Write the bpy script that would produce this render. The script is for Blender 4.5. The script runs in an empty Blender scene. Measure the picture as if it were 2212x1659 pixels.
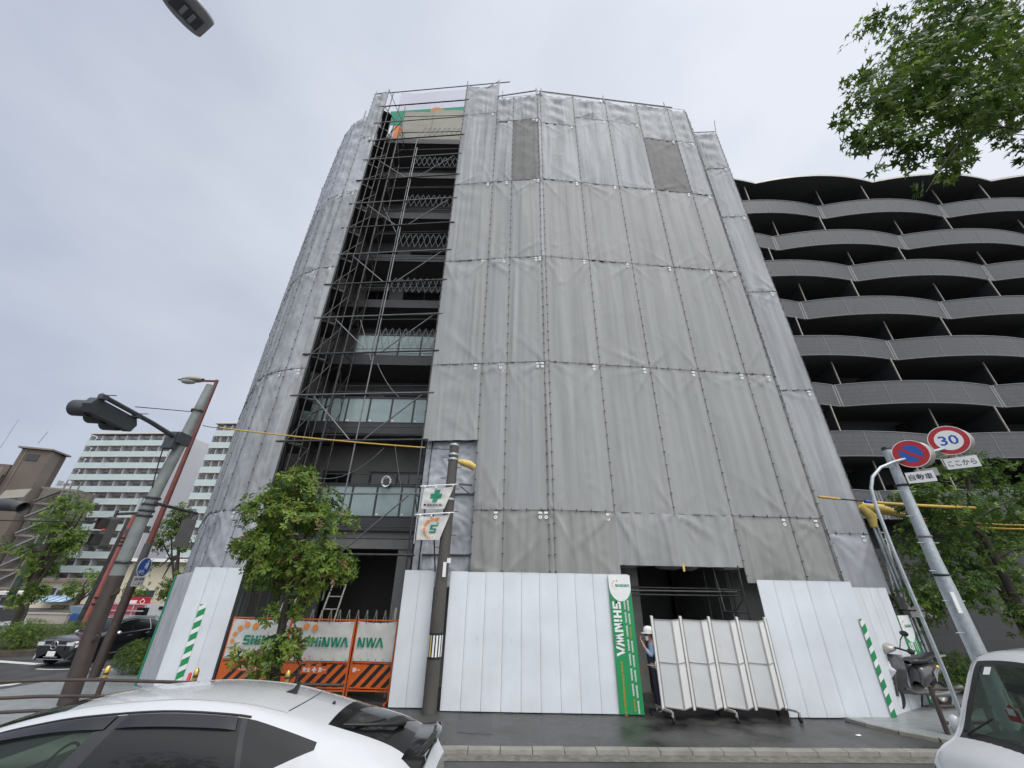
import bpy, math, random
import numpy as np
from mathutils import Vector, Matrix, noise
S = bpy.context.scene
COL = S.collection
rnd = random.Random(7)
PI = math.pi
# ---------------------------------------------------------------- camera
PITCH, ROLL, EYE, FPX, IW, IH = math.radians(27.08), math.radians(1.0), 2.8, 831.0, 2212.0, 1659.0
_fw = Vector((0, math.cos(PITCH), math.sin(PITCH)))
_u0 = Vector((0, -math.sin(PITCH), math.cos(PITCH)))
_rt = Vector((1, 0, 0)) * math.cos(ROLL) + _u0 * math.sin(ROLL)
_up = -Vector((1, 0, 0)) * math.sin(ROLL) + _u0 * math.cos(ROLL)
_o = Vector((0, 0, EYE))
cam = bpy.data.cameras.new('camera')
cam.sensor_fit = 'HORIZONTAL'; cam.sensor_width = 36.0; cam.lens = 36.0 * FPX / IW
cam.clip_start = 0.05; cam.clip_end = 3000
camo = bpy.data.objects.new('camera', cam); COL.objects.link(camo)
mm = Matrix((_rt, _up, -_fw)).transposed().to_4x4(); mm.translation = _o
camo.matrix_world = mm
S.camera = camo
def _ray(x, y): return _fw * FPX + _rt * (x - IW / 2) - _up * (y - IH / 2)
def at(x, y, Y):            # survey: sight line met with the vertical plane at distance Y
    d = _ray(x, y); return _o + d * (Y / d.y)
def gz(x, y, Z=0.0):        # survey: sight line met with the level Z
    d = _ray(x, y); return _o + d * ((Z - EYE) / d.z)
# ---------------------------------------------------------------- light
S.view_settings.view_transform = 'Standard'; S.view_settings.look = 'None'
S.view_settings.exposure = 0.0; S.view_settings.gamma = 1.0
SUN_EL, SUN_AZ = math.radians(62), math.radians(150)   # azimuth from +Y clockwise: high behind the camera, to the right
W = bpy.data.worlds.new('World'); S.world = W; W.use_nodes = True
nt = W.node_tree; nt.nodes.clear(); N = nt.nodes; L = nt.links
out = N.new('ShaderNodeOutputWorld'); bg = N.new('ShaderNodeBackground'); bg.inputs['Strength'].default_value = 0.1
sky = N.new('ShaderNodeTexSky'); sky.sky_type = 'NISHITA'; sky.sun_disc = False
sky.sun_elevation = SUN_EL; sky.sun_rotation = SUN_AZ; sky.air_density = 1.0; sky.dust_density = 3.0
tc = N.new('ShaderNodeTexCoord')
mp = N.new('ShaderNodeMapping'); mp.inputs['Scale'].default_value = (1.0, 1.0, 2.2)
no = N.new('ShaderNodeTexNoise'); no.inputs['Scale'].default_value = 1.5; no.inputs['Detail'].default_value = 7; no.inputs['Roughness'].default_value = 0.5
dt = N.new('ShaderNodeVectorMath'); dt.operation = 'DOT_PRODUCT'; dt.inputs[1].default_value = (0.86, 0.28, 0.42)
ma = N.new('ShaderNodeMath'); ma.operation = 'MULTIPLY_ADD'; ma.inputs[1].default_value = 0.40; ma.inputs[2].default_value = -0.03
ad = N.new('ShaderNodeMath'); ad.operation = 'MULTIPLY_ADD'; ad.inputs[1].default_value = 0.95
cr = N.new('ShaderNodeValToRGB')
e = cr.color_ramp.elements
e[0].position = 0.22; e[0].color = (5.25, 5.8, 7.05, 1)
e[1].position = 0.82; e[1].color = (8.9, 9.3, 10.2, 1)
x = cr.color_ramp.elements.new(0.5); x.color = (6.95, 7.45, 8.45, 1)
mix = N.new('ShaderNodeMixRGB'); mix.inputs['Fac'].default_value = 0.92
L.new(tc.outputs['Generated'], mp.inputs['Vector']); L.new(mp.outputs[0], no.inputs['Vector'])
L.new(tc.outputs['Generated'], dt.inputs[0]); L.new(dt.outputs['Value'], ma.inputs[0])
L.new(no.outputs['Fac'], ad.inputs[0]); L.new(ma.outputs[0], ad.inputs[2])
L.new(ad.outputs[0], cr.inputs['Fac'])
L.new(sky.outputs[0], mix.inputs[1]); L.new(cr.outputs[0], mix.inputs[2])
d2 = N.new('ShaderNodeVectorMath'); d2.operation = 'DOT_PRODUCT'; d2.inputs[1].default_value = (0.1, -0.8, 0.6)   # added brightness in the unseen sky behind the camera, to light the facades
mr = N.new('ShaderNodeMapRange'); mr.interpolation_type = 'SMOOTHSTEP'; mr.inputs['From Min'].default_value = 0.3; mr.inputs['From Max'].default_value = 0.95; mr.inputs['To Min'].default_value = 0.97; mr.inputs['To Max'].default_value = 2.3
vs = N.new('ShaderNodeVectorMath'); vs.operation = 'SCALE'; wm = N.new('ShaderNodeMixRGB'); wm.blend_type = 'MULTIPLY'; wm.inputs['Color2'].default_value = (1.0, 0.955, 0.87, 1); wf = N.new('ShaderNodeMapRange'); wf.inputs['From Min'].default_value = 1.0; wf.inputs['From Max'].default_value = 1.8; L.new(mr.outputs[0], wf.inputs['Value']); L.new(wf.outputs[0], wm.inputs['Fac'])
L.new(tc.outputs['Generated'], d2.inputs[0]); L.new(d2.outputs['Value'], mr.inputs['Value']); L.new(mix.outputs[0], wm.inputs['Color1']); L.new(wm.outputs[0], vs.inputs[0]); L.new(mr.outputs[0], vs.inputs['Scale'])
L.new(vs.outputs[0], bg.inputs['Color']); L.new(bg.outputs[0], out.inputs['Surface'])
sl = bpy.data.lights.new('sun', 'SUN'); sl.energy = 1.5; sl.angle = math.radians(30); sl.color = (1.0, 0.97, 0.93)
so = bpy.data.objects.new('sun', sl); COL.objects.link(so)
sd = Vector((math.sin(SUN_AZ) * math.cos(SUN_EL), math.cos(SUN_AZ) * math.cos(SUN_EL), math.sin(SUN_EL)))
so.location = sd * 80; so.rotation_euler = (-sd).to_track_quat('-Z', 'Y').to_euler()
# ---------------------------------------------------------------- materials
def mat(name, col, rough=0.6, metal=0.0, vary=0.12, vscale=3.0, vstretch=(1, 1, 1), bump=0.0, bscale=20.0, bstretch=None, col2=None, trans=0.0, emit=0.0, coat=0.0, spec=0.5, detail=4, gloss_vary=0.0, con=0.2, scuff=0.0):
    m = bpy.data.materials.new(name); m.use_nodes = True
    t = m.node_tree; n = t.nodes; l = t.links
    p = n['Principled BSDF']; p.inputs['Roughness'].default_value = rough; p.inputs['Metallic'].default_value = metal
    p.inputs['Specular IOR Level'].default_value = spec
    if coat: p.inputs['Coat Weight'].default_value = coat; p.inputs['Coat Roughness'].default_value = 0.04
    c = n.new('ShaderNodeTexCoord'); g = n.new('ShaderNodeMapping'); g.inputs['Scale'].default_value = vstretch
    l.new(c.outputs['Object'], g.inputs['Vector'])
    a = n.new('ShaderNodeTexNoise'); a.inputs['Scale'].default_value = vscale; a.inputs['Detail'].default_value = detail
    l.new(g.outputs[0], a.inputs['Vector'])
    r = n.new('ShaderNodeValToRGB'); r.color_ramp.elements[0].position = 0.5 - con; r.color_ramp.elements[1].position = 0.5 + con
    c2 = col2 if col2 else tuple(min(1, v * (1 + vary)) for v in col)
    c1 = col if col2 else tuple(v * (1 - vary) for v in col)
    r.color_ramp.elements[0].color = (*c1, 1); r.color_ramp.elements[1].color = (*c2, 1)
    l.new(a.outputs['Fac'], r.inputs['Fac']); l.new(r.outputs[0], p.inputs['Base Color'])
    if scuff:
        w = n.new('ShaderNodeTexNoise'); w.inputs['Scale'].default_value = 7; w.inputs['Detail'].default_value = 10; w.inputs['Roughness'].default_value = .7
        g3 = n.new('ShaderNodeMapping'); g3.inputs['Scale'].default_value = (1, 1, .35); l.new(c.outputs['Object'], g3.inputs['Vector']); l.new(g3.outputs[0], w.inputs['Vector'])
        k = n.new('ShaderNodeMapRange'); k.inputs['From Min'].default_value = .62; k.inputs['From Max'].default_value = .78; k.inputs['To Max'].default_value = scuff; l.new(w.outputs['Fac'], k.inputs['Value'])
        x = n.new('ShaderNodeMixRGB'); x.inputs['Color2'].default_value = (*[v * .45 for v in col], 1); l.new(k.outputs[0], x.inputs['Fac']); l.new(r.outputs[0], x.inputs['Color1']); l.new(x.outputs[0], p.inputs['Base Color'])
    if gloss_vary:
        q = n.new('ShaderNodeMath'); q.operation = 'MULTIPLY_ADD'; q.inputs[1].default_value = gloss_vary; q.inputs[2].default_value = rough - gloss_vary / 2; q.use_clamp = True
        l.new(r.outputs['Alpha'] if False else a.outputs['Fac'], q.inputs[0]); l.new(q.outputs[0], p.inputs['Roughness'])
    if bump:
        b = n.new('ShaderNodeBump'); b.inputs['Strength'].default_value = bump; b.inputs['Distance'].default_value = 0.02
        g2 = n.new('ShaderNodeMapping'); g2.inputs['Scale'].default_value = bstretch or (1, 1, 1); l.new(c.outputs['Object'], g2.inputs['Vector'])
        a2 = n.new('ShaderNodeTexNoise'); a2.inputs['Scale'].default_value = bscale; a2.inputs['Detail'].default_value = 4
        l.new(g2.outputs[0], a2.inputs['Vector']); l.new(a2.outputs['Fac'], b.inputs['Height']); l.new(b.outputs[0], p.inputs['Normal'])
    if emit:
        p.inputs['Emission Color'].default_value = (*col, 1); p.inputs['Emission Strength'].default_value = emit
    if trans:
        o = n['Material Output']; tr = n.new('ShaderNodeBsdfTranslucent'); mx = n.new('ShaderNodeMixShader'); mx.inputs[0].default_value = trans
        l.new(r.outputs[0], tr.inputs['Color']); l.new(p.outputs[0], mx.inputs[1]); l.new(tr.outputs[0], mx.inputs[2]); l.new(mx.outputs[0], o.inputs['Surface'])
    return m
def glass(name, tint, through, rough=0.02, ior=1.5):
    m = bpy.data.materials.new(name); m.use_nodes = True
    t = m.node_tree; n = t.nodes; l = t.links; n.clear()
    o = n.new('ShaderNodeOutputMaterial'); tr = n.new('ShaderNodeBsdfTransparent'); tr.inputs[0].default_value = (*tint, 1)
    df = n.new('ShaderNodeBsdfPrincipled'); df.inputs['Base Color'].default_value = (*[v * 0.1 for v in tint], 1); df.inputs['Roughness'].default_value = 0.3
    gl = n.new('ShaderNodeBsdfGlossy'); gl.inputs['Roughness'].default_value = rough
    fr = n.new('ShaderNodeFresnel'); fr.inputs['IOR'].default_value = ior
    m1 = n.new('ShaderNodeMixShader'); m1.inputs[0].default_value = through; l.new(df.outputs[0], m1.inputs[1]); l.new(tr.outputs[0], m1.inputs[2])
    m2 = n.new('ShaderNodeMixShader'); l.new(fr.outputs[0], m2.inputs[0]); l.new(m1.outputs[0], m2.inputs[1]); l.new(gl.outputs[0], m2.inputs[2])
    l.new(m2.outputs[0], o.inputs[0]); return m
def leafmat(name, dark, light, tr=0.35):
    m = mat(name, dark, rough=0.42, col2=light, vscale=2.2, trans=tr, detail=8, spec=0.4); return m
M = {}
M['tarp'] = mat('tarp grey', (0.40, 0.41, 0.408), 0.62, vary=0.13, vscale=1.0, vstretch=(3.2, 3.2, 0.12), bump=0.9, bscale=1.7, bstretch=(3.4, 3.4, 0.3), trans=0.2, spec=0.3, detail=6)
M['tarp2'] = mat('tarp pale grey', (0.43, 0.45, 0.47), 0.58, con=0.14, vary=0.17, vscale=1.1, vstretch=(2.6, 2.6, 0.2), bump=0.95, bscale=2.0, bstretch=(2.4, 2.4, 0.5), trans=0.24, spec=0.3, detail=6)  # streaky tone; its added contrast paints light glowing through the sheets
M['tarp3'] = mat('tarp green grey', (0.335, 0.34, 0.33), 0.62, vary=0.14, vscale=1.3, vstretch=(3.0, 3.0, 0.16), bump=0.9, bscale=1.8, bstretch=(3.0, 3.0, 0.35), trans=0.15, spec=0.3, detail=6)
M['tarpdark'] = mat('mesh sheet dark', (0.21, 0.21, 0.205), 0.7, vary=0.12, vscale=2, bump=0.5, bscale=3, bstretch=(1, 1, 2.0), trans=0.2)
M['tarpsilver'] = mat('tarp silver', (0.44, 0.46, 0.50), 0.42, vary=0.1, vscale=1.5, bump=0.6, bscale=1.8, bstretch=(1.4, 1.4, 1.0), trans=0.14)
M['white'] = mat('hoarding white', (0.70, 0.735, 0.775), 0.4, vary=0.07, vscale=1.1, bump=0.16, bscale=1.6, detail=7, scuff=0.4)
M['white2'] = mat('gate white', (0.74, 0.75, 0.74), 0.4, vary=0.05, vscale=2, scuff=0.4)
M['corr'] = mat('clear pleated sheet', (0.55, 0.57, 0.62), 0.25, vary=0.12, vscale=5, vstretch=(3, 3, .4), trans=0.35)
M['green'] = mat('sign green', (0.015, 0.27, 0.09), 0.4, vary=0.06)
M['green2'] = mat('logo green', (0.01, 0.22, 0.13), 0.5, vary=0.05)
M['orangeM'] = mat('logo orange', (0.72, 0.26, 0.05), 0.5, vary=0.05)
M['gold'] = mat('lettering ochre', (0.5, 0.32, 0.03), 0.5, vary=0.05)
M['letter'] = mat('lettering white', (0.8, 0.82, 0.82), 0.5, vary=0.03)
M['black'] = mat('black paint', (0.015, 0.015, 0.016), 0.5, vary=0.2)
M['ink'] = mat('ink', (0.03, 0.03, 0.05), 0.6, vary=0.1)
M['cloth'] = mat('banner cloth', (0.74, 0.74, 0.71), 0.7, vary=0.06, vscale=2, bump=0.55, bscale=4, trans=0.25)
M['orange'] = mat('barrier orange', (0.60, 0.12, 0.022), 0.45, vary=0.12, vscale=6)
M['steel'] = mat('galvanised pipe', (0.17, 0.175, 0.18), 0.45, 0.4, vary=0.2, vscale=8)
M['steeld'] = mat('dark scaffold pipe', (0.055, 0.055, 0.055), 0.45, 0.3, vary=0.3, vscale=6)
M['galv'] = mat('galvanised pole', (0.42, 0.46, 0.48), 0.4, 0.5, vary=0.12, vscale=14, bump=0.1, bscale=40)
M['conc'] = mat('pole concrete', (0.08, 0.076, 0.068), 0.8, vary=0.2, vscale=2.5, vstretch=(1, 1, .35), bump=0.3, bscale=30)
M['wall'] = mat('bare concrete', (0.2, 0.2, 0.19), 0.85, vary=0.12, vscale=1.2, bump=0.2, bscale=6)
M['wallgrey'] = mat('grey wall tile', (0.17, 0.17, 0.17), 0.7, vary=0.08)
M['dark'] = mat('dark trim', (0.035, 0.036, 0.04), 0.5, vary=0.15)
M['soffit'] = mat('soffit', (0.10, 0.10, 0.097), 0.8, vary=0.1)
M['frost'] = mat('frosted pane', (0.27, 0.35, 0.35), 0.12, vary=0.06, spec=0.6)
M['winglass'] = glass('window glass', (0.08, 0.09, 0.1), 0.3)
M['beige'] = mat('beige board', (0.27, 0.26, 0.22), 0.7, vary=0.12, vscale=1.4)
M['sheetwhite'] = mat('pale veil sheet', (0.75, 0.75, 0.85), 0.6, vary=0.03, trans=0.5)
M['sheetgreen'] = mat('green veil sheet', (0.05, 0.42, 0.26), 0.6, vary=0.05, trans=0.45)
M['sheetorange'] = mat('orange veil disc', (0.85, 0.36, 0.12), 0.6, vary=0.05, trans=0.45)
M['asphalt'] = mat('road asphalt', (0.055, 0.056, 0.056), 0.5, vary=0.3, con=0.12, vscale=0.8, bump=0.6, bscale=60, gloss_vary=0.3, detail=9)
M['wet'] = mat('wet pavement asphalt', (0.022, 0.022, 0.022), 0.34, col2=(0.060, 0.060, 0.057), vscale=0.9, bump=0.35, bscale=70, gloss_vary=1.6, detail=10, con=0.09)
M['gutter'] = mat('gutter concrete', (0.15, 0.14, 0.12), 0.6, vary=0.35, vscale=9, bump=0.4, bscale=30, detail=8)
M['kerb'] = mat('kerb stone', (0.24, 0.23, 0.205), 0.65, vary=0.2, vscale=3, bump=0.3, bscale=30, detail=7)
M['ground'] = mat('earth', (0.11, 0.11, 0.10), 0.85, vary=0.2, vscale=0.4)
M['paint'] = mat('road paint', (0.62, 0.63, 0.62), 0.55, vary=0.15, vscale=6)
M['brown'] = mat('brown paint', (0.058, 0.043, 0.037), 0.5, vary=0.2, vscale=5)
M['redbrown'] = mat('red brown paint', (0.145, 0.042, 0.033), 0.5, vary=0.18, vscale=4)
M['red2'] = mat('faded red paint', (0.3, 0.095, 0.08), 0.55, vary=0.15, vscale=4)
M['grey'] = mat('signal grey', (0.065, 0.065, 0.062), 0.5, vary=0.12, vscale=6)
M['dkgrey'] = mat('signal dark grey', (0.055, 0.06, 0.068), 0.45, vary=0.15, vscale=8)
M['lampgrey'] = mat('lamp beige grey', (0.33, 0.31, 0.26), 0.5, vary=0.08)
M['lens'] = mat('lamp lens', (0.4, 0.42, 0.42), 0.1, vary=0.1)
M['redlit'] = mat('lit red signal', (1.0, 0.06, 0.03), 0.4, emit=1.6)
M['bulb'] = mat('lit bulb', (1.0, 0.93, 0.8), 0.4, emit=6.0)
M['blue'] = mat('sign blue', (0.012, 0.085, 0.38), 0.35, vary=0.04)
M['red'] = mat('sign red', (0.42, 0.012, 0.022), 0.35, vary=0.05)
M['signw'] = mat('sign white', (0.78, 0.79, 0.78), 0.35, vary=0.03)
M['alu'] = mat('sign aluminium', (0.42, 0.40, 0.37), 0.4, 0.4, vary=0.12, vscale=6)
M['yellow'] = mat('cable cover yellow', (0.52, 0.34, 0.07), 0.5, vary=0.12, vscale=7)
M['yellow2'] = mat('wrap yellow', (0.62, 0.46, 0.14), 0.6, vary=0.15, vscale=9)
M['goldcap'] = mat('gold cap', (0.75, 0.5, 0.14), 0.3, 0.7, vary=0.1)
M['wire'] = mat('wire', (0.02, 0.02, 0.022), 0.6)
M['bark'] = mat('bark', (0.05, 0.042, 0.034), 0.9, vary=0.3, vscale=8, vstretch=(1, 1, .3), bump=0.8, bscale=18)
M['leafA'] = leafmat('leaf yellow green', (0.10, 0.19, 0.022), (0.28, 0.38, 0.07), 0.4)
M['leafB'] = leafmat('leaf deep green', (0.035, 0.085, 0.02), (0.10, 0.18, 0.034))
M['leafC'] = leafmat('maple leaf', (0.03, 0.07, 0.012), (0.11, 0.17, 0.022), 0.45)
M['leafD'] = leafmat('hedge leaf', (0.05, 0.095, 0.02), (0.12, 0.18, 0.04))
M['leafbrown'] = leafmat('leaf russet', (0.13, 0.09, 0.04), (0.24, 0.17, 0.08), 0.3)
M['carwhite'] = mat('car white', (0.56, 0.575, 0.595), 0.25, vary=0.01, coat=1.0)
M['carblack'] = mat('car dark navy', (0.008, 0.009, 0.014), 0.2, vary=0.1, coat=1.0)
M['plastic'] = mat('black plastic', (0.018, 0.018, 0.02), 0.4, vary=0.15)
M['gloss'] = mat('gloss black', (0.012, 0.012, 0.013), 0.12, vary=0.1, coat=0.5)
M['tyre'] = mat('tyre', (0.02, 0.02, 0.02), 0.8)
M['chrome'] = mat('chrome', (0.75, 0.76, 0.78), 0.15, 0.9, vary=0.03)
M['carglass'] = glass('car side glass', (0.45, 0.56, 0.50), 0.75, .01, 1.32)
M['privacy'] = glass('privacy glass', (0.05, 0.06, 0.06), 0.25, .01, 1.32)
M['wsglass'] = glass('windscreen glass', (0.72, 0.84, 0.77), 0.94, .01, 1.4)
M['visor'] = glass('smoked visor', (0.25, 0.24, 0.3), 0.5)
M['lampclear'] = mat('headlamp clear', (0.6, 0.62, 0.64), 0.08, vary=0.2, vscale=15)
M['interior'] = mat('cabin grey', (0.24, 0.25, 0.22), 0.8, vary=0.15)
M['seat'] = mat('seat cloth', (0.36, 0.36, 0.30), 0.85, vary=0.1)
M['tile'] = None
M['skin'] = mat('skin', (0.42, 0.24, 0.17), 0.5)
M['shirt'] = mat('light blue shirt', (0.25, 0.33, 0.45), 0.8)
M['vest'] = mat('navy vest', (0.03, 0.04, 0.07), 0.8)
M['trouser'] = mat('dark trousers', (0.02, 0.022, 0.035), 0.85)
M['helmet'] = mat('helmet white', (0.8, 0.79, 0.74), 0.3)
# balustrade tile, brick grid with lighter joints
def tilemat(name, c1, c2, mortar, scale, bw, bh, ms=0.012, rough=0.55):
    m = bpy.data.materials.new(name); m.use_nodes = True; t = m.node_tree; n = t.nodes; l = t.links
    p = n['Principled BSDF']; p.inputs['Roughness'].default_value = rough
    c = n.new('ShaderNodeUVMap'); b = n.new('ShaderNodeTexBrick'); b.offset = 0.0
    b.inputs['Color1'].default_value = (*c1, 1); b.inputs['Color2'].default_value = (*c2, 1); b.inputs['Mortar'].default_value = (*mortar, 1)
    b.inputs['Scale'].default_value = scale; b.inputs['Mortar Size'].default_value = ms; b.inputs['Brick Width'].default_value = bw; b.inputs['Row Height'].default_value = bh
    l.new(c.outputs[0], b.inputs['Vector']); l.new(b.outputs['Color'], p.inputs['Base Color']); return m
M['tile'] = tilemat('balustrade tile', (0.075, 0.078, 0.085), (0.094, 0.096, 0.104), (0.05, 0.05, 0.054), 1.0, 0.1, 0.24, 0.012)
M['walltile'] = tilemat('dark wall panel', (0.030, 0.031, 0.033), (0.036, 0.037, 0.039), (0.05, 0.05, 0.05), 1.0, 1.2, 0.45, 0.012)
M['paver'] = tilemat('pale pavers', (0.30, 0.32, 0.33), (0.23, 0.245, 0.25), (0.17, 0.18, 0.18), 1.0, 0.2, 0.1, 0.008, 0.4)
# ---------------------------------------------------------------- mesh builder
class MB:
    def __init__(s): s.v = []; s.f = []; s.m = []; s.sm = []; s.uv = {}
    def add(s, vs, fs, mi=0, smooth=False):
        o = len(s.v); s.v += [tuple(v) for v in vs]
        for f in fs: s.f.append(tuple(i + o for i in f)); s.m.append(mi); s.sm.append(smooth)
        return s
    def quad(s, a, b, c, d, mi=0): return s.add([a, b, c, d], [(0, 1, 2, 3)], mi)
    def box(s, c, d, mi=0, R=None):
        x, y, z = d[0] / 2, d[1] / 2, d[2] / 2
        p = [Vector(q) for q in ((-x, -y, -z), (x, -y, -z), (x, y, -z), (-x, y, -z), (-x, -y, z), (x, -y, z), (x, y, z), (-x, y, z))]
        if R is not None: p = [R @ q for q in p]
        c = Vector(c); return s.add([q + c for q in p], [(3, 2, 1, 0), (4, 5, 6, 7), (0, 1, 5, 4), (1, 2, 6, 5), (2, 3, 7, 6), (3, 0, 4, 7)], mi)
    def bx(s, x0, x1, y0, y1, z0, z1, mi=0): return s.box(((x0 + x1) / 2, (y0 + y1) / 2, (z0 + z1) / 2), (x1 - x0, y1 - y0, z1 - z0), mi)
    def beam(s, p, q, w, h, mi=0, up=(0, 0, 1)):   # box from p to q
        p = Vector(p); q = Vector(q); d = q - p; l = d.length
        if l < 1e-6: return s
        d.normalize(); u = Vector(up); sx = d.cross(u)
        if sx.length < 1e-4: sx = d.cross(Vector((0, 1, 0)))
        sx.normalize(); uz = sx.cross(d)
        R = Matrix((d, sx, uz)).transposed(); return s.box((p + q) / 2, (l, w, h), mi, R)
    def tube(s, pts, r, n=8, mi=0, caps=True):
        pts = [Vector(p) for p in pts]; k = len(pts); rr = r if isinstance(r, (list, tuple)) else [r] * k
        vs = []; prev = None
        for i, p in enumerate(pts):
            d = (pts[min(i + 1, k - 1)] - pts[max(i - 1, 0)]).normalized()
            if prev is None:
                a = Vector((0, 0, 1)) if abs(d.z) < 0.9 else Vector((0, 1, 0)); x = d.cross(a).normalized()
            else:
                x = (prev - d * prev.dot(d)); x = x.normalized() if x.length > 1e-5 else d.orthogonal().normalized()
            prev = x; y = d.cross(x)
            vs += [p + (x * math.cos(2 * PI * j / n) + y * math.sin(2 * PI * j / n)) * rr[i] for j in range(n)]
        fs = [(i * n + j, i * n + (j + 1) % n, (i + 1) * n + (j + 1) % n, (i + 1) * n + j) for i in range(k - 1) for j in range(n)]
        s.add(vs, fs, mi, True)
        if caps: s.add(vs[:n], [tuple(range(n))[::-1]], mi); s.add(vs[-n:], [tuple(range(n))], mi)
        return s
    def cyl(s, p, q, r, n=12, mi=0, r2=None): return s.tube([p, q], [r, r if r2 is None else r2], n, mi)
    def lathe(s, prof, c, ax=(0, 0, 1), n=16, mi=0):   # prof: (radius, height)
        ax = Vector(ax).normalized(); x = ax.orthogonal().normalized(); y = ax.cross(x); c = Vector(c); vs = []
        for r, h in prof: vs += [c + ax * h + (x * math.cos(2 * PI * j / n) + y * math.sin(2 * PI * j / n)) * r for j in range(n)]
        fs = [(i * n + j, i * n + (j + 1) % n, (i + 1) * n + (j + 1) % n, (i + 1) * n + j) for i in range(len(prof) - 1) for j in range(n)]
        return s.add(vs, fs, mi, True)
    def prism(s, poly, o, u, v, w, mi=0):  # 2-D outline in (u,v) at o, thickness vector w
        o = Vector(o); u = Vector(u); v = Vector(v); w = Vector(w); n = len(poly)
        a = [o + u * p[0] + v * p[1] for p in poly]; b = [p + w for p in a]
        s.add(a + b, [tuple(range(n))[::-1], tuple(range(n, 2 * n))] + [(i, (i + 1) % n, n + (i + 1) % n, n + i) for i in range(n)], mi); return s
    def flat(s, poly, o, u, v, mi=0):
        o = Vector(o); u = Vector(u); v = Vector(v); return s.add([o + u * p[0] + v * p[1] for p in poly], [tuple(range(len(poly)))], mi)
    def disc(s, c, u, v, r, n=28, mi=0, r0=0.0):
        c = Vector(c); u = Vector(u); v = Vector(v)
        P = lambda a, q: c + u * (math.cos(a) * q) + v * (math.sin(a) * q)
        if r0 == 0: return s.add([P(2 * PI * j / n, r) for j in range(n)], [tuple(range(n))], mi)
        vs = [P(2 * PI * j / n, r0) for j in range(n)] + [P(2 * PI * j / n, r) for j in range(n)]
        return s.add(vs, [(j, n + j, n + (j + 1) % n, (j + 1) % n) for j in range(n)], mi)
    def grid(s, fn, nu, nv, mi=0, smooth=True, closed=False):
        vs = [fn(i / nu, j / nv) for j in range(nv + 1) for i in range(nu + 1)]
        fs = [(j * (nu + 1) + i, j * (nu + 1) + i + 1, (j + 1) * (nu + 1) + i + 1, (j + 1) * (nu + 1) + i) for j in range(nv) for i in range(nu)]
        return s.add(vs, fs, mi, smooth)
    def ball(s, c, r, n=12, mi=0, sc=(1, 1, 1)):
        c = Vector(c)
        return s.grid(lambda a, b: c + Vector((r * sc[0] * math.cos(2 * PI * a) * math.sin(PI * b), r * sc[1] * math.sin(2 * PI * a) * math.sin(PI * b), -r * sc[2] * math.cos(PI * b))), n, max(4, n // 2), mi)
    def build(s, name, mats, parent=None, world=True, uvs=None):
        if not isinstance(mats, (list, tuple)): mats = [mats]
        off = Vector((0, 0, 0)); q = parent
        if world:
            while q is not None: off += q.location; q = q.parent
        me = bpy.data.meshes.new(name); me.from_pydata([(v[0] - off.x, v[1] - off.y, v[2] - off.z) for v in s.v], [], s.f)
        for m in mats: me.materials.append(m if not isinstance(m, str) else M[m])
        me.polygons.foreach_set('material_index', s.m); me.polygons.foreach_set('use_smooth', s.sm)
        if uvs is not None:
            ul = me.uv_layers.new(name='UVMap')
            ul.data.foreach_set('uv', [c for lp in me.loops for c in uvs(s.v[lp.vertex_index])])
        me.update(); o = bpy.data.objects.new(name, me); COL.objects.link(o)
        if parent is not None: o.parent = parent
        return o
def thing(name, label, cat, loc=(0, 0, 0), group=None, rz=0.0):
    o = bpy.data.objects.new(name, None); COL.objects.link(o); o.location = loc; o.rotation_euler = (0, 0, rz); o.empty_display_size = 0.2
    o['label'] = label; o['category'] = cat
    if group: o['group'] = group
    return o
def tag(o, label, cat, group=None):
    o['label'] = label; o['category'] = cat
    if group: o['group'] = group
    return o
def struct(name, mb, m, uvs=None):
    o = mb.build(name, m, None, uvs=uvs); o['kind'] = 'structure'; return o
def dup(root, loc, label, group=None, rz=None):
    def cp(o, par):
        c = o.copy(); COL.objects.link(c)
        if par is not None: c.parent = par
        for k in list(o.children): cp(k, c)
        return c
    r = cp(root, None); r.location = loc; r['label'] = label
    if group: r['group'] = group
    if rz is not None: r.rotation_euler = (0, 0, rz)
    return r
# ---------------------------------------------------------------- lettering
def txt(mb, s, o, u, v, h, mi=0, bold=0.0, center=True, w=None):
    c = bpy.data.curves.new('t', 'FONT'); c.body = s; c.size = 1.0; c.offset = bold; c.resolution_u = 2
    ob = bpy.data.objects.new('t', c); me = bpy.data.meshes.new_from_object(ob)
    if not me.vertices: return
    xs = [p.co.x for p in me.vertices]; ys = [p.co.y for p in me.vertices]
    x0, x1, y0, y1 = min(xs), max(xs), min(ys), max(ys); k = h / max(1e-6, y1 - y0); kx = k if w is None else w / (x1 - x0)
    o = Vector(o); u = Vector(u); v = Vector(v)
    mb.add([o + u * ((p.co.x - ((x0 + x1) / 2 if center else x0)) * kx) + v * ((p.co.y - (y0 + y1) / 2) * k) for p in me.vertices], [tuple(p.vertices) for p in me.polygons], mi)
    bpy.data.objects.remove(ob); bpy.data.meshes.remove(me); bpy.data.curves.remove(c)
def para(x0, x1, y0, y1, t): return [(x0, y0), (x0 + t, y0), (x1 + t, y1), (x1, y1)]
def rect(x0, x1, y0, y1): return [(x0, y0), (x1, y0), (x1, y1), (x0, y1)]
T = 0.24
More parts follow.
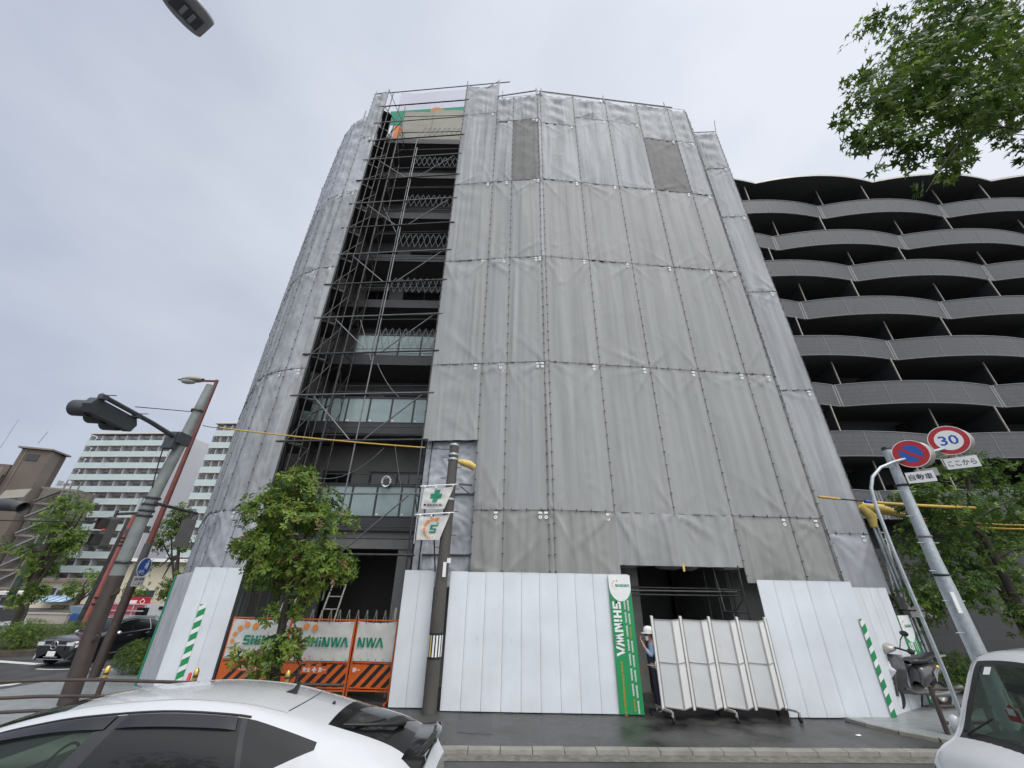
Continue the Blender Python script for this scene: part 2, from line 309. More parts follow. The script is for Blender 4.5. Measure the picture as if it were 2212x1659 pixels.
LOGO = [rect(0.05, .8, 1 - T, 1), rect(0, T, .4, 1 - T), rect(.0, .8, .4, .4 + T * .9), rect(.8 - T, .8, T * .9, .4), rect(0, .78, 0, T * .9),
        rect(.95, .95 + T, 0, 1), rect(.95 + T, 1.5, .38, .38 + T), rect(1.5, 1.5 + T, 0, .98),
        rect(1.9, 1.9 + T, 0, .66), rect(1.9, 1.9 + T, .78, 1),
        rect(2.3, 2.3 + T, 0, 1), para(2.78, 2.3, 0, 1, T * 1.1), rect(2.95, 2.95 + T, 0, 1),
        para(3.55, 3.3, 0, 1, T * .95), para(3.58, 3.8, 0, 1, T * .9), para(4.1, 3.85, 0, 1, T * .95), para(4.14, 4.42, 0, 1, T * .9),
        para(4.55, 4.9, 0, 1, T), para(5.32, 4.95, 0, 1, T * 1.1)]
LOGOW = 5.58
def logo(mb, o, u, v, h, mi=0):   # the wordmark, lower left corner at o
    for p in LOGO: mb.flat([(a * h, b * h) for a, b in p], o, u, v, mi)
def dots(mb, c, u, v, R, mi=0, big=0.2, n=9, a0=75, a1=300):   # arc of shrinking dots
    for i in range(n):
        a = math.radians(a0 + (a1 - a0) * (i / (n - 1)) ** 0.82); r = R * big * (1 - 0.78 * i / (n - 1))
        p = Vector(c) + Vector(u) * (R * math.cos(a)) + Vector(v) * (R * math.sin(a)); mb.disc(p, u, v, r, 14, mi)
# ================================================================ ground
def sstep(a, b, x):
    t = min(1, max(0, (x - a) / (b - a))); return t * t * (3 - 2 * t)
def gh(x): return -0.06 - 0.32 * sstep(-12.5, -17.5, x) if x < -12.5 else -0.06
g = MB(); g.quad((-900, -300, -0.75), (900, -300, -0.75), (900, 1500, -0.75), (-900, 1500, -0.75)); struct('ground', g, 'ground')
g = MB(); xs = [-140, -60, -30, -20] + [-18 + .5 * i for i in range(13)] + [-8, 0, 15, 60]
ys = [-25, 0, 9, 20, 40, 90]
for j in range(len(ys) - 1):
    for i in range(len(xs) - 1): g.quad(*[(xs[a], ys[b], gh(xs[a])) for a, b in ((i, j), (i + 1, j), (i + 1, j + 1), (i, j + 1))])
struct('road', g, 'asphalt')
KY = lambda x: 9.42 + 0.030 * x
def slab(poly, z0, z1, mb=None):
    mb = mb or MB(); n = len(poly)
    mb.add([(p[0], p[1], z1) for p in poly] + [(p[0], p[1], z0) for p in poly], [tuple(range(n))] + [(i, n + i, n + (i + 1) % n, (i + 1) % n) for i in range(n)]); return mb
uvw = lambda v: (v[0], v[1])
struct('pavement', slab([(-7, KY(-7) + .19), (9.1, KY(9.1) + .19), (9.1, 13), (12, 13.1), (12, 30), (-7, 30)], -0.3, 0.0), 'wet')
corner = [(-7, KY(-7) + .19), (-7, 30), (-13.0, 30), (-13.0, 15.5), (-13.15, 14.4), (-13.45, 13.3), (-13.7, 12.2), (-13.0, 10.8), (-11.6, KY(-11) + .19)]
struct('pavement', slab(corner[::-1], -0.6, 0.0), 'paver', uvs=uvw)
struct('pavement', slab([(8.05, 11.62), (8.25, 11.15), (8.6, 10.65), (9.1, 10.3), (9.9, 10.12), (11, 10.1), (40, 10.9), (40, 24), (9.2, 24), (9.2, 11.8)], -0.3, 0.035), 'paver', uvs=uvw)
g = MB()
x = -11.5
while x < 14:
    a, b = x + .006, x + .594; q = lambda X, d, z: (X, KY(X) + d, z)
    dz = rnd.uniform(-.004, .004)
    g.add([q(a, 0, -.1), q(b, 0, -.1), q(b, .02, .004 + dz), q(a, .02, .004 + dz), q(b, .185, .012 + dz), q(a, .185, .012 + dz), q(b, .185, -.1), q(a, .185, -.1)], [(0, 1, 2, 3), (3, 2, 4, 5), (5, 4, 6, 7), (0, 3, 5, 7), (1, 6, 4, 2)])
    x += .6
struct('kerb', g, 'kerb')
g = MB(); g.quad((-12, KY(-12) - .30, -.054), (30, KY(30) - .30, -.054), (30, KY(30), -.054), (-12, KY(-12), -.054)); struct('gutter', g, 'gutter')
g = MB(); pts = [(8.0, 11.6), (8.15, 11.2), (8.45, 10.7), (8.9, 10.28), (9.6, 10.04), (10.6, 9.98)]
for i in range(len(pts) - 1):
    p, q = Vector((*pts[i], -.02)), Vector((*pts[i + 1], -.02)); g.beam(p, q - (q - p) * .02, .13, .16)
struct('kerb', g, 'kerb')
g = MB(); P = [gz(*p, 0) for p in ((868 + 0, 1537), (966, 1538.5), (970, 1586), (866, 1582))]
z4 = lambda x, y: (823 + x * .628, 1508.7 + y * .628)
g.add([(p.x, p.y, .004) for p in [gz(*z4(*q)) for q in ((262, 118), (383, 125), (378, 56), (268, 54))]], [(0, 1, 2, 3)]); struct('pavement_patch', g, mat('patch asphalt', (.022, .022, .024), .3, vary=.3, vscale=6, bump=.3, bscale=80))
# painted markings on the crossing street
def mark(poly, z=-.04, name='road_marking'):
    g = MB(); g.add([(p.x, p.y, gh(p.x) + .005) for p in poly], [tuple(range(len(poly)))]); struct(name, g, 'paint')
zq = lambda x, y: (x * .15674, 1399 + y * .15674)      # 2550 crop
zg = lambda x, y, z=-.3: gz(*zq(x, y), z)
def line(p, q, w, z):
    a = gz(*zq(*p), z); b = gz(*zq(*q), z); d = (b - a); d.z = 0; d.normalize(); n = Vector((-d.y, d.x, 0)) * w / 2
    g = MB(); k = 8
    for i in range(k):
        u, v = a.lerp(b, i / k), a.lerp(b, (i + 1) / k); g.add([(r.x, r.y, gh(r.x) + .006) for r in (u - n, v - n, v + n, u + n)], [(0, 1, 2, 3)])
    struct('road_marking', g, 'paint')
line((-250, 165), (540, 222), .3, -.36); line((540, 222), (1030, 268), .14, -.22)
line((1215, 285), (1275, 285), .22, -.15); line((1380, 300), (1560, 312), .22, -.1)
line((-260, 470), (285, 462), .42, -.12)
# median of the crossing street
g = slab([(-19.8, 60), (-19.6, 21.5), (-20.2, 20.2), (-21.6, 19.6), (-40, 17.8), (-40, 60)][::-1], -.5, -.2); struct('median_strip', g, mat('median soil', (.07, .075, .03), .9, vary=.3, vscale=3, bump=.5, bscale=12))
g = MB()
for p, q in (((-19.5, 60), (-19.5, 21.5)), ((-19.5, 21.5), (-20.1, 20.1)), ((-20.1, 20.1), (-21.6, 19.48)), ((-21.6, 19.48), (-40, 17.7))): g.beam((*p, -.3), (*q, -.3), .16, .26)
struct('kerb', g, mat('dark kerb', (.07, .055, .045), .8, vary=.3))

# ================================================================ site building behind the sheets
FL = [0, 4.76, 8.47, 11.71, 14.9, 17.9, 21.1, 24.6, 28.0]
bld = thing('apartment_building', 'half finished apartment building with dark slabs and glass balconies inside the grey scaffold sheets', 'building', (0, 15, 0))
plan = [(-9.0, 15.0), (-3.05, 15.0), (-2.9, 14.2), (1.2, 13.62), (9.9, 14.35), (11.1, 15.5), (12.2, 15.5), (12.2, 27), (-13.2, 27), (-13.2, 20.2), (-10.2, 16.4)]
for i, z in enumerate(FL[1:]):
    mb = MB(); slab(plan, z - .36, z, mb); mb.add([(p[0], p[1], z - .36) for p in plan], [tuple(range(len(plan)))[::-1]])
    mb.build('floor_slab', 'soffit', bld)
    e = MB(); e.bx(-8.95, -3.06, 14.93, 14.997, z - .42, z + .04); e.build('edge_beam', 'dark', bld)
w = MB()
for i in range(2, len(plan) - 1):
    a, b = plan[i], plan[(i + 1) % len(plan)]
    z0 = 4.4
    if i == 3:   # vehicle opening at street level
        f = lambda x: (x, a[1] + (b[1] - a[1]) * (x - a[0]) / (b[0] - a[0]))
        w.quad((*a, 0), (*f(4.05), 0), (*f(4.05), 4.4), (*a, 4.4)); w.quad((*f(7.3), 0), (*b, 0), (*b, 4.4), (*f(7.3), 4.4))
        w.beam((4.05, 13.9, 2.2), (4.05, 16.5, 2.2), .25, 4.4); w.beam((7.3, 14.2, 2.2), (7.3, 19, 2.2), .25, 4.4)
        w.quad((4.1, 20, 0), (7.4, 20, 0), (7.4, 20, 4.4), (4.1, 20, 4.4))
    elif i != 8: z0 = 0
    else: z0 = 0
    w.quad((*a, z0), (*b, z0), (*b, 28.2), (*a, 28.2))
w.quad((-13.2, 20.2, 0), (-10.2, 16.4, 0), (-10.2, 16.4, 28), (-13.2, 20.2, 28)); w.quad((-10.2, 16.4, 0), (-9.0, 15.0, 0), (-9.0, 15.0, 27.3), (-10.2, 16.4, 27.3))
w.bx(-9.0, -8.86, 15.02, 17.0, 0, 27.2); w.bx(-3.2, -3.06, 15.02, 17.0, 0, 27.2)
w.build('wall', 'wall', bld)
for i, z in enumerate(FL[:-1]):
    top = FL[i + 1] - .37
    b = MB(); m = 'wall' if i in (1,) else 'wallgrey'
    WB = lambda *a: MB().bx(*a).build('back_wall', m, bld)
    if i == 0: WB(-8.8, -7.3, 17, 17.2, 0, top); WB(-4.0, -3.3, 15.15, 15.8, 0, top); WB(-8.8, -3.3, 15.1, 15.6, 3.75, top); WB(-8.8, -3.3, 21, 21.2, 0, top); 
    else:
        wl = [(-8.8, -8.2), (-6.9, -6.15), (-3.75, -3.25)]
        for (p, q) in wl: WB(p, q, 16.8, 16.95, z + .002, top - .002)
        WB(-8.2, -6.9, 16.8, 16.95, z + 2.2, top - .002); WB(-6.15, -3.75, 16.8, 16.95, z + 2.2, top - .002)
        WB(-3.45, -3.22, 16.0, 16.78, z + .002, top - .002)
    if i:
        for (p, q, k) in ((-8.2, -6.9, 2), (-6.15, -3.75, 2)):
            f = MB(); t = .06
            f.bx(p, q, 16.84, 16.9, z + 2.12, z + 2.2); f.bx(p, q, 16.84, 16.9, z + .02, z + .1)
            for r in range(k + 1):
                X = p + (q - p - t) * r / k; f.bx(X, X + t, 16.83, 16.91, z + .1, z + 2.12)
            fo = f.build('window', 'dark', bld); gl = MB(); gl.quad((p, 16.87, z + .1), (q, 16.87, z + .1), (q, 16.87, z + 2.12), (p, 16.87, z + 2.12)); gl.build('pane', 'winglass', fo)
for z, x0 in ((4.76, -8.8), (8.47, -8.8), (11.71, -7.25)):
    n = int(round((-3.2 - x0) / .93)); dx = (-3.2 - x0) / n
    f = MB(); f.bx(x0, -3.2, 14.93, 15.03, z + 1.17, z + 1.23); f.bx(x0, -3.2, 14.95, 15.02, z + .06, z + .1)
    for k in range(n + 1): f.bx(x0 + dx * k - .03, x0 + dx * k + .03, 14.94, 15.03, z + .1, z + 1.17)
    fr = f.build('balustrade', 'dark', bld)
    for k in range(n):
        p = MB(); p.bx(x0 + dx * k + .035, x0 + dx * (k + 1) - .035, 14.97, 14.99, z + .105, z + 1.165); p.bx(x0 + dx * k + .08, x0 + dx * k + .17, 14.964, 14.969, z + .14, z + .19, 1); p.build('glass_panel', ['frost', 'letter'], fr)
# downlights in the balcony soffits, a lit bulb behind a window
for z in (7.9, 11.1):
    for xx in (-4.2, -5.3): d = MB(); d.lathe([(.001, 0), (.07, 0), (.07, .03)], (xx, 15.6, z - .06)); d.build('downlight', 'dark', bld)
b = MB(); b.ball(at(696, 1029.5, 17.6), .06); b.build('light_bulb', 'bulb', bld)
# top storey: parapet boards and coloured veil sheets
b = MB()
for xx in (-7.7, -5.7): b.bx(xx, xx + (1.97 if xx < -6 else 2.4), 15.25 if xx < -6 else 15.2, 15.3, 28.02, 31.7 if xx < -6 else 31.9)
b.bx(-8.7, -3.1, 15.02, 15.18, 28.0, 28.35); b.build('parapet_board', 'beige', bld)
g = MB()
g.bx(-8.5, -7.75, 15.4, 15.42, 28.05, 28.5); g.bx(-8.3, -7.72, 15.45, 15.47, 28.5, 30.4, 1);
g.prism([(0, 0), (6, 0), (6, 2.6), (0, 1.7)], Vector((-9.3, 16.2, 31.8)), (1, 0, 0), (0, 0, 1), (0, .03, 0)); g.disc((-5.9, 16.17, 33.6), (1, 0, 0), (0, 0, 1), .5, 24, 1); g.build('veil_sheet', ['sheetgreen', 'sheetorange'], bld)
g = MB(); g.grid(lambda u, v: (-9.3 + 5.9 * u, 17.0 + .05 * math.sin(9 * u), 33.4 + .6 * u + (4.3 + .5 * u - .35 * math.sin(PI * u)) * v), 14, 6); g.build('veil_sheet', 'sheetwhite', bld)

# ================================================================ scaffold and its sheets
sc = thing('scaffolding', 'tall scaffold wrapped in laced grey sheets with one open dark bay, around the unfinished building', 'scaffold', (0, 12.9, 0))
def tarp(a, b, z0, z1, m, seed, top=0.0, pleat=.018, sag=0.0, edge=.022, off=0.0, nu=None, nv=None, crumple=0.0, zb0=None, zb1=None):
    """sheet hung between plan points a (left) and b (right); zb0/zb1 raise its lower corners"""
    a = Vector((a[0], a[1], 0)); b = Vector((b[0], b[1], 0)); d = b - a; Wd = d.length; d.normalize(); n = Vector((d.y, -d.x, 0)); H = z1 - z0
    r = random.Random(seed); ph = [r.uniform(0, 6.28) for _ in range(12)]; k1 = r.uniform(.28, .42); k2 = r.uniform(.5, .9); bi = r.uniform(-.03, .05); cs = r.choice([(1, .4), (.5, 1), (1, 1), (.7, .2)])
    nu = nu or max(10, int(Wd / .05)); nv = nv or max(12, int(H / .1))
    fold = [(r.uniform(.05, .95) * Wd, r.uniform(.2, 1.2), r.uniform(-.25, .25), r.uniform(.012, .034), r.uniform(.028, .065)) for _ in range(int(Wd * 2.6) + 1)]
    diag = [(r.choice((0, 1)), r.choice((0, 1, 1)), r.uniform(.25, 1.35), r.uniform(.5, 1.8), r.uniform(.012, .038)) for _ in range(10)]
    crs = [(r.uniform(.1, .9) * Wd, r.uniform(.1, .9) * H, r.uniform(0, PI), r.uniform(.15, .45), r.uniform(.006, .017)) for _ in range(int(Wd * H * 1.3))]
    def fn(u, v):
        x = u * Wd; t = (1 - v) * H; s = v * H; q = 0
        ns = noise.noise((x * .8 + seed * 7.3, s * .25, seed)); n2 = noise.noise((x * 1.6, s * .7 + seed * 3.1, seed * 2.0)); n3 = noise.noise((x * 3.1 + seed, s * .32, seed * 1.7))
        q += .024 * ns + .013 * n2 + pleat * .45 * n3
        for (fx, fl, sl, am, wd_) in fold:          # soft vertical creases, some only part of the way
            dx = (x - fx - sl * (t / H - .5) * .6 - .05 * n2) / wd_
            if abs(dx) < 3: q += am * math.exp(-dx * dx) * (.35 + .65 * math.sin(PI * min(1, max(0, (t / H) * fl + n2 * .4))) )
        for (cx, cy, an, ln, am) in diag:            # creases that fan out from the tied corners
            dx = abs(x - cx * Wd); dy = abs(t - (1 - cy) * H); rr = math.hypot(dx, dy)
            if rr < ln * 1.6: e_ = rr * (math.atan2(dy, dx + 1e-5) - an) / (.025 + .05 * rr); q += am * math.exp(-e_ * e_) * math.exp(-(rr / ln) ** 2)
        for (cx, cy, an, ln, am) in crs:             # short random creases
            dx, dy = x - cx, s - cy
            if abs(dx) < ln and abs(dy) < ln: a1 = dx * math.cos(an) + dy * math.sin(an); a2 = (-dx * math.sin(an) + dy * math.cos(an)) / .05; q += am * math.exp(-a2 * a2) * max(0, 1 - (a1 / ln) ** 2)
        k1_ = noise.noise((x * 1.1, seed, 3.0))
        q += edge * (math.exp(-t / .22) * math.cos(2 * PI * x / .46 + ph[2]) * (.5 + k1_) + .8 * math.exp(-s / .24) * math.cos(2 * PI * x / .46 + ph[3]) * (.5 - k1_))
        q += bi * math.sin(PI * u) * math.sin(PI * v)
        if sag:
            y = t + .22 * sag * (1 - (2 * u - 1) ** 2); q += sag * .06 * math.sin(2 * PI * y / 1.0 + ph[5] + 1.2 * n2) * math.sin(PI * u) * math.exp(-t / 1.5) + sag * .03 * math.sin(2 * PI * (t - .6 * x) / 1.1 + ph[6] + 2 * ns) * math.sin(PI * u) * .6
        if crumple:
            w1 = noise.noise((x * 1.9, s * 1.3, seed)); w2 = noise.noise((x * 3.4 + s * 2, s * 3.0 - x, seed + 5)); q += crumple * (.9 * w1 + .8 * (.35 - abs(w2)) + .3 * abs(noise.noise((x * 6, s * 5, seed))))
        hole = min(1, 10 * u, 10 * (1 - u)); q *= .25 + .75 * hole
        lo = 0 if zb0 is None else (zb0 * (1 - u) + zb1 * u)
        sg = top * (1 - (2 * u - 1) ** 2) * v
        return a + d * x + n * (q + off) + Vector((0, 0, z0 + lo * (1 - v) + s - sg))
    mb = MB(); mb.grid(fn, nu, nv); o = mb.build('sheet', m, sc)
    return o, a, b, d, n
def label(o, p, d, n, W=.12):      # white maker tag and ring under a seam
    t = MB(); p = p + n * .05; t.quad(p, p + d * W, p + d * W + Vector((0, 0, .06)), p + Vector((0, 0, .06)))
    t.disc(p + d * W * .5 + Vector((0, 0, -.1)), d, Vector((0, 0, 1)), .055, 14, 0, .02); t.build('maker_tag', 'letter', o)
seams = MB(); laces = MB(); ledg = MB()
def lace(p, z0, z1, d, n, step=.44):
    p = Vector((p[0], p[1], 0)); z = z0 + .2
    while z < z1:
        laces.beam(p + n * .045 - d * .035 + Vector((0, 0, z + rnd.uniform(-.01, .01))), p + n * .045 + d * .035 + Vector((0, 0, z + rnd.uniform(-.015, .015))), .016, .022); z += step * rnd.uniform(.93, 1.07)
    seams.beam(p + n * .02 + Vector((0, 0, z0)), p + n * .02 + Vector((0, 0, z1)), .011, .011, 0, up=(0, 1, 0))
ROWS = [2.85, 4.76, 10.05, 15.32, 20.5]
fB = lambda x: (x, 12.31 + (x - 1.35) * .087)
fA = lambda x: (x, 12.31 + (1.18 - x) * .098)
sd_ = 0
def column(p, q, rows, mats, tops=None, **kw):
    global sd_
    for i in range(len(rows) - 1):
        sd_ += 1; k = dict(kw)
        if i >= 4: k['sag'] = 1.0 if i == len(rows) - 2 else .2; k['edge'] = .05; k['top'] = .12 if i == len(rows) - 2 else 0
        o, a, b, d, n = tarp(p, q, rows[i], rows[i + 1], mats[i], sd_, **k)
        if 0 < i < 5 or i == 0: label(o, Vector((q[0], q[1], rows[i + 1] - .12)) - d * .3, d, n)
        ledg.tube([Vector((p[0], p[1], rows[i + 1])) + n * .035, Vector((q[0], q[1], rows[i + 1])) + n * .035], .009, 6)
        ledgt = rows[i + 1]; x = .25; Wd = (b - a).length
        while x < Wd: laces.beam(a + d * x + n * .05 + Vector((0, 0, ledgt + .05)), a + d * x + n * .05 + Vector((0, 0, ledgt - .05)), .02, .02, 0, up=(0, 1, 0)); x += .46
    lace(p, rows[0], rows[-1], d, n)
G5 = ['tarp3', 'tarp', 'tarp', 'tarp', 'tarp2', 'tarp2']
# right facade
bx_ = [1.35, 3.27, 5.2, 7.1, 9.02, 10.12]
for i in range(5):
    r = ROWS + [[25.3, 26.15, 26.15, 24.9, 24.9][i], 28.28 - .02 * i]; mm_ = list(G5)
    if i == 3: mm_[4] = 'tarpdark'
    if i in (1, 2): r = [4.76] + r[2:]; mm_ = mm_[1:]
    column(fB(bx_[i]), fB(bx_[i + 1]), r, mm_)
# folded-up sheets over the vehicle opening
for i in (1, 2):
    sd_ += 1; tarp(fB(bx_[i]), fB(bx_[i + 1]), 3.26, 4.76, 'tarp', sd_, pleat=.03, edge=.05)
    a, b = Vector((*fB(bx_[i]), 3.26)), Vector((*fB(bx_[i + 1]), 3.26)); mb = MB()
    mb.grid(lambda u, v: a.lerp(b, u) + Vector((0, .95 * v, -.10 * math.sin(PI * v) * (1 + .6 * math.sin(3 * PI * u)) + .12 * v + .02 * math.sin(25 * u))), 24, 8); mb.build('sheet', 'tarp3', sc)
lace(fB(10.12), 2.9, 28.2, Vector((1, .087, 0)), Vector((.087, -1, 0)))
# centre pleat between the two facades
sd_ += 1; column(fA(1.18), fB(1.35), [2.85, 4.76, 10.05, 15.32, 20.5, 25.6, 28.4], ['tarp3', 'tarp', 'tarp', 'tarp2', 'tarp2', 'tarp2'], pleat=.012, nu=6)
# left facade
ax = [-1.13, -.19, 1.18]
for i in range(2):
    r = ROWS + [25.65, 28.05]; mm_ = list(G5)
    if i == 1: mm_[4] = 'tarpdark'
    column(fA(ax[i]), fA(ax[i + 1]), r, mm_)
column(fA(-3.06), fA(-1.13), [7.05, 10.05, 15.32, 20.5, 26.6, 29.7], ['tarp', 'tarp', 'tarp', 'tarp2', 'tarp2'], sag=.3)
a = fA(-2.95); b = fA(-1.1); sd_ += 1
tarp((a[0], a[1] + .3), (b[0], b[1] + .3), 2.6, 7.15, 'tarpsilver', sd_, crumple=.07, pleat=.05, nu=44, nv=90)
# left flank, curving away
LP = [(-8.06, 13.15), (-8.9, 13.3), (-9.85, 13.72), (-10.65, 14.4), (-11.75, 15.75), (-12.9, 17.2), (-14.2, 18.85)]
for i in range(6):
    q, p = LP[i], LP[i + 1]; r = ROWS + [[29.8], [27.4], [27.4], [27.4], [27.4], [27.4]][i]
    if i == 0: r = ROWS + [25.2, 29.8]
    column(p, q, r, ['tarpsilver', 'tarp2', 'tarp2', 'tarp2', 'tarpsilver', 'tarp2'], crumple=.05 if i < 3 else 0, pleat=.025)
column((-14.5, 22), (-14.2, 18.85), ROWS + [27.4], G5, nu=6)
# right flank
column(fB(10.14), (11.15, 14.36), [2.85, 4.3, 10.0, 15.3, 20.5, 24.7, 28.0], ['tarp3', 'tarp3', 'tarp3', 'tarp3', 'tarp2', 'tarp2'], nu=14, pleat=.05)
column((11.2, 14.36), (12.55, 14.27), [2.6, 4.45, 10.06, 15.3, 20.5, 24.6, 28.0], ['tarpsilver'] + ['tarp2'] * 5)
lace((12.55, 14.27), 2.8, 28, Vector((1, 0, 0)), Vector((0, -1, 0)))
column((12.55, 14.3), (13.3, 20), [2.6, 10.06, 20.5, 28.0], ['tarp2'] * 3, nu=8)
o = seams.build('seam_cord', mat('seam cord', (.2, .2, .2), .8), sc); o['kind'] = 'stuff'
o = laces.build('lacing_tie', 'steeld', sc); o['kind'] = 'stuff'
o = ledg.build('seam_pipe', 'steel', sc); o['kind'] = 'stuff'
# open bay: standards, ledgers, braces, walkways
LV = [3.44, 5.26, 7.09, 8.9, 10.7, 12.49, 14.29, 16.07, 17.82, 19.56, 21.35, 23.08, 24.78, 26.53, 28.23]
def pipe(name, p, q, r=.027, m='steeld'):
    t = MB(); t.tube([p, q], r, 8); t.build(name, m, sc)
for (x, y, zt) in ((-8.0, 13.12, 30.1), (-7.55, 13.95, 30.0), (-7.15, 13.95, 29.8), (-8.75, 14.2, 27), (-8.45, 15.0, 27), (-7.0, 14.6, 24.8), (-3.06, 12.72, 30.3), (-2.8, 13.55, 30.0), (-7.85, 13.4, 30.2), (-7.7, 13.7, 28), (-7.35, 14.3, 30), (-8.2, 13.45, 30), (-2.95, 13.1, 29), (-7.6, 14.9, 27), (-3.2, 13.9, 27)): pipe('standard', (x, y, 0), (x, y, zt))
pipe('standard', (-5.45, 12.98, 2.2), (-5.45, 12.98, 23.95), .027, 'steel')
for i, z in enumerate(LV):
    pipe('ledger', (-8.35, 13.17, z), (-2.85, 12.7, z), .028 if i % 2 else .036, 'steeld' if i % 2 == 0 else 'steel')
    pipe('guard_rail', (-7.1, 14.0, z + .55), (-2.9, 13.85, z + .55), .02)
    for (p, q) in (((-8.0, 13.12), (-7.55, 13.95)), ((-8.75, 14.2), (-8.0, 13.12)), ((-3.06, 12.72), (-2.8, 13.55)), ((-8.45, 15.0), (-7.15, 13.95))): pipe('transom', (*p, z - .05), (*q, z - .05), .022)
    bd = MB(); bd.beam((-7.9, 13.5, z + .03), (-8.5, 14.7, z + .03), .5, .045); bd.build('walkway_board', 'dark', sc)
    bd = MB(); bd.beam((-2.65, 13.15, z + .03), (1.1, 12.8, z + .03), .5, .045); bd.beam((1.3, 12.85, z + .03), (10, 13.6, z + .03), .5, .045); bd.build('walkway_board', 'dark', sc)
    if i < 14:
        zn = LV[i + 1]
        for (A1, A2) in (((-8.0, 13.12), (-8.75, 14.2)), ((-7.55, 13.95), (-8.45, 15.0)), ((-7.15, 13.95), (-7.0, 14.6)), ((-3.06, 12.72), (-2.8, 13.55))):
            t = MB(); t.beam((*A1, z + .1), (*A2, zn - .1), .025, .025); t.beam((*A1, zn - .1), (*A2, z + .1), .025, .025); t.beam((*A1, z + .5), (*A2, z + .5), .025, .025); t.beam((*A1, z + .95), (*A2, z + .95), .025, .025); t.build('end_brace', 'steeld', sc)
        pipe('guard_rail', (-7.2, 14.25, z + .95), (-2.9, 14.05, z + .95), .016)
        zz = (z + LV[i + 1]) / 2; pipe('brace', (-8.0, 13.14, z), (-7.55, 13.95, LV[i + 1]), .02); pipe('brace', (-8.0, 13.14, LV[i + 1]), (-8.5, 14.2, z), .02)
for zt, zb in ((23.08, 21.35), (19.56, 17.82), (16.07, 14.29), (12.49, 10.7), (8.9, 7.09), (5.26, 3.44)):
    if zt > 6: pipe('brace', (-7.45, 13.16, zt - .05), (-5.7, 13.0, zb + .05), .024, 'steel')
    pipe('brace', (-3.3, 12.8, zt - .05), (-5.2, 13.0, zb + .05), .024, 'steel')
for z0, z1 in ((27.75, 28.6), (24.75, 25.6), (21.2, 22.15), (18.1, 19.05), (15.1, 16.0), (11.95, 13.0)):    # folding lattice guards
    t = MB(); n = 9; dx = 2.75 / n
    for k in range(n):
        x = -6.1 + dx * k; t.beam((x, 14.55, z0), (x + dx, 14.55, z1), .018, .018); t.beam((x, 14.57, z1), (x + dx, 14.57, z0), .018, .018)
        if k < n - 1: zm = (z0 + z1) / 2; t.beam((x + dx / 2, 14.53, zm + .18), (x + dx * 1.0, 14.53, z1), .012, .012); t.beam((x + dx / 2, 14.53, zm), (x + dx * 1.0, 14.53, z0), .012, .012)
    t.build('lattice_guard', 'steel', sc)
pipe('standard', (-6.2, 14.5, 11.7), (-6.2, 14.5, 29), .025, 'steel')
pipe('brace', (-7.1, 14.2, 20.6), (-6.0, 13.9, 18.4), .02, 'steel'); pipe('brace', (-6.9, 14.2, 13.2), (-5.9, 13.9, 10.9), .02, 'steel')
nt_ = MB(); nt_.quad((-8.5, 14.25, 3), (-9.0, 15.2, 3), (-9.0, 15.2, 28), (-8.5, 14.25, 28)); nt_.quad((-2.75, 12.9, 3), (-2.6, 13.7, 3), (-2.6, 13.7, 28), (-2.75, 12.9, 28)); nt_.build('dark_net', mat('black net', (.02, .02, .021), .9, vary=.3, vscale=12), sc)
# crown rails above the sheets
pipe('crown_rail', (-8.9, 13.4, 30.1), (-.45, 12.72, 30.35), .03, 'steel')
pipe('crown_rail', (-1.15, 12.55, 28.35), (1.2, 12.3, 28.55), .035, 'lampgrey'); pipe('crown_rail', (1.3, 12.33, 28.55), (9.4, 13.04, 28.45), .035, 'lampgrey')
pipe('crown_rail', (11.1, 14.3, 28.15), (12.5, 14.25, 28.2), .03, 'lampgrey'); pipe('standard', (12.5, 14.2, 28), (12.7, 14.2, 29.3), .025, 'steel')
for x in (1.12, 1.42, 5.15, 8.9): p = fB(x); pipe('standard', (p[0], p[1] - .03, 28.0), (p[0], p[1] - .03, 28.75), .03, 'steel')
for (x, y) in ((-1.1, 12.6), (-.9, 13.2), (-8.9, 13.35)): pipe('standard', (x, y, 27.6), (x, y, 30.3), .025, 'steel')
pipe('standard', (11.2, 14.3, 27.9), (11.2, 14.3, 28.6), .03, 'steel'); pipe('standard', (-9.2, 13.4, 27.2), (-9.2, 13.4, 28.2), .03, 'steel'); pipe('standard', (-11.7, 15.7, 27.3), (-11.8, 15.7, 28.1), .03, 'steel')
pipe('brace', (-3.06, 12.72, 28.2), (-1.1, 12.6, 30.2), .02, 'steel'); pipe('brace', (-8.0, 13.12, 30), (-7.15, 13.9, 28.2), .02); pipe('brace', (-7.15, 13.95, 30), (-8.0, 13.12, 28.2), .02)
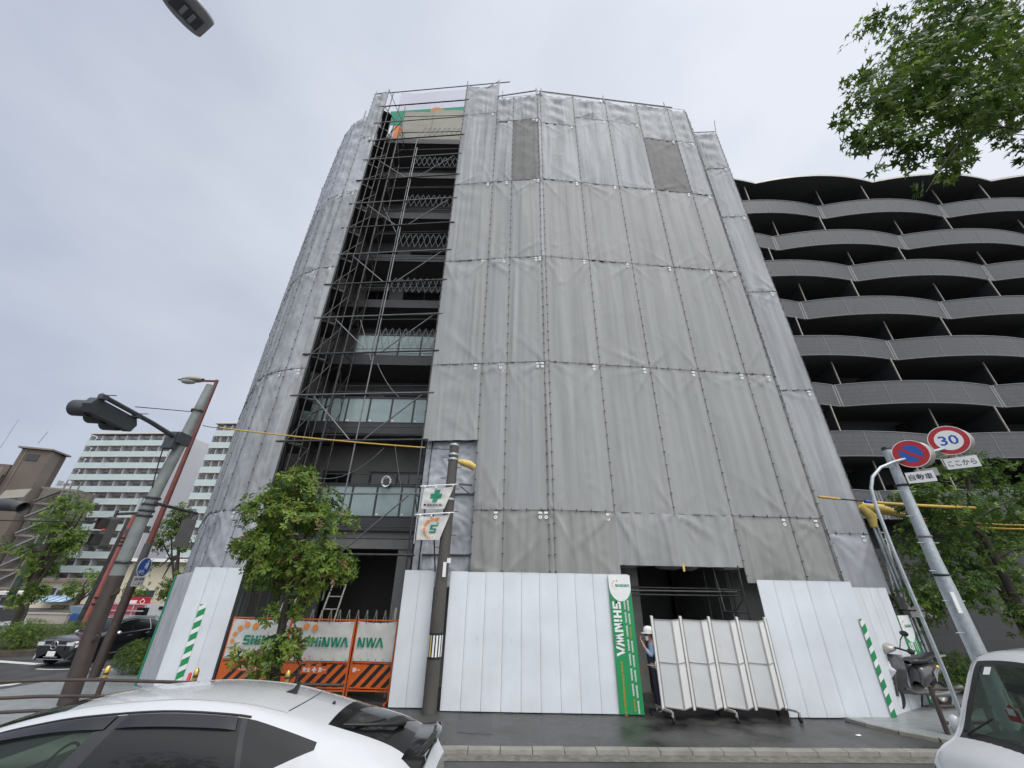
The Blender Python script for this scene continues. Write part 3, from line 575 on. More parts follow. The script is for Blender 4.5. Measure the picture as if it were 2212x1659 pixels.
# ================================================================ hoardings
def hoarding(name, label, pts, h, m='white', pw=.5, thick=.035, split=None):
    t = thing(name, label, 'hoarding', (pts[0][0], pts[0][1], 0))
    for i in range(len(pts) - 1):
        a = Vector((*pts[i], 0)); b = Vector((*pts[i + 1], 0)); d = b - a; Wd = d.length; d.normalize(); n = Vector((d.y, -d.x, 0)); k = max(1, int(round(Wd / pw))); s = Wd / k
        for j in range(k):
            p = a + d * (s * j + .0035); q = a + d * (s * (j + 1) - .0035); r = rnd.uniform(-.006, .006); ph = rnd.uniform(0, 9)
            f = MB()
            def fn(u, v): return p.lerp(q, u) + n * (.02 + .004 * noise.noise((u * 1.2 + ph, v * 2.6, ph)) + (-.006 if u in (0, 1) else 0)) + Vector((0, 0, .02 + (h - .02 + r) * v))
            f.grid(fn, 10, 14); f.quad(p + Vector((0, 0, .02)), q + Vector((0, 0, .02)), q + Vector((0, 0, h + r)), p + Vector((0, 0, h + r)))
            f.beam(p + n * .004 + Vector((0, 0, h + r + .01)), q + n * .004 + Vector((0, 0, h + r + .01)), thick, .02)
            f.build('panel', m, t)
    rail = MB()
    for i in range(len(pts) - 1):
        a = Vector((*pts[i], 0)); b = Vector((*pts[i + 1], 0)); d = (b - a).normalized(); n = Vector((-d.y, d.x, 0)); rail = MB()
        for z in (.5, 1.6, 2.7): rail.tube([a + n * .05 + Vector((0, 0, z)), b + n * .05 + Vector((0, 0, z))], .024, 8)
        rail.build('back_rail', 'steel', t)
    return t
hm = hoarding('hoarding', 'wide white panel hoarding between the concrete pole and the green company signboard', [(-1.585, 11.72), (.35, 11.70), (3.24, 11.70)], 2.98)
hoarding('hoarding', 'narrow free-standing strip of two white hoarding panels left of the concrete pole', [(-2.88, 11.92), (-2.04, 11.93)], 3.0, pw=.42)
hr = hoarding('hoarding', 'white panel hoarding right of the folding gate, behind the scooter', [(6.72, 11.68), (8.1, 11.72), (9.33, 11.76)], 2.9)
hoarding('hoarding', 'short white hoarding return set back behind the scooter, beside the grey conduits', [(9.33, 11.86), (11.32, 13.0)], 2.76, pw=.58)
hl = hoarding('hoarding', 'white panel hoarding at the left corner with green striped tape and a pleated clear end', [(-9.52, 13.02), (-8.0, 13.0)], 3.0)
f = MB(); a, b = Vector((-10.42, 13.62, 0)), Vector((-9.52, 13.03, 0)); d = (b - a).normalized(); n = Vector((d.y, -d.x, 0)); Wd = (b - a).length
f.grid(lambda u, v: a.lerp(b, u) + n * (.03 * math.sin(2 * PI * u * 9)) + Vector((0, 0, .02 + (2.78 + .1 * u) * v)), 90, 4); f.build('clear_panel', 'corr', hl)
f = MB(); f.beam(a + n * .02 + Vector((-.02, 0, 0)), a + n * .02 + Vector((-.02, 0, 2.78)), .05, .05, 0, up=(0, 1, 0)); f.build('edge_tape', 'green2', hl)
def stripes(par, o, d, n, z0, z1, w, pitch=.29, k=None):   # green tape with slanted white bands
    g = MB(); o = o + n * .032; v = Vector((0, 0, 1)); H = z1 - z0
    g.flat([(0, 0), (w, 0), (w, H), (0, H)], o + v * z0, d, v, 0); z = .08
    while z < H - .12: g.flat([(0, z), (w, z + .1), (w, z + .1 + pitch * .42), (0, z + pitch * .42)], o + v * z0 + n * .003, d, v, 1); z += pitch
    g.build('striped_tape', ['green', 'letter'], par)
stripes(hl, Vector((-8.98, 13.015, 0)), Vector((1, 0, 0)), Vector((0, -1, 0)), .05, 2.05, .2)
stripes(hr, Vector((9.19, 11.735, 0)), Vector((1, .03, 0)).normalized(), Vector((.03, -1, 0)), .04, 2.05, .13)
# green company signboard
X = Vector((1, 0, 0)); Z = Vector((0, 0, 1)); OUT = Vector((0, -1, 0))
def signboard(label, o, d, Hh, wd, tilt=0, dark=False):
    t = thing('company_signboard', label, 'signboard', o); n = Vector((d.y, -d.x, 0)); v = (Z + n * tilt).normalized()
    b = MB(); b.prism([(0, 0), (wd, 0), (wd, Hh), (0, Hh)], o + n * .02, d, v, n * .02); b.build('board', 'green', t)
    e = o + n * .044; g = MB()
    R = .30 * wd / .58; cy = Hh - .36 * wd / .58; arc = [(wd / 2 + wd / 2 * math.cos(a), cy + .10 + (wd * .62) * math.sin(a)) for a in [PI + PI * i / 16 for i in range(17)]]
    g.flat([(wd, Hh), (0, Hh)] + arc, e, d, v, 0)
    e2 = e + n * .003; k = wd / .58
    dots(g, e2 + d * .19 * k + v * (Hh - .24 * k), d, v, .105 * k, 3, .2, 8); logo(g, e2 + d * .17 * k + v * (Hh - .285 * k), d, v, .068 * k, 1)
    # big lettering running downwards, small repeats and the web address
    lh = .215 * k; Lb = Hh - .62 * k; logo(g, e2 + d * .05 * k + v * Lb + d * 0, -v, d, lh, 0)
    if not dark:
        tx = 'www.shinwakensetsu.com'; txt(g, tx, e2 + d * (.155 * k) + v * (Lb - LOGOW * lh - .13 - .52), -v, d, .07, 2, .012, w=1.12)
    yy = Hh - .56 * k; c = 0
    while yy > .2:
        for q, cx in enumerate((.345, .435)):
            if yy > .28: logo(g, e2 + d * cx * k + v * (yy - q * .03), -v, d, .044 * k, 2 if (c * 2 + q) in (5, 14, 19) else 0)
        yy -= .30 * k; c += 1
    g.build('lettering', ['letter', 'green2', 'gold', 'orangeM'], t); return t
signboard('tall green company signboard with white lettering fixed at the gate end of the wide hoarding', Vector((2.69, 11.66, .03)), X, 2.95, .58)
signboard('shorter green company signboard leaning behind the scooter at the right end of the site', Vector((11.32, 13.0, .05)), Vector((.9, .43, 0)).normalized(), 2.02, .62, 0, True)
# ---------------------------------------------------------------- white folding gate
ga = thing('folding_gate', 'white folding panel gate on castors across the site entrance', 'gate', (3.62, 11.5, 0))
GP = [3.66 + .747 * i for i in range(5)]; GY = lambda x: 11.42 + (x - 3.6) * .06
for i, x in enumerate(GP):
    y = GY(x); p = MB(); p.bx(x - .025, x + .025, y - .03, y + .03, .17, 2.06); p.bx(x + .025, x + .05, y - .01, y + .03, .2, 2.04, 1); p.build('post', ['white2', 'steel'], ga)
    if i % 2 == 0:
        c = MB(); c.beam((x, y, .19), (x + .1, y - .26, .2), .05, .04); c.beam((x, y, .19), (x - .06, y + .26, .2), .05, .04)
        for (dx, dy) in ((.11, -.28), (-.06, .27)): c.beam((x + dx, y + dy, .2), (x + dx, y + dy, .1), .04, .05, 0, up=(0, 1, 0)); c.cyl((x + dx - .018, y + dy, .06), (x + dx + .018, y + dy, .06), .06, 14, 1)
        c.build('castor', ['alu', 'tyre'], ga)
for i in range(4):
    xa, xb = GP[i] + .04, GP[i + 1] - .04; ya, yb = GY(xa), GY(xb); xf, yf = xa + .385, ya - .22
    for (p, q) in (((xa, ya), (xf, yf)), ((xf, yf), (xb, yb))):
        d = Vector((q[0] - p[0], q[1] - p[1], 0)); l = d.length; d.normalize(); n = Vector((d.y, -d.x, 0)); o = Vector((p[0], p[1], 0))
        for (z0, z1) in ((.24, 1.08), (1.1, 1.97)):
            f = MB()
            f.grid(lambda u, v: o + d * (.02 + (l - .04) * u) + n * (.004 * math.sin(PI * u) * math.sin(PI * v)) + Z * (z0 + (z1 - z0) * v), 6, 6)
            f.build('panel', 'white2', ga)
        f = MB()
        for z in (.23, 1.09, 1.98): f.beam(o + Z * z, o + d * l + Z * z, .022, .022)
        for s in (0.01, l - .01): f.beam(o + d * s + Z * .23, o + d * s + Z * 1.98, .022, .022, 0, up=(0, 1, 0))
        f.build('panel_frame', 'alu', ga)
h = MB(); h.tube([(3.6, 11.38, .95), (3.58, 11.32, .95), (3.58, 11.32, 1.1), (3.6, 11.38, 1.1)], .012, 6); h.build('handle', 'alu', ga)
# scaffold frame and hanging sheet cords inside the entrance
s2 = thing('scaffold_frame', 'dark tubular scaffold frame standing inside the gateway', 'scaffold', (6.6, 12.9, 0))
def pp(t, name, pts, r=.022, m='steeld'): b = MB(); b.tube(pts, r, 8); return b.build(name, m, t)
for y in (12.5, 13.2): pp(s2, 'upright', [(6.75, y, 0), (6.75, y, 3.3)]); pp(s2, 'upright', [(6.25, y + .5, 0), (6.25, y + .5, 3.3)])
pp(s2, 'hoop', [(6.75, 12.5, 3.2), (6.72, 12.6, 2.4), (6.55, 12.75, 2.15), (6.3, 12.9, 2.1), (6.25, 13.0, 3.2)])
for z in (2.1, 2.65, 3.2): pp(s2, 'crossbar', [(6.75, 12.5, z), (6.25, 13.0, z)])
b2 = thing('crossbar', 'dark horizontal pipes spanning the gateway above the folding gate', 'pipe', (5.4, 12.8, 2.55))
for z, y in ((2.6, 12.75), (2.5, 12.8), (2.68, 13.1)): pp(b2, 'pipe', [(3.4, y, z), (6.8, y + .2, z)], .028)
t = MB(); t.prism([(0, 0), (.055, 0), (.06, .2), (.02, .22), (0, .2)], Vector((5.12, 12.52, 3.12)), X, Z, OUT * .03); tag(t.build('yellow_tag', 'yellow2'), 'small yellow wrapped knot hanging under the folded sheet above the gate', 'tag')
# ---------------------------------------------------------------- orange barriers
Q = [((-7.55, 12.45), (-5.92, 12.42)), ((-5.86, 12.3), (-4.12, 12.28)), ((-4.10, 12.36), (-2.98, 12.3))]
BL = ['orange barrier with white company banner, leftmost behind the street tree', 'orange barrier with the full green company lettering, right beside the street tree', 'orange barrier whose banner is half covered, beside the narrow white hoarding']
for bi_, (a, b) in enumerate(Q):
    t = thing('safety_barrier', BL[bi_], 'barrier', (a[0], a[1], 0), 'orange barriers in front of the open bay')
    a = Vector((*a, 0)); b = Vector((*b, 0)); d = (b - a).normalized(); l = (b - a).length; n = Vector((d.y, -d.x, 0)); BW = 1.76
    f = MB()
    for s in (.015, l - .015): f.beam(a + d * s + Z * .06, a + d * s + Z * 1.79, .035, .035, 0, up=(0, 1, 0)); f.beam(a + d * s - n * .28 + Z * .03, a + d * s + n * .28 + Z * .03, .04, .05)
    for z in (.24, .3, .83, 1.78): f.beam(a + Z * z, a + d * l + Z * z, .03, .03)
    f.build('frame', 'orange', t)
    g = MB(); o = a + d * .035 + n * .012; L2 = l - .07; z0, z1 = .31, .79
    g.flat([(0, 0), (L2, 0), (L2, z1 - z0), (0, z1 - z0)], o + Z * z0, d, Z, 0); x = .02
    while x < L2 - .02:
        H = z1 - z0; x2 = x + .13; s_ = .46; P = [(x, 0), (x2, 0), (x2 + s_, H), (x + s_, H)]
        cl = [(min(p[0], L2), p[1] if p[0] <= L2 else H * max(0, (L2 - (x if i_ in (0, 3) else x2)) / s_)) for i_, p in enumerate(P)]
        if cl[2][1] > .04 and not (.42 < (x + .2) / BW < .0): g.flat(cl if cl[3][1] >= H - 1e-6 else [cl[0], cl[1], cl[2], cl[3]], o + Z * z0 + n * .003, d, Z, 1)
        x += .27
    cx = L2 * .5 if bi_ < 2 else .3
    g.flat([(cx - .34, .28), (cx + .34, .28), (cx + .34, .44), (cx - .34, .44)] if bi_ < 2 else [(0, .28), (.3, .28), (.3, .44), (0, .44)], o + Z * z0 + n * .005, d, Z, 0)
    e = o + Z * (z0 + .36) + n * .008
    if bi_ < 2:
        txt(g, '安全', e + d * (cx - .2), d, Z, .1, 2, .02); txt(g, '第一', e + d * (cx + .2), d, Z, .1, 2, .02)
        for r_ in (rect(cx - .055, cx + .055, -.018, .018), rect(cx - .018, cx + .018, -.055, .055)): g.flat(r_, e + n * .001, d, Z, 2)
    else: txt(g, '第一', e + d * .14, d, Z, .1, 2, .02)
    g.build('warning_panel', ['orange', 'black', 'letter'], t)
    c = MB(); sd0 = bi_ * 3.1
    def cf(u, v): return o + d * (L2 * u) + n * (.012 + .016 * noise.noise((u * 4 + sd0, v * 3, sd0)) + .008 * noise.noise((u * 11, v * 9 + sd0, 2))) + Z * (.86 + (.89 - .03 * math.sin(PI * u) * (1 if bi_ else .5)) * v)
    c.grid(cf, 26, 16)
    bn = c.build('banner', 'cloth', t); m_ = MB(); e = o + n * .042
    if bi_ < 2: dots(m_, e + d * .48 + Z * 1.27, d, Z, .36, 1, .22, 10, 62, 300); logo(m_, e + d * .42 + Z * 1.17, d, Z, .215, 0)
    else:
        m2 = MB(); logo(m2, e + d * -.42 + Z * 1.17, d, Z, .215, 0)
        keep = [i for i, f_ in enumerate(m2.f) if min(m2.v[k].x if hasattr(m2.v[k], 'x') else m2.v[k][0] for k in f_) > (o + d * .03).x]
        for i in keep: m_.add([m2.v[k] for k in m2.f[i]], [tuple(range(len(m2.f[i])))], 0)
    for k in range(6):
        for z in (.9, 1.71): m_.disc(e + d * (L2 * (.03 + .94 * k / 5)) + Z * z, d, Z, .012, 8, 2)
    m_.build('logo_print', ['green2', 'orangeM', 'ink'], bn)
# silver folding gate and ladders behind the barriers
t = thing('lattice_gate', 'silver folding lattice gate standing behind the orange barriers', 'gate', (-5, 12.85, 0))
for k in range(14):
    x = -6.9 + .26 * k; b = MB(); b.beam((x, 12.85, .2), (x + .26, 12.85, 1.98), .03, .012); b.beam((x, 12.88, 1.98), (x + .26, 12.88, .2), .03, .012); b.build('lattice_bar', 'alu', t)
b = MB(); b.bx(-3.25, -3.18, 12.8, 12.9, 0, 2.05); b.build('gate_post', 'alu', t)
def ladder(label, a, b_, w, m='alu', k=8):
    t = thing('step_ladder', label, 'ladder', a); a = Vector(a); b_ = Vector(b_)
    for s in (-w / 2, w / 2): pp(t, 'rail', [a + X * s, b_ + X * s * .8], .028, m)
    for i in range(k): f_ = (i + .6) / k; c = MB(); q = a.lerp(b_, f_); c.box(q, (w * (1 - .2 * f_), .07, .025)); c.build('step', m, t)
ladder('silver step ladder leaning behind the street tree trunk in the open bay', (-5.75, 13.6, 0), (-5.45, 14.1, 2.75), .52)
ladder('silver ladder half hidden behind the leftmost orange barrier', (-7.1, 13.5, 0), (-6.8, 14.0, 2.6), .4)
# ---------------------------------------------------------------- concrete pole, its flags and wires
cp = thing('utility_pole', 'dark wet concrete utility pole with a black and white striped band, between two white hoardings', 'pole', (-1.82, 11.6, 0))
b = MB(); b.tube([(-1.82, 11.62, 0), (-1.8, 11.62, 3), (-1.76, 11.62, 6.62)], [.172, .16, .14], 20); b.build('shaft', 'conc', cp)
b = MB()
for (z, r) in ((6.5, .146), (6.2, .15), (6.05, .152), (4.85, .16)): b.lathe([(r, 0), (r + .01, .01), (r + .01, .06), (r, .07)], (-1.77 - (6.6 - z) * .009, 11.62, z), n=20)
b.build('steel_band', 'galv', cp)
b = MB(); b.lathe([(.176, 0), (.176, .55)], (-1.815, 11.62, 1.05), n=24); b.build('striped_band', 'black', cp)
b = MB()
for k in range(14):
    a0 = 2 * PI * k / 14; b.grid(lambda u, v: Vector((-1.815 + .179 * math.cos(a0 + u * .25), 11.62 + .179 * math.sin(a0 + u * .25), 1.1 + .45 * v)), 2, 1, 1 if k == 9 else 0)
b.build('band_stripe', ['letter', 'yellow2'], cp)
b = MB(); b.box((-1.72, 11.43, 3.04), (.085, .02, .36)); b.box((-1.62, 11.44, 3.26), (.1, .03, .12)); b.build('number_plate', 'signw', cp)
pz = MB()
for k in range(9): z = 3.6 + .32 * k; s = 1 if k % 2 else -1; pz.tube([(-1.8 + s * .15, 11.62, z), (-1.8 + s * .3, 11.62, z)], .012, 6)
pz.build('step_bolt', 'steeld', cp)
b = MB(); b.beam((-1.7, 11.6, 5.35), (-1.15, 11.75, 5.35), .05, .05); b.beam((-1.5, 11.65, 5.3), (-1.15, 11.75, 5.05), .03, .03); b.build('bracket', 'steeld', cp)
b = MB(); b.tube([(-1.62, 11.62, 6.05), (-1.5, 11.65, 6.02), (-1.28, 11.72, 5.98), (-1.12, 11.8, 5.9)], [.05, .1, .12, .1], 10); tag(b.build('cable_cover', 'yellow2'), 'short orange-yellow insulating hood beside the top of the concrete pole', 'cable cover')
def flagq(name, label, px, Y, deco):
    P = [at(*q, Y) for q in px]  # TL TR BR BL
    t = thing(name, label, 'flag', P[0]); c = MB()
    def fn(u, v):
        top = P[0].lerp(P[1], u); bot = P[3].lerp(P[2], u); q = top.lerp(bot, v)
        return q + OUT * (.03 * math.sin(5 * u + 2 * v) + .02 * noise.noise((u * 4, v * 4, Y + P[0].z))) - Z * (.05 * (1 - (2 * u - 1) ** 2) * (1 - v))
    c.grid(fn, 20, 18); cl = c.build('cloth', 'cloth', t)
    d = MB(); pl = lambda u, v: fn(u, v) + OUT * .012
    deco(d, pl); d.build('print', ['green2', 'orangeM', 'ink'], cl)
    r = MB(); r.tube([P[0] - X * .12 + Z * .03, P[1] + X * .12 + Z * .04], .018, 8); r.build('flag_rod', 'letter', t)
    r = MB(); r.tube([P[0] - X * .06 + Z * .1, P[3] - X * .06 - Z * .1], .016, 8); r.build('flag_rod', 'galv', t)
    for u in (0.02, .4, .97): k = MB(); k.ball(fn(u, 0) + Z * .02 + OUT * .02, .03, 8); k.build('clip', 'letter', t)
def uvpoly(d, pl, poly, mi):   # printed shape that follows the cloth
    c = (sum(p[0] for p in poly) / len(poly), sum(p[1] for p in poly) / len(poly)); vs = [pl(*c)]; n = len(poly); ring = []
    for i in range(n):
        a, b = poly[i], poly[(i + 1) % n]
        for k in range(4): ring.append((a[0] + (b[0] - a[0]) * k / 4, a[1] + (b[1] - a[1]) * k / 4))
    vs += [pl(*p) for p in ring]; m = len(ring); d.add(vs, [(0, 1 + i, 1 + (i + 1) % m) for i in range(m)], mi)
def deco1(d, pl):
    for r in ((.28, .68, .27, .49), (.39, .57, .08, .27), (.39, .57, .49, .68)): uvpoly(d, pl, [(r[0], r[2]), (r[1], r[2]), (r[1], r[3]), (r[0], r[3])], 0)
    o = pl(.5, .82); u = (pl(.9, .82) - pl(.1, .82)).normalized(); txt(d, '信和建設(株)', o + u * .02 + OUT * .02, u, Z, .085, 2, .015)
    uvpoly(d, pl, [(.08, .8), (.14, .76), (.2, .8), (.14, .88)], 2)
def deco2(d, pl):
    for i in range(10):
        a = math.radians(70 + 225 * (i / 9) ** .85); cx, cy = .52 + .27 * math.cos(a), .5 - .40 * math.sin(a); r = .075 * (1 - .07 * i)
        uvpoly(d, pl, [(cx + r * math.cos(2 * PI * k / 10), cy + r * 1.15 * math.sin(2 * PI * k / 10)) for k in range(10)], 1)
    for r in ((.46, .72, .36, .43), (.46, .54, .43, .54), (.46, .70, .51, .57), (.63, .70, .57, .66), (.46, .70, .64, .71), (.65, .72, .28, .33)): uvpoly(d, pl, [(r[0], r[2]), (r[1], r[2]), (r[1], r[3]), (r[0], r[3])], 0)
flagq('flag', 'white flag with a green cross hanging beside the concrete pole', [(916.5, 1053), (981, 1049), (960, 1099), (909.5, 1099.5)], 11.38, deco1)
flagq('flag', 'white flag with a green S in a ring of orange dots, below the cross flag', [(906, 1114.5), (972, 1110), (949, 1166), (899.5, 1166)], 11.38, deco2)
b = MB(); b.tube([at(936, 1110, 11.65), at(940, 1235, 11.85)], .02, 8); tag(b.build('flag_pole', 'steeld'), 'thin dark upright rod behind the two flags', 'rod')
def sagline(name, label, a, b_, r, m, sag=.1, cat='cable', n=16):
    a = Vector(a); b_ = Vector(b_); t = MB(); t.tube([a.lerp(b_, i / n) - Z * sag * 4 * (i / n) * (1 - i / n) for i in range(n + 1)], r, 8); return tag(t.build(name, m), label, cat)
sagline('cable', 'thin yellow sleeved cable from the lamp post towards the concrete pole', at(474, 924, 12.3), at(918, 967, 11.7), .024, 'yellow', .05)
sagline('cable', 'thin dark end of the yellow cable tied to the top of the concrete pole', at(918, 967, 11.7), (-1.77, 11.6, 6.42), .012, 'wire', .02)
sagline('cable', 'thin pale wire from the lamp post to the yellow sleeve', at(438, 919, 12.9), at(474, 924, 12.3), .012, 'wire', .02)
# loose grey cables drooping through the open bay
sagline('cable', 'loose grey cable drooping across the open bay in front of the second balcony', at(660, 1020, 13.6), at(830, 967, 13.8), .012, 'steel', .6)
sagline('cable', 'loose grey cable hanging down beside the right edge of the open bay', at(853, 960, 13.8), at(868, 1060, 13.8), .012, 'steel', .05)
sagline('cable', 'loose grey cable hanging under the third floor slab in the open bay', at(815, 785, 13.9), at(862, 858, 13.9), .014, 'steel', .15)
t = MB(); c0 = at(835, 1041, 14.85)
for k in range(5): t.tube([c0 + Vector(((.15 + .018 * (k % 3)) * math.cos(a), -.02 * k, (.15 + .014 * k) * math.sin(a))) for a in [2 * PI * i / 20 for i in range(21)]], .015, 6)
tag(t.build('hose_coil', 'letter'), 'coil of white hose hung over the glass balcony rail in the open bay', 'hose')
# ---------------------------------------------------------------- worker behind the gate
def skinned(name, J, E_, R, m, parent=None, sub=2):
    me = bpy.data.meshes.new(name); me.from_pydata([tuple(j) for j in J], E_, []); o = bpy.data.objects.new(name, me); COL.objects.link(o)
    if parent is not None: o.parent = parent
    md = o.modifiers.new('skin', 'SKIN'); md.use_smooth_shade = True; sk = me.skin_vertices[0].data
    for i, r in enumerate(R): sk[i].radius = (r, r) if not isinstance(r, tuple) else r
    sk[0].use_root = True
    s = o.modifiers.new('sub', 'SUBSURF'); s.levels = sub; s.render_levels = sub; me.materials.append(M[m] if isinstance(m, str) else m); return o
# local axes: faces -x; z up; y right of him. stands at the gate post
J = [(0, 0, .93), (0, 0, 1.12), (.005, 0, 1.33), (0, 0, 1.45), (-.015, 0, 1.53), (-.03, 0, 1.60), (-.035, 0, 1.70),   # 0-6 pelvis..crown
     (.0, -.17, 1.41), (-.06, -.23, 1.18), (-.20, -.16, 1.37), (-.23, -.13, 1.44),                                     # 7-10 near arm raised
     (.0, .17, 1.41), (.02, .22, 1.14), (-.13, .20, .95), (-.18, .19, .90),                                             # 11-14 far arm
     (0, -.10, .88), (-.01, -.11, .48), (.02, -.11, .08), (-.12, -.12, .035),                                           # 15-18 near leg
     (0, .10, .88), (-.02, .11, .48), (.03, .11, .08), (-.11, .12, .035)]
Ee = [(0, 1), (1, 2), (2, 3), (3, 4), (4, 5), (5, 6), (2, 7), (7, 8), (8, 9), (9, 10), (2, 11), (11, 12), (12, 13), (13, 14), (0, 15), (15, 16), (16, 17), (17, 18), (0, 19), (19, 20), (20, 21), (21, 22)]
Rr = [(.14, .1), (.125, .095), (.14, .1), .07, .055, (.085, .075), (.07, .07), .06, .043, .032, .034, .06, .043, .032, .034, .085, .055, .04, .035, .085, .055, .04, .035]
k0 = len(J)
def fingers(w, dirv, side):
    global J, Ee, Rr
    w0 = w; palm = Vector(J[w]); dv = Vector(dirv).normalized(); sv = Vector(side).normalized(); up = dv.cross(sv)
    pc = palm + dv * .05; J.append(tuple(pc)); Rr.append((.036, .018)); Ee.append((w0, len(J) - 1)); c = len(J) - 1
    for i, (o, l) in enumerate(((-.03, .062), (-.01, .072), (.011, .068), (.031, .052))):
        p = pc + sv * o + dv * .035; q = p + dv * l * .6 - up * .012; r = q + dv * l * .35 - up * .03
        b0 = len(J); J += [tuple(p), tuple(q), tuple(r)]; Rr += [.010, .009, .008]; Ee += [(c, b0), (b0, b0 + 1), (b0 + 1, b0 + 2)]
    p = palm + sv * -.04 + dv * .03; q = p + dv * .035 - sv * .02; b0 = len(J); J += [tuple(p), tuple(q)]; Rr += [.012, .009]; Ee += [(w0, b0), (b0, b0 + 1)]
fingers(10, (-.35, .15, .85), (.3, 1, 0)); fingers(14, (-.6, 0, -.7), (0, 1, 0))
wk = thing('person', 'worker in white helmet and face mask behind the end post of the folding gate', 'person', (3.665, 11.74, .0), rz=math.radians(-8))
body = skinned('body', J, Ee, Rr, 'skin', wk)
skinned('trousers', [(0, 0, 1.0), (0, 0, .9), (0, -.1, .86), (-.01, -.11, .48), (.02, -.11, .1), (0, .1, .86), (-.02, .11, .48), (.03, .11, .1)], [(0, 1), (1, 2), (2, 3), (3, 4), (1, 5), (5, 6), (6, 7)], [(.155, .115), (.155, .115), .1, .075, .066, .1, .075, .066], 'trouser', wk)
skinned('shirt', [(0, 0, 1.16), (.005, 0, 1.34), (0, 0, 1.43), (0, -.17, 1.41), (-.06, -.235, 1.18), (-.17, -.18, 1.33), (0, .17, 1.41), (.02, .225, 1.14), (-.09, .2, 1.0)], [(0, 1), (1, 2), (1, 3), (3, 4), (4, 5), (1, 6), (6, 7), (7, 8)], [.135, .15, .085, .08, .064, .052, .08, .064, .052], 'shirt', wk)
skinned('vest', [(0, 0, .96), (0, 0, 1.12), (.005, 0, 1.33), (.0, 0, 1.40)], [(0, 1), (1, 2), (2, 3)], [.155, .155, .168, .12], 'vest', wk)
b = MB(); b.lathe([(.165, 0), (.17, .02)], (0, 0, .98), n=20); b.build('belt', 'letter', wk, world=False)
for s in (-.11, .11): b = MB(); b.box((-.06, s, .045), (.29, .1, .09)); b.build('boot', 'black', wk, world=False)
b = MB(); b.lathe([(.132, .0), (.13, .05), (.112, .11), (.07, .148), (.001, .16)], (-.03, 0, 1.655), n=22); b.lathe([(.128, -.012), (.15, -.008), (.15, .004), (.128, .01)], (-.035, 0, 1.655), n=22); b.prism([(0, -.1), (-.075, -.06), (-.09, 0), (-.075, .06), (0, .1)], Vector((-.13, 0, 1.645)), Vector((1, 0, 0)), Vector((0, 1, 0)), Vector((0, 0, .012))); b.build('helmet', 'helmet', wk, world=False)
b = MB(); b.grid(lambda u, v: Vector((-.035 - .095 * math.cos((u - .5) * 2.6), .085 * math.sin((u - .5) * 2.6), 1.50 + .09 * v + .0 * u)), 10, 4); b.build('face_mask', 'letter', wk, world=False)
b = MB()
for s in (-.032, .032): b.ball((-.112, s, 1.622), .011, 8)
b.build('eye', 'ink', wk, world=False)
b = MB(); b.tube([(-.105, 0, 1.625), (-.132, 0, 1.59)], [.009, .014], 8)
for s in (-.083, .083): b.ball((-.03, s, 1.6), .028, 8, 0, (.6, .35, 1))
b.build('nose_and_ear', 'skin', wk, world=False)

p = gz(1855, 1590, 0.0); t = MB(); t.add([(p.x - .05, p.y - .03, .012), (p.x + .05, p.y - .02, .008), (p.x + .06, p.y + .04, .02), (p.x - .04, p.y + .05, .009)], [(0, 1, 2, 3)]); tag(t.build('paper_scrap', 'letter'), 'small white scrap of paper lying on the dark pavement before the right hoarding', 'litter')
# ================================================================ vehicles
def hermite(xs, ys, x):
    n = len(xs)
    if x <= xs[0]: return ys[0]
    if x >= xs[-1]: return ys[-1]
    i = max(k for k in range(n - 1) if xs[k] <= x); h = xs[i + 1] - xs[i]; t = (x - xs[i]) / h
    def sl(k):
        if k == 0: return (ys[1] - ys[0]) / (xs[1] - xs[0])
        if k == n - 1: return (ys[-1] - ys[-2]) / (xs[-1] - xs[-2])
        a = (ys[k] - ys[k - 1]) / (xs[k] - xs[k - 1]); b = (ys[k + 1] - ys[k]) / (xs[k + 1] - xs[k])
        return 0 if a * b <= 0 else 2 * a * b / (a + b)
    m0, m1 = sl(i) * h, sl(i + 1) * h
    return ys[i] * (2 * t ** 3 - 3 * t * t + 1) + m0 * (t ** 3 - 2 * t * t + t) + ys[i + 1] * (3 * t * t - 2 * t ** 3) + m1 * (t ** 3 - t * t)
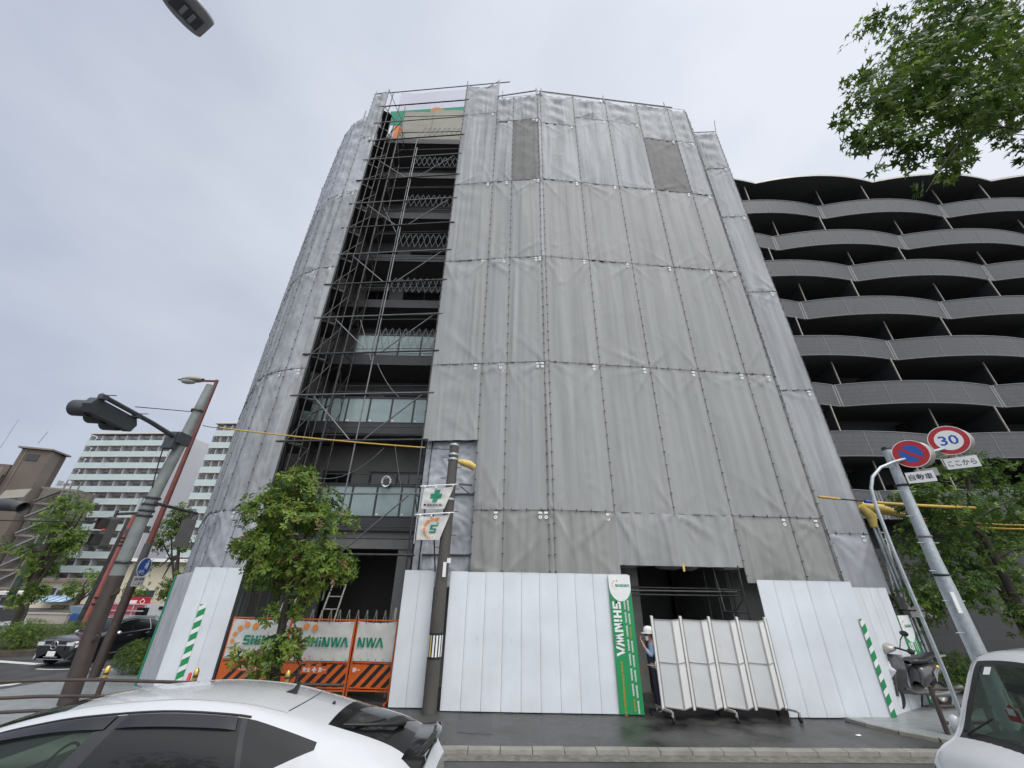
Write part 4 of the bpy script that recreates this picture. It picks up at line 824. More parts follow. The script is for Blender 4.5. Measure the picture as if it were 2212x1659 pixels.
class Shell:
    def __init__(s, st, shear=None, tw=(.43, .655), ti=.755, taper=None): s.tp = taper; s.st = st; s.X = [r[0] for r in st]; s.sh = shear; s.tw = tw; s.ti = ti
    def par(s, x): return [hermite(s.X, [r[k] for r in s.st], x) for k in range(1, 8)]
    def pt(s, x, t, side=1, off=0.0):
        zs, ws, zb, wb, ze, we, zc = s.par(x)
        if t < .4: a = t / .4; y = ws + (wb - ws) * (1 - (1 - a) ** 2) + .025 * math.sin(PI * a); z = zs + (zb - zs) * a
        elif t < .7: a = (t - .4) / .3; y = wb + (we - wb) * a + .035 * math.sin(PI * a); z = zb + (ze - zb) * (a + .02 * math.sin(PI * a))
        else: a = (t - .7) / .3; y = we * (1 - a); z = ze + (zc - ze) * (1 - (1 - a) ** 2)
        X = x
        if s.sh and .2 < t < .7: X += hermite(s.sh[0], s.sh[1], x) * (1 - max(0, (t - .43) / .27) if t > .43 else (t - .2) / .23)
        if off:
            c = Vector((0, y, z)); q = Vector((0, *s._yz(x, min(1, t + .02)))) - Vector((0, *s._yz(x, max(0, t - .02)))); n = Vector((0, q.z, -q.y)); n.normalize(); y += n.y * off; z += n.z * off
        return Vector((X, y * side, z))
    def _yz(s, x, t):
        zs, ws, zb, wb, ze, we, zc = s.par(x)
        if t < .4: a = t / .4; return ws + (wb - ws) * (1 - (1 - a) ** 2) + .025 * math.sin(PI * a), zs + (zb - zs) * a
        if t < .7: a = (t - .4) / .3; return wb + (we - wb) * a + .035 * math.sin(PI * a), zb + (ze - zb) * a
        a = (t - .7) / .3; return we * (1 - a), ze + (zc - ze) * (1 - (1 - a) ** 2)
    def build(s, T, cuts, paint, sideglass, front='wsglass', rear='privacy', step=.09):
        """cuts: [(x0, x1, kind)] kinds: side window S, pillar P, windscreen W, rear window R (may overlap as sets)"""
        br = sorted(set([s.X[0], s.X[-1]] + [c for q in cuts for c in q[:2]])); cols = [br[0]]
        for a, b in zip(br, br[1:]):
            k = max(1, int((b - a) / step)); cols += [a + (b - a) * i / k for i in range(1, k + 1)]
        t1, t2 = s.tw; ti = s.ti
        rows = [0, .08, .16, .24, .32, .40] + [t1 + (t2 - t1) * i / 5 for i in range(6)] + [.7, ti] + [ti + (1 - ti) * i / 6 for i in range(1, 7)]
        body = MB(); parts = {}
        for side in (1, -1):
            def rowt(x, k):   # rows follow a window that tapers towards the tail
                t = rows[k]
                if s.tp and 5 < k < 12 and x > s.tp[0]:
                    f = min(1, (x - s.tp[0]) / (s.tp[1] - s.tp[0])); a = t1 + (s.tp[2] - t1) * f ** 1.7; b = t2 + (s.tp[3] - t2) * f ** 1.3
                    if x > s.tp[1]: g = min(1, (x - s.tp[1]) / .25); a += (t1 - a) * g; b += (t2 - b) * g
                    return a + (b - a) * (k - 6) / 5
                return t
            P = [[s.pt(x, rowt(x, k), side) for k in range(len(rows))] for x in cols]; n = len(rows); base = {}
            groups = {'B': ([], body)}
            for i in range(len(cols) - 1):
                xm = (cols[i] + cols[i + 1]) / 2; kinds = [(q[2], k) for k, q in enumerate(cuts) if q[0] < xm < q[1]]
                for j in range(n - 1):
                    tm = (rows[j] + rows[j + 1]) / 2; key = 'B'
                    for kd, k in kinds:
                        if kd in 'SP' and t1 < tm < t2: key = (kd, k, side)
                        if kd in 'WR' and tm > ti: key = (kd, k, 0)
                    parts.setdefault(key, {}).setdefault(side, []).append((i, j))
            for key, d in parts.items():
                if side not in d: continue
            s._P = P
            for key, d in list(parts.items()):
                fl = d.get(side)
                if not fl: continue
                mb = body if key == 'B' else d.setdefault('mb', MB()); idx = {}; vs = []; fs = []
                def ix(i, j):
                    if (i, j) not in idx: idx[(i, j)] = len(vs); vs.append(P[i][j])
                    return idx[(i, j)]
                for (i, j) in fl:
                    q = (ix(i, j), ix(i + 1, j), ix(i + 1, j + 1), ix(i, j + 1)); fs.append(q if side == -1 else q[::-1])
                mb.add(vs, fs, 0, True); d[side] = None
            for e in (0, len(cols) - 1):
                m = len(P[e]); c = Vector((P[e][0].x, 0, (P[e][0].z + P[e][-1].z) / 2))
                body.add(P[e] + [c], [(k, k + 1, m) if (side == 1) == (e == 0) else (k + 1, k, m) for k in range(m - 1)], 0, True)
        body.build('body', paint, T, world=False)
        nm = {'S': ('side_window', sideglass), 'P': ('window_pillar', 'gloss'), 'W': ('windscreen', front), 'R': ('rear_window', rear)}
        for key, d in parts.items():
            if key != 'B':
                mt = nm[key[0]][1]; mt = mt(cuts[key[1]]) if callable(mt) else mt
                d['mb'].build(nm[key[0]][0], mt, T, world=False)
    def strip(s, mb, x0, x1, t, side, w=.012, off=.006, mi=0, n=24):   # trim bead following the shell
        mb.tube([s.pt(x0 + (x1 - x0) * i / n, t if not callable(t) else t(i / n), side, off) for i in range(n + 1)], w, 6, mi)
def wheel(T, x, y, r, side, w=.2, rim='alu'):
    b = MB(); b.lathe([(r * .62, -w / 2), (r * .93, -w / 2), (r, -w / 2 + .03), (r, w / 2 - .03), (r * .93, w / 2), (r * .62, w / 2)], (x, y, r), (0, 1, 0), 26); o = b.build('wheel', 'tyre', T, world=False)
    b = MB(); b.lathe([(r * .64, w * .3), (r * .6, w * .42), (.05, w * .36), (.001, w * .4)], (x, y, r), (0, side, 0), 22)
    for k in range(7): a = 2 * PI * k / 7; b.beam((x + .04 * math.cos(a), y + side * w * .43, r + .04 * math.sin(a)), (x + r * .58 * math.cos(a), y + side * w * .43, r + r * .58 * math.sin(a)), .03, .05)
    b.build('rim', rim, o, world=False)
# ---- white hatchback in the foreground
L_ = 6.1; X0 = -6.9
st = [(0, .30, .55, .5, .6, .62, .5, .66), (.12, .24, .7, .68, .74, .82, .62, .88), (.45, .22, .8, .84, .82, 1.0, .64, 1.07), (.8, .22, .84, .92, .855, 1.13, .635, 1.2), (1.2, .22, .85, .95, .865, 1.27, .62, 1.345), (1.75, .22, .85, .97, .87, 1.42, .60, 1.485),
      (2.4, .22, .85, .98, .875, 1.53, .585, 1.59), (3.3, .22, .85, 1.0, .875, 1.59, .575, 1.645), (3.9, .22, .85, 1.02, .875, 1.565, .57, 1.62), (4.47, .24, .85, 1.04, .87, 1.48, .56, 1.535), (5.05, .27, .84, 1.06, .86, 1.36, .55, 1.42), (5.6, .33, .82, 1.06, .84, 1.235, .56, 1.29), (5.85, .38, .8, 1.03, .81, 1.13, .58, 1.2), (6.0, .42, .76, .95, .77, 1.0, .6, 1.08), (6.1, .46, .68, .82, .68, .88, .55, .92)]
wc = thing('parked_car', 'white hatchback with black rear spoiler and shark fin antenna in the near foreground', 'car', (X0, 6.02, -.06))
sh = Shell(st, ([.9, 1.2, 2.7, 3.3, 4.0, 4.5, 5.0], [0, -.05, -.26, -.1, .22, .1, 0]), (.43, .66), .745, (4.1, 4.9, .575, .62))
sh.build(wc, [(1.0, 2.66, 'S'), (2.66, 2.84, 'P'), (2.84, 4.0, 'S'), (4.0, 4.06, 'P'), (4.06, 4.9, 'S'), (.85, 2.0, 'W'), (4.92, 5.84, 'R')], 'carwhite', lambda c: 'carglass' if c[0] < 2 else 'privacy', 'wsglass', 'privacy')
for sd in (1, -1):
    b = MB(); sh.strip(b, .95, 4.1, .668, sd, .011, .004); sh.strip(b, .95, 4.1, .42, sd, .012, .004); b.build('window_trim', 'plastic', wc, world=False)
    for (a, c) in ((1.05, 2.74), (2.84, 3.96)):   # smoked rain visors
        v = MB(); v.grid(lambda u, w: sh.pt(a + (c - a) * u, .605 + .055 * w, sd, .012 + .028 * (1 - w) * min(1, 8 * u, 8 * (1 - u))), 20, 3); v.build('rain_visor', 'visor', wc, world=False)
    b = MB(); sh.strip(b, 2.1, 4.45, .745, sd, .006, .001); b.build('roof_moulding', mat('trim grey', (.35, .35, .36), .5), wc, world=False)
    b = MB(); b.ball((1.35, sd * 1.0, 1.1), .12, 12, 0, (.9, .8, .75)); b.build('door_mirror', 'carwhite', wc, world=False)
    b = MB(); b.box((5.86, sd * .70, .98), (.26, .2, .2)); b.build('tail_lamp', 'lampclear', wc, world=False)
    for x in (1.2, 4.85): wheel(wc, x, sd * .8, .31, sd)
    for x in (2.1, 3.3): b = MB(); b.tube([sh.pt(x + .35, .36, sd, .03), sh.pt(x + .6, .365, sd, .035)], .016, 8); b.build('door_handle', 'carwhite', wc, world=False)
b = MB(); b.tube([sh.pt(4.50 - .06 * abs(2 * i / 20 - 1) ** 2, 1 - .235 * abs(2 * i / 20 - 1), 1 if i < 10 else -1, .001) for i in range(21)], .006, 6); b.build('hatch_seam', 'plastic', wc, world=False)
b = MB(); p = sh.pt(4.22, 1); b.prism([(-.11, 0), (.08, 0), (.10, .11), (.075, .115), (.03, .05), (-.06, .015)], p + Vector((0, -.016, -.005)), Vector((1, 0, 0)), Vector((0, 0, 1)), Vector((0, .032, 0))); b.build('shark_fin_antenna', 'plastic', wc, world=False)
b = MB(); b.ball(sh.pt(4.78, 1) + Vector((0, 0, .012)), .022, 8); b.build('washer_nozzle', 'plastic', wc, world=False)
b = MB(); q = lambda u, v, o: sh.pt(5.0 + .72 * u, .77 + .23 * v, 1, o)
b.tube([sh.pt(5.66, .98, 1, .03), sh.pt(5.6, .93, -1, .045), sh.pt(5.33, .82, -1, .035), sh.pt(5.08, .765, -1, .02)], [.035, .024, .016, .01], 8); b.tube([sh.pt(5.45, .97, -1, .03), sh.pt(5.2, .79, -1, .015)], .012, 6); b.build('rear_wiper', 'plastic', wc, world=False)
# spoiler: a curved wing with end plates
b = MB(); W2 = .57
def wing(u, v):
    q = 2 * u - 1; y = W2 * q; xf, xb = 5.80 - .02 * q * q, 6.12 - .13 * q * q; zf, zb_ = 1.205 - .05 * q * q, 1.265 - .075 * q ** 2
    if v < .5: f = v / .5; return Vector((xf + (xb - xf) * f, y, zf + (zb_ - zf) * f ** 1.6 + .004))
    f = (v - .5) / .5; return Vector((xb + (xf - xb) * f, y, zb_ - .035 + (zf - zb_ - .06) * f))
b.grid(wing, 30, 12)
for e_ in (0, 1): b.add([wing(e_, k / 12) for k in range(13)], [tuple(range(13))])
b.build('spoiler', 'gloss', wc, world=False)
for sd in (1, -1):
    b = MB(); b.prism([(-.10, -.02), (.14, .03), (.16, -.02), (.05, -.18), (-.04, -.16)], Vector((5.9, sd * (W2 - .03), 1.16)), Vector((1, 0, 0)), Vector((0, 0, 1)), Vector((0, sd * .035, 0))); b.build('spoiler_end', 'gloss', wc, world=False)
b = MB(); b.box((5.99, 0, .99), (.05, 1.0, .16)); b.build('lower_rear_window', 'privacy', wc, world=False)
# cabin
b = MB(); b.box((3.4, 0, .5), (4.4, 1.5, .1)); b.box((1.45, 0, .85), (.5, 1.45, .25)); b.build('dashboard', 'interior', wc, world=False)
for y in (-.38, .38):
    b = MB(); b.box((2.75, y, .65), (.5, .5, .2)); b.box((3.05, y, .95), (.16, .48, .62), 0, Matrix.Rotation(.25, 3, 'Y')); b.box((3.13, y, 1.33), (.1, .26, .17)); b.build('seat', 'seat', wc, world=False)
b = MB(); b.box((4.2, 0, .65), (.5, 1.3, .2)); b.box((4.5, 0, .95), (.16, 1.3, .5)); b.build('rear_seat', 'seat', wc, world=False)
b = MB(); b.tube([(2.05 + .04 * math.sin(a), -.38 + .18 * math.cos(a), 1.0 + .18 * math.sin(a)) for a in [2 * PI * i / 20 for i in range(21)]], .014, 6); b.build('steering_wheel', 'plastic', wc, world=False)
# water beads on the roof
b = MB()
for i in range(500):
    x = rnd.uniform(2.0, 4.45); sd = rnd.choice((1, -1)); t = rnd.uniform(.78, 1); p = sh.pt(x, t, sd, .001); r = rnd.uniform(.0015, .0045); b.ball(p, r, 6, 0, (1.6, 1.1, .35))
o = b.build('water_beads', glass('water', (.95, .97, 1), .95, .0, 1.33), wc, world=False); o['kind'] = 'stuff'
# ---- white microvan at the right edge
vn = thing('parked_van', 'white microvan with a hanging ornament behind its windscreen at the right edge', 'van', (5.5, 5.98, -.05)); vn.scale = (1.0, 1.0, 1.035)
st = [(0, .32, .5, .5, .58, .64, .5, .68), (.07, .25, .66, .7, .7, .84, .6, .9), (.28, .22, .7, .88, .735, .99, .645, 1.05), (.46, .22, .72, .95, .74, 1.05, .675, 1.11), (.8, .22, .72, .98, .74, 1.46, .67, 1.53), (1.12, .22, .72, 1.0, .74, 1.84, .665, 1.92), (1.3, .22, .72, 1.0, .74, 1.95, .655, 2.04), (1.8, .22, .72, 1.0, .74, 2.0, .65, 2.10), (3.2, .22, .72, 1.0, .74, 2.0, .65, 2.1), (3.38, .3, .7, .97, .72, 1.9, .62, 2.0), (3.42, .35, .66, .9, .68, 1.7, .58, 1.8)]
sv = Shell(st, None, (.43, .66), .735)
sv.build(vn, [(.5, 1.13, 'W'), (.86, 1.08, 'S'), (1.2, 1.95, 'S'), (1.95, 2.05, 'P'), (2.05, 3.0, 'S'), (3.385, 3.4, 'R')], 'carwhite', 'carglass')
b = MB()
for sd in (1, -1): b.grid(lambda u, v: sv.pt(.5 + .63 * u, .735 + .035 * v, sd, .003), 14, 2)
b.grid(lambda u, v: sv.pt(1.08 + .06 * v, .735 + .265 * (1 - abs(2 * u - 1)), 1 if u < .5 else -1, .003), 20, 2); b.grid(lambda u, v: sv.pt(.44 + .10 * v, .735 + .265 * (1 - abs(2 * u - 1)), 1 if u < .5 else -1, .004), 20, 2)
b.build('windscreen_border', 'plastic', vn, world=False)
for y0, x1 in ((.5, .62), (-.1, .6)): b = MB(); b.tube([sv.pt(.5, .78, 1, .02) + Vector((0, y0 - .5, .0)), sv.pt(.66, .93, 1, .03) + Vector((-.08, y0 - .5, -.0))], .011, 6); b.build('wiper', 'plastic', vn, world=False)
for sd in (1, -1):
    b = MB(); b.ball((.72, sd * .84, 1.12), .11, 12, 0, (.7, .75, 1.15)); b.build('door_mirror', 'carwhite', vn, world=False)
    b = MB(); b.grid(lambda u, v: sv.pt(.03 + .26 * u, .30 + .2 * v, sd, .008), 8, 5); b.build('headlamp', 'lampclear', vn, world=False)
    for x in (.55, 2.85): wheel(vn, x, sd * .66, .28, sd, .15)

b = MB(); p = sv.pt(1.06, .80, 1, .006); q = sv.pt(1.06, .84, 1, .006); r = sv.pt(.99, .80, 1, .006); b.add([p, q, q + r - p, r], [(0, 1, 2, 3)]); b.build('windscreen_sticker', 'signw', vn, world=False)
b = MB(); b.box((.95, 0, .95), (.55, 1.36, .16)); b.box((1.9, 0, .45), (2.6, 1.3, .1)); b.build('dashboard', 'interior', vn, world=False)
for y in (-.34, .34): b = MB(); b.box((1.6, y, .75), (.45, .48, .2)); b.box((1.86, y, 1.1), (.16, .46, .62), 0, Matrix.Rotation(.15, 3, 'Y')); b.box((1.92, y, 1.5), (.1, .26, .18)); b.build('seat', 'seat', vn, world=False)
b = MB(); b.box((2.75, 0, 1.0), (.16, 1.2, .7)); b.build('rear_seat', 'seat', vn, world=False)
b = MB(); b.tube([(1.22 + .06 * math.sin(a), .34 + .19 * math.cos(a), 1.1 + .17 * math.sin(a)) for a in [2 * PI * i / 20 for i in range(21)]], .016, 6); b.build('steering_wheel', 'lampgrey', vn, world=False)
b = MB(); b.box((1.03, .12, 1.66), (.04, .24, .09)); b.build('rear_view_mirror', 'plastic', vn, world=False)
b = MB(); b.tube([(1.02, .3, 1.62), (1.02, .3, 1.48)], .004, 5, 0); b.prism([(-.06, -.08), (.06, -.08), (.07, .02), (0, .09), (-.07, .02)], Vector((1.0, .3, 1.38)), Vector((0, 1, 0)), Vector((0, 0, 1)), Vector((.02, 0, 0)), 0); b.box((.998, .3, 1.395), (.01, .08, .07), 1); b.build('hanging_ornament', ['red', 'signw'], vn, world=False)
# ---- dark sport utility car on the crossing street
sv_ = .85; su = thing('sport_utility_car', 'dark navy sport utility car with chrome grille coming up the crossing street at left', 'car', (-17.2, 17.7, -.38), rz=math.radians(87.8)); su.scale = (sv_, sv_, sv_)
st = [(0, .38, .6, .7, .74, .98, .62, 1.02), (.1, .28, .86, .84, .92, 1.03, .76, 1.09), (.5, .25, .93, .96, .96, 1.09, .82, 1.17), (1.35, .25, .95, 1.03, .97, 1.17, .8, 1.23), (1.8, .25, .95, 1.06, .975, 1.45, .72, 1.52), (2.3, .25, .95, 1.07, .975, 1.66, .66, 1.73), (3.0, .25, .95, 1.08, .975, 1.71, .65, 1.78), (3.8, .27, .95, 1.1, .975, 1.67, .64, 1.74), (4.4, .32, .94, 1.12, .96, 1.52, .63, 1.6), (4.75, .38, .92, 1.1, .92, 1.25, .66, 1.33), (4.9, .45, .85, .9, .86, 1.0, .7, 1.05)]
ss = Shell(st, None, (.44, .65), .745)
ss.build(su, [(1.38, 2.28, 'W'), (1.75, 2.6, 'S'), (2.6, 2.7, 'P'), (2.7, 3.62, 'S'), (3.62, 3.74, 'P'), (3.74, 4.35, 'S'), (4.45, 4.74, 'R')], 'carblack', 'privacy', 'wsglass', step=.12)
for sd in (1, -1):
    b = MB(); ss.strip(b, 1.6, 3.72, .425, sd, .016, .006); ss.strip(b, 1.72, 3.72, .665, sd, .012, .006); b.tube([ss.pt(3.7, .42 + .25 * i / 6, sd, .008) for i in range(7)], .012, 6); b.build('window_trim', 'chrome', su, world=False)
    b = MB(); ss.strip(b, 2.2, 4.2, .72, sd, .022, .05); b.build('roof_rail', 'chrome', su, world=False)
    b = MB(); b.ball((1.78, sd * 1.06, 1.16), .13, 12, 0, (.7, .95, .7)); b.build('door_mirror', 'chrome', su, world=False)
    b = MB(); b.grid(lambda u, v: ss.pt(.06 + .3 * u, .36 + .1 * v, sd, .01), 8, 3); b.box((.03, sd * .66, .9), (.08, .34, .13)); b.build('headlamp', 'lampclear', su, world=False)
    for x in (2.1, 3.1): b = MB(); b.tube([ss.pt(x + .3, .36, sd, .03), ss.pt(x + .52, .36, sd, .03)], .016, 6); b.build('door_handle', 'chrome', su, world=False)
    b = MB(); b.beam((1.3, sd * .96, .34), (3.6, sd * .96, .34), .05, .05); b.build('side_step', 'chrome', su, world=False)
    for x in (.95, 3.9): wheel(su, x, sd * .84, .36, sd, .24)
b = MB(); b.box((-.0, 0, .84), (.06, 1.0, .34)); b.build('grille', 'plastic', su, world=False)
b = MB(); b.box((-.035, .33, .86), (.03, .34, .05)); b.box((-.035, -.33, .86), (.03, .34, .05)); b.lathe([(.15, -.01), (.17, 0), (.15, .012)], (-.05, 0, .86), (1, 0, 0), 24)
for k in range(3): a = PI / 2 + 2 * PI * k / 3; b.beam((-.05, 0, .86), (-.05, .14 * math.cos(a), .86 + .14 * math.sin(a)), .02, .03)
b.build('grille_emblem', 'chrome', su, world=False)
b = MB(); b.box((-.03, 0, .54), (.02, .36, .19)); b.build('number_plate', 'signw', su, world=False)
b = MB(); b.box((.01, 0, .42), (.04, .62, .03)); b.box((.06, 0, .33), (.06, 1.3, .03))
for sd in (1, -1):
    for z in (.5, .57): b.box((.06, sd * .62, z), (.05, .3, .022))
b.build('bumper_trim', 'chrome', su, world=False)
# ---- scooter behind the guard pipe
sk = thing('scooter', 'dark grey motor scooter parked beside the striped tape of the right hoarding', 'scooter', (9.8, 12.2, .04), rz=math.radians(14)); sk.scale = (1.32, 1.32, 1.3)
def sp(name, mb, m, par=None): return mb.build(name, m, par or sk, world=False)
for x in (0, 1.22):
    b = MB(); b.tube([(x + .20 * math.cos(a), 0, .25 + .20 * math.sin(a)) for a in [2 * PI * i / 24 for i in range(25)]], .05, 8); o = sp('wheel', b, 'tyre'); b = MB(); b.lathe([(.15, -.02), (.15, .02), (.03, .05), (.03, -.05)], (x, 0, .25), (0, 1, 0), 16); b.lathe([(.155, -.03), (.155, .03)], (x, 0, .25), (0, 1, 0), 20); sp('rim', b, 'alu', o)
b = MB()
for y in (-.08, .08): b.tube([(0, y, .25), (.1, y, .55), (.17, y * .5, .72)], .022, 8)
sp('fork', b, 'steeld')
b = MB(); b.grid(lambda u, v: Vector((.0 + .26 * math.cos(PI * (.15 + .8 * u)) * -1, (.075 - .02 * abs(2 * v - 1)) * (2 * v - 1), .25 + .27 * math.sin(PI * (.15 + .8 * u)))), 14, 5); sp('mudguard', b, 'plastic')
def blob(prof, m, name, n=14):   # lofted fairing: (x, z, half width, half height)
    b = MB(); b.grid(lambda u, v: (lambda k, f: (lambda a, c: Vector((a[0] + (c[0] - a[0]) * f, (a[2] + (c[2] - a[2]) * f) * math.cos(2 * PI * u), a[1] + (c[1] - a[1]) * f + (a[3] + (c[3] - a[3]) * f) * math.sin(2 * PI * u))))(prof[k], prof[k + 1]))(min(int(v * (len(prof) - 1)), len(prof) - 2), v * (len(prof) - 1) - min(int(v * (len(prof) - 1)), len(prof) - 2)), n, (len(prof) - 1) * 3)
    return sp(name, b, m)
gm = mat('scooter graphite', (.06, .06, .062), .25, coat=.6)
def shield(pts, y, m, name):
    b = MB(); b.grid(lambda u, v: (lambda k, f: Vector((pts[k][0] + (pts[k + 1][0] - pts[k][0]) * f + .16 * (2 * u - 1) ** 2, (pts[k][2] + (pts[k + 1][2] - pts[k][2]) * f) * (2 * u - 1), pts[k][1] + (pts[k + 1][1] - pts[k][1]) * f)))(min(int(v * (len(pts) - 1)), len(pts) - 2), v * (len(pts) - 1) - min(int(v * (len(pts) - 1)), len(pts) - 2)), 12, 12)
    return sp(name, b, m)
shield([(.16, .28, .12), (.06, .5, .2), (.1, .72, .23), (.2, .92, .16)], 0, gm, 'leg_shield')
shield([(.04, .55, .13), (.03, .66, .15), (.12, .8, .1)], 0, 'lampclear', 'headlamp')
blob([(.1, .98, .05, .04), (.13, 1.0, .16, .08), (.25, 1.03, .19, .08), (.36, 1.02, .08, .05)], 'alu', 'handlebar_cover')
b = MB(); b.tube([(.3, -.36, 1.0), (.24, -.2, 1.04), (.2, 0, 1.03), (.24, .2, 1.04), (.3, .36, 1.0)], .018, 8); sp('handlebar', b, 'plastic')
for y in (-1, 1):
    b = MB(); b.tube([(.25, y * .26, 1.05), (.2, y * .36, 1.2), (.22, y * .42, 1.28)], .009, 6); b.ball((.22, y * .45, 1.31), .075, 12, 0, (.3, 1.1, .7)); sp('mirror', b, 'plastic')
    b = MB(); b.ball((.34, y * .37, 1.0), .06, 10, 0, (.9, 1.1, .9)); sp('hand_guard', b, 'plastic')
blob([(.2, .38, .14, .05), (.4, .3, .18, .05), (.7, .3, .18, .06), (.85, .36, .16, .08)], gm, 'floorboard')
blob([(.72, .35, .1, .1), (.8, .52, .15, .2), (1.05, .6, .17, .16), (1.35, .66, .14, .1), (1.56, .72, .06, .04)], gm, 'rear_fairing')
blob([(.66, .76, .06, .03), (.75, .79, .14, .06), (1.0, .8, .16, .06), (1.25, .86, .14, .05), (1.5, .9, .05, .03)], 'plastic', 'seat')
b = MB(); b.tube([(1.3, -.12, .85), (1.62, -.1, .87), (1.62, .1, .87), (1.3, .12, .85)], .018, 8); sp('grab_rail', b, 'alu')
for y in (-1, 1): b = MB(); b.prism([(1.0, .62), (1.12, .7), (1.3, .72), (1.1, .6), (1.0, .45)], Vector((0, y * .175, 0)), Vector((1, 0, 0)), Vector((0, 0, 1)), Vector((0, y * .012, 0))); b.ball((1.15, y * .185, .7), .035, 8, 1); sp('side_lamp', b, ['chrome', 'goldcap'])
b = MB(); b.tube([(.8, -.16, .26), (1.1, -.19, .27), (1.55, -.2, .36)], [.03, .05, .05], 10); sp('exhaust', b, 'steel')
b = MB(); b.tube([(.75, 0, .25), (.8, .12, .02), (.95, .12, .02)], .015, 6); sp('centre_stand', b, 'steeld')
# ================================================================ grey apartment block with scalloped balconies (right)
rb = thing('apartment_block', 'dark grey apartment block with scalloped curved balconies rising right of the wrapped building', 'building', (27, 20, 0))
FY = lambda x: 20.0 - .03 * (x - 19); BAY = 8.95; ARC = .6
RZ = [27.35, 24.15, 21.25, 18.1, 15.06, 11.97, 8.9, 5.85]
arcY = lambda x, x0: FY(x) - ARC * (1 - (2 * (x - x0) / BAY - 1) ** 2)
def outline(x0, a, b, n=18): return [(a + (b - a) * i / n, arcY(a + (b - a) * i / n, x0)) for i in range(n + 1)]
XL, XR = 13.6, 50
for i, z in enumerate(RZ):
    ph = (23.2 if i % 2 == 0 else 18.85) - 2 * BAY; s = MB(); front = []
    for k in range(6):
        x0 = ph + BAY * k; a, b = max(x0 + .07, XL), min(x0 + BAY - .07, XR)
        if b - a < .3: continue
        o = outline(x0, a, b); front += o; n = len(o)
        m = MB(); vs = []; us = []
        for (px, py) in o: vs += [(px, py, z), (px, py, z + 1.33), (px, py + .14, z + 1.33), (px, py + .14, z)]
        m.add(vs, [(4 * j, 4 * j + 4, 4 * j + 5, 4 * j + 1) for j in range(n - 1)] + [(4 * j + 1, 4 * j + 5, 4 * j + 6, 4 * j + 2) for j in range(n - 1)] + [(4 * j + 2, 4 * j + 6, 4 * j + 7, 4 * j + 3) for j in range(n - 1)] + [(0, 1, 2, 3), (4 * n - 1, 4 * n - 2, 4 * n - 3, 4 * n - 4)])
        bo = m.build('balcony', 'tile', rb, uvs=lambda v: (v[0], v[2] - z))
        t = MB()
        for j in range(n - 1): t.beam((o[j][0], o[j][1] + .06, z + 1.35), (o[j + 1][0], o[j + 1][1] + .06, z + 1.35), .17, .035); t.beam((o[j][0], o[j][1] + .03, z - .02), (o[j + 1][0], o[j + 1][1] + .03, z - .02), .1, .03)
        for (px, py) in (o[0], o[-1]): t.beam((px, py + .05, z - .02), (px, py + .05, z + 1.36), .1, .14, 0, up=(0, 1, 0))
        for f in (.27, .52, .76):
            px = x0 + BAY * f
            if a + .2 < px < b - .2: t.beam((px, arcY(px, x0) - .004, z), (px, arcY(px, x0) - .004, z + 1.33), .03, .012, 0, up=(0, 1, 0))
        t.build('coping', 'coping', bo) if 'coping' in M else t.build('coping', M.setdefault('coping', mat('coping grey', (.20, .205, .21), .5, vary=.06)), bo)
        for f in (.07, .42):      # privacy partitions with pale front edge
            px = x0 + BAY * f
            if px < a + .3: continue
            h = (RZ[i - 1] if i else 30.75) - z
            q = MB(); y0 = arcY(px, x0) + .3; q.bx(px - .02, px + .02, y0 + .06, 22.3, z + .1, z + h - .25); po = q.build('partition', 'dark', rb)
            q = MB(); q.bx(px - .03, px + .03, y0, y0 + .058, z + .1, z + h - .05); q.build('edge_post', 'lampgrey', po)
    m = MB(); poly = front + [(XR, 22.4), (XL, 22.4)]; k = len(poly)
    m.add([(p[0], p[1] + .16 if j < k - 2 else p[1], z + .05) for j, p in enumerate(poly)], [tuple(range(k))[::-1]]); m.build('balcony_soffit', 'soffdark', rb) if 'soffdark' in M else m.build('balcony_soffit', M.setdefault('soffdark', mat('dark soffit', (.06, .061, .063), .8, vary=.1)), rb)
    h = (RZ[i - 1] if i else 30.7) - z
    for k in range(9):
        xx = ph + BAY / 2 * k + .6
        if XL < xx < XR - 3: w = MB(); w.bx(xx, xx + 2.6, 22.22, 22.3, z + .1, z + 2.2); w.build('window', 'winglass', rb)
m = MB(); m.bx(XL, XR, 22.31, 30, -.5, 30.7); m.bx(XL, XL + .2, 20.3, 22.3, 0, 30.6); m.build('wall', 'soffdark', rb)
m = MB(); fr = []; ph = 18.76 - 2 * BAY
for k in range(6):
    x0 = ph + BAY * k; a, b = max(x0, XL), min(x0 + BAY, XR)
    if b > a: fr += [(p[0], p[1] - .45) for p in outline(x0, a, b)]
poly = fr + [(XR, 30), (XL, 30)]; n = len(poly)
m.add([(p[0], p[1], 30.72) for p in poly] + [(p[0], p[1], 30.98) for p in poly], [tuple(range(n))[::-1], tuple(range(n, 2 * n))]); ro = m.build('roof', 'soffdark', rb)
m = MB()
for j in range(len(fr) - 1): m.beam((*fr[j], 30.86), (*fr[j + 1], 30.86), .06, .17)
m.build('roof_rim', 'alu', ro)
m = MB(); m.quad((XL - 1, 19.6, -.2), (XR, 18.6, -.2), (XR, 18.6, 4.4), (XL - 1, 19.6, 4.4)); m.build('street_wall', 'walltile', rb, uvs=lambda v: (v[0], v[2]))
for z in (3.35,): 
    for k in range(4): m = MB(); m.bx(14.8 + k * 8, 15.3 + k * 8, 19.2 - .24 * k, 19.25 - .24 * k, z, z + .3); m.build('wall_vent', 'coping', rb)
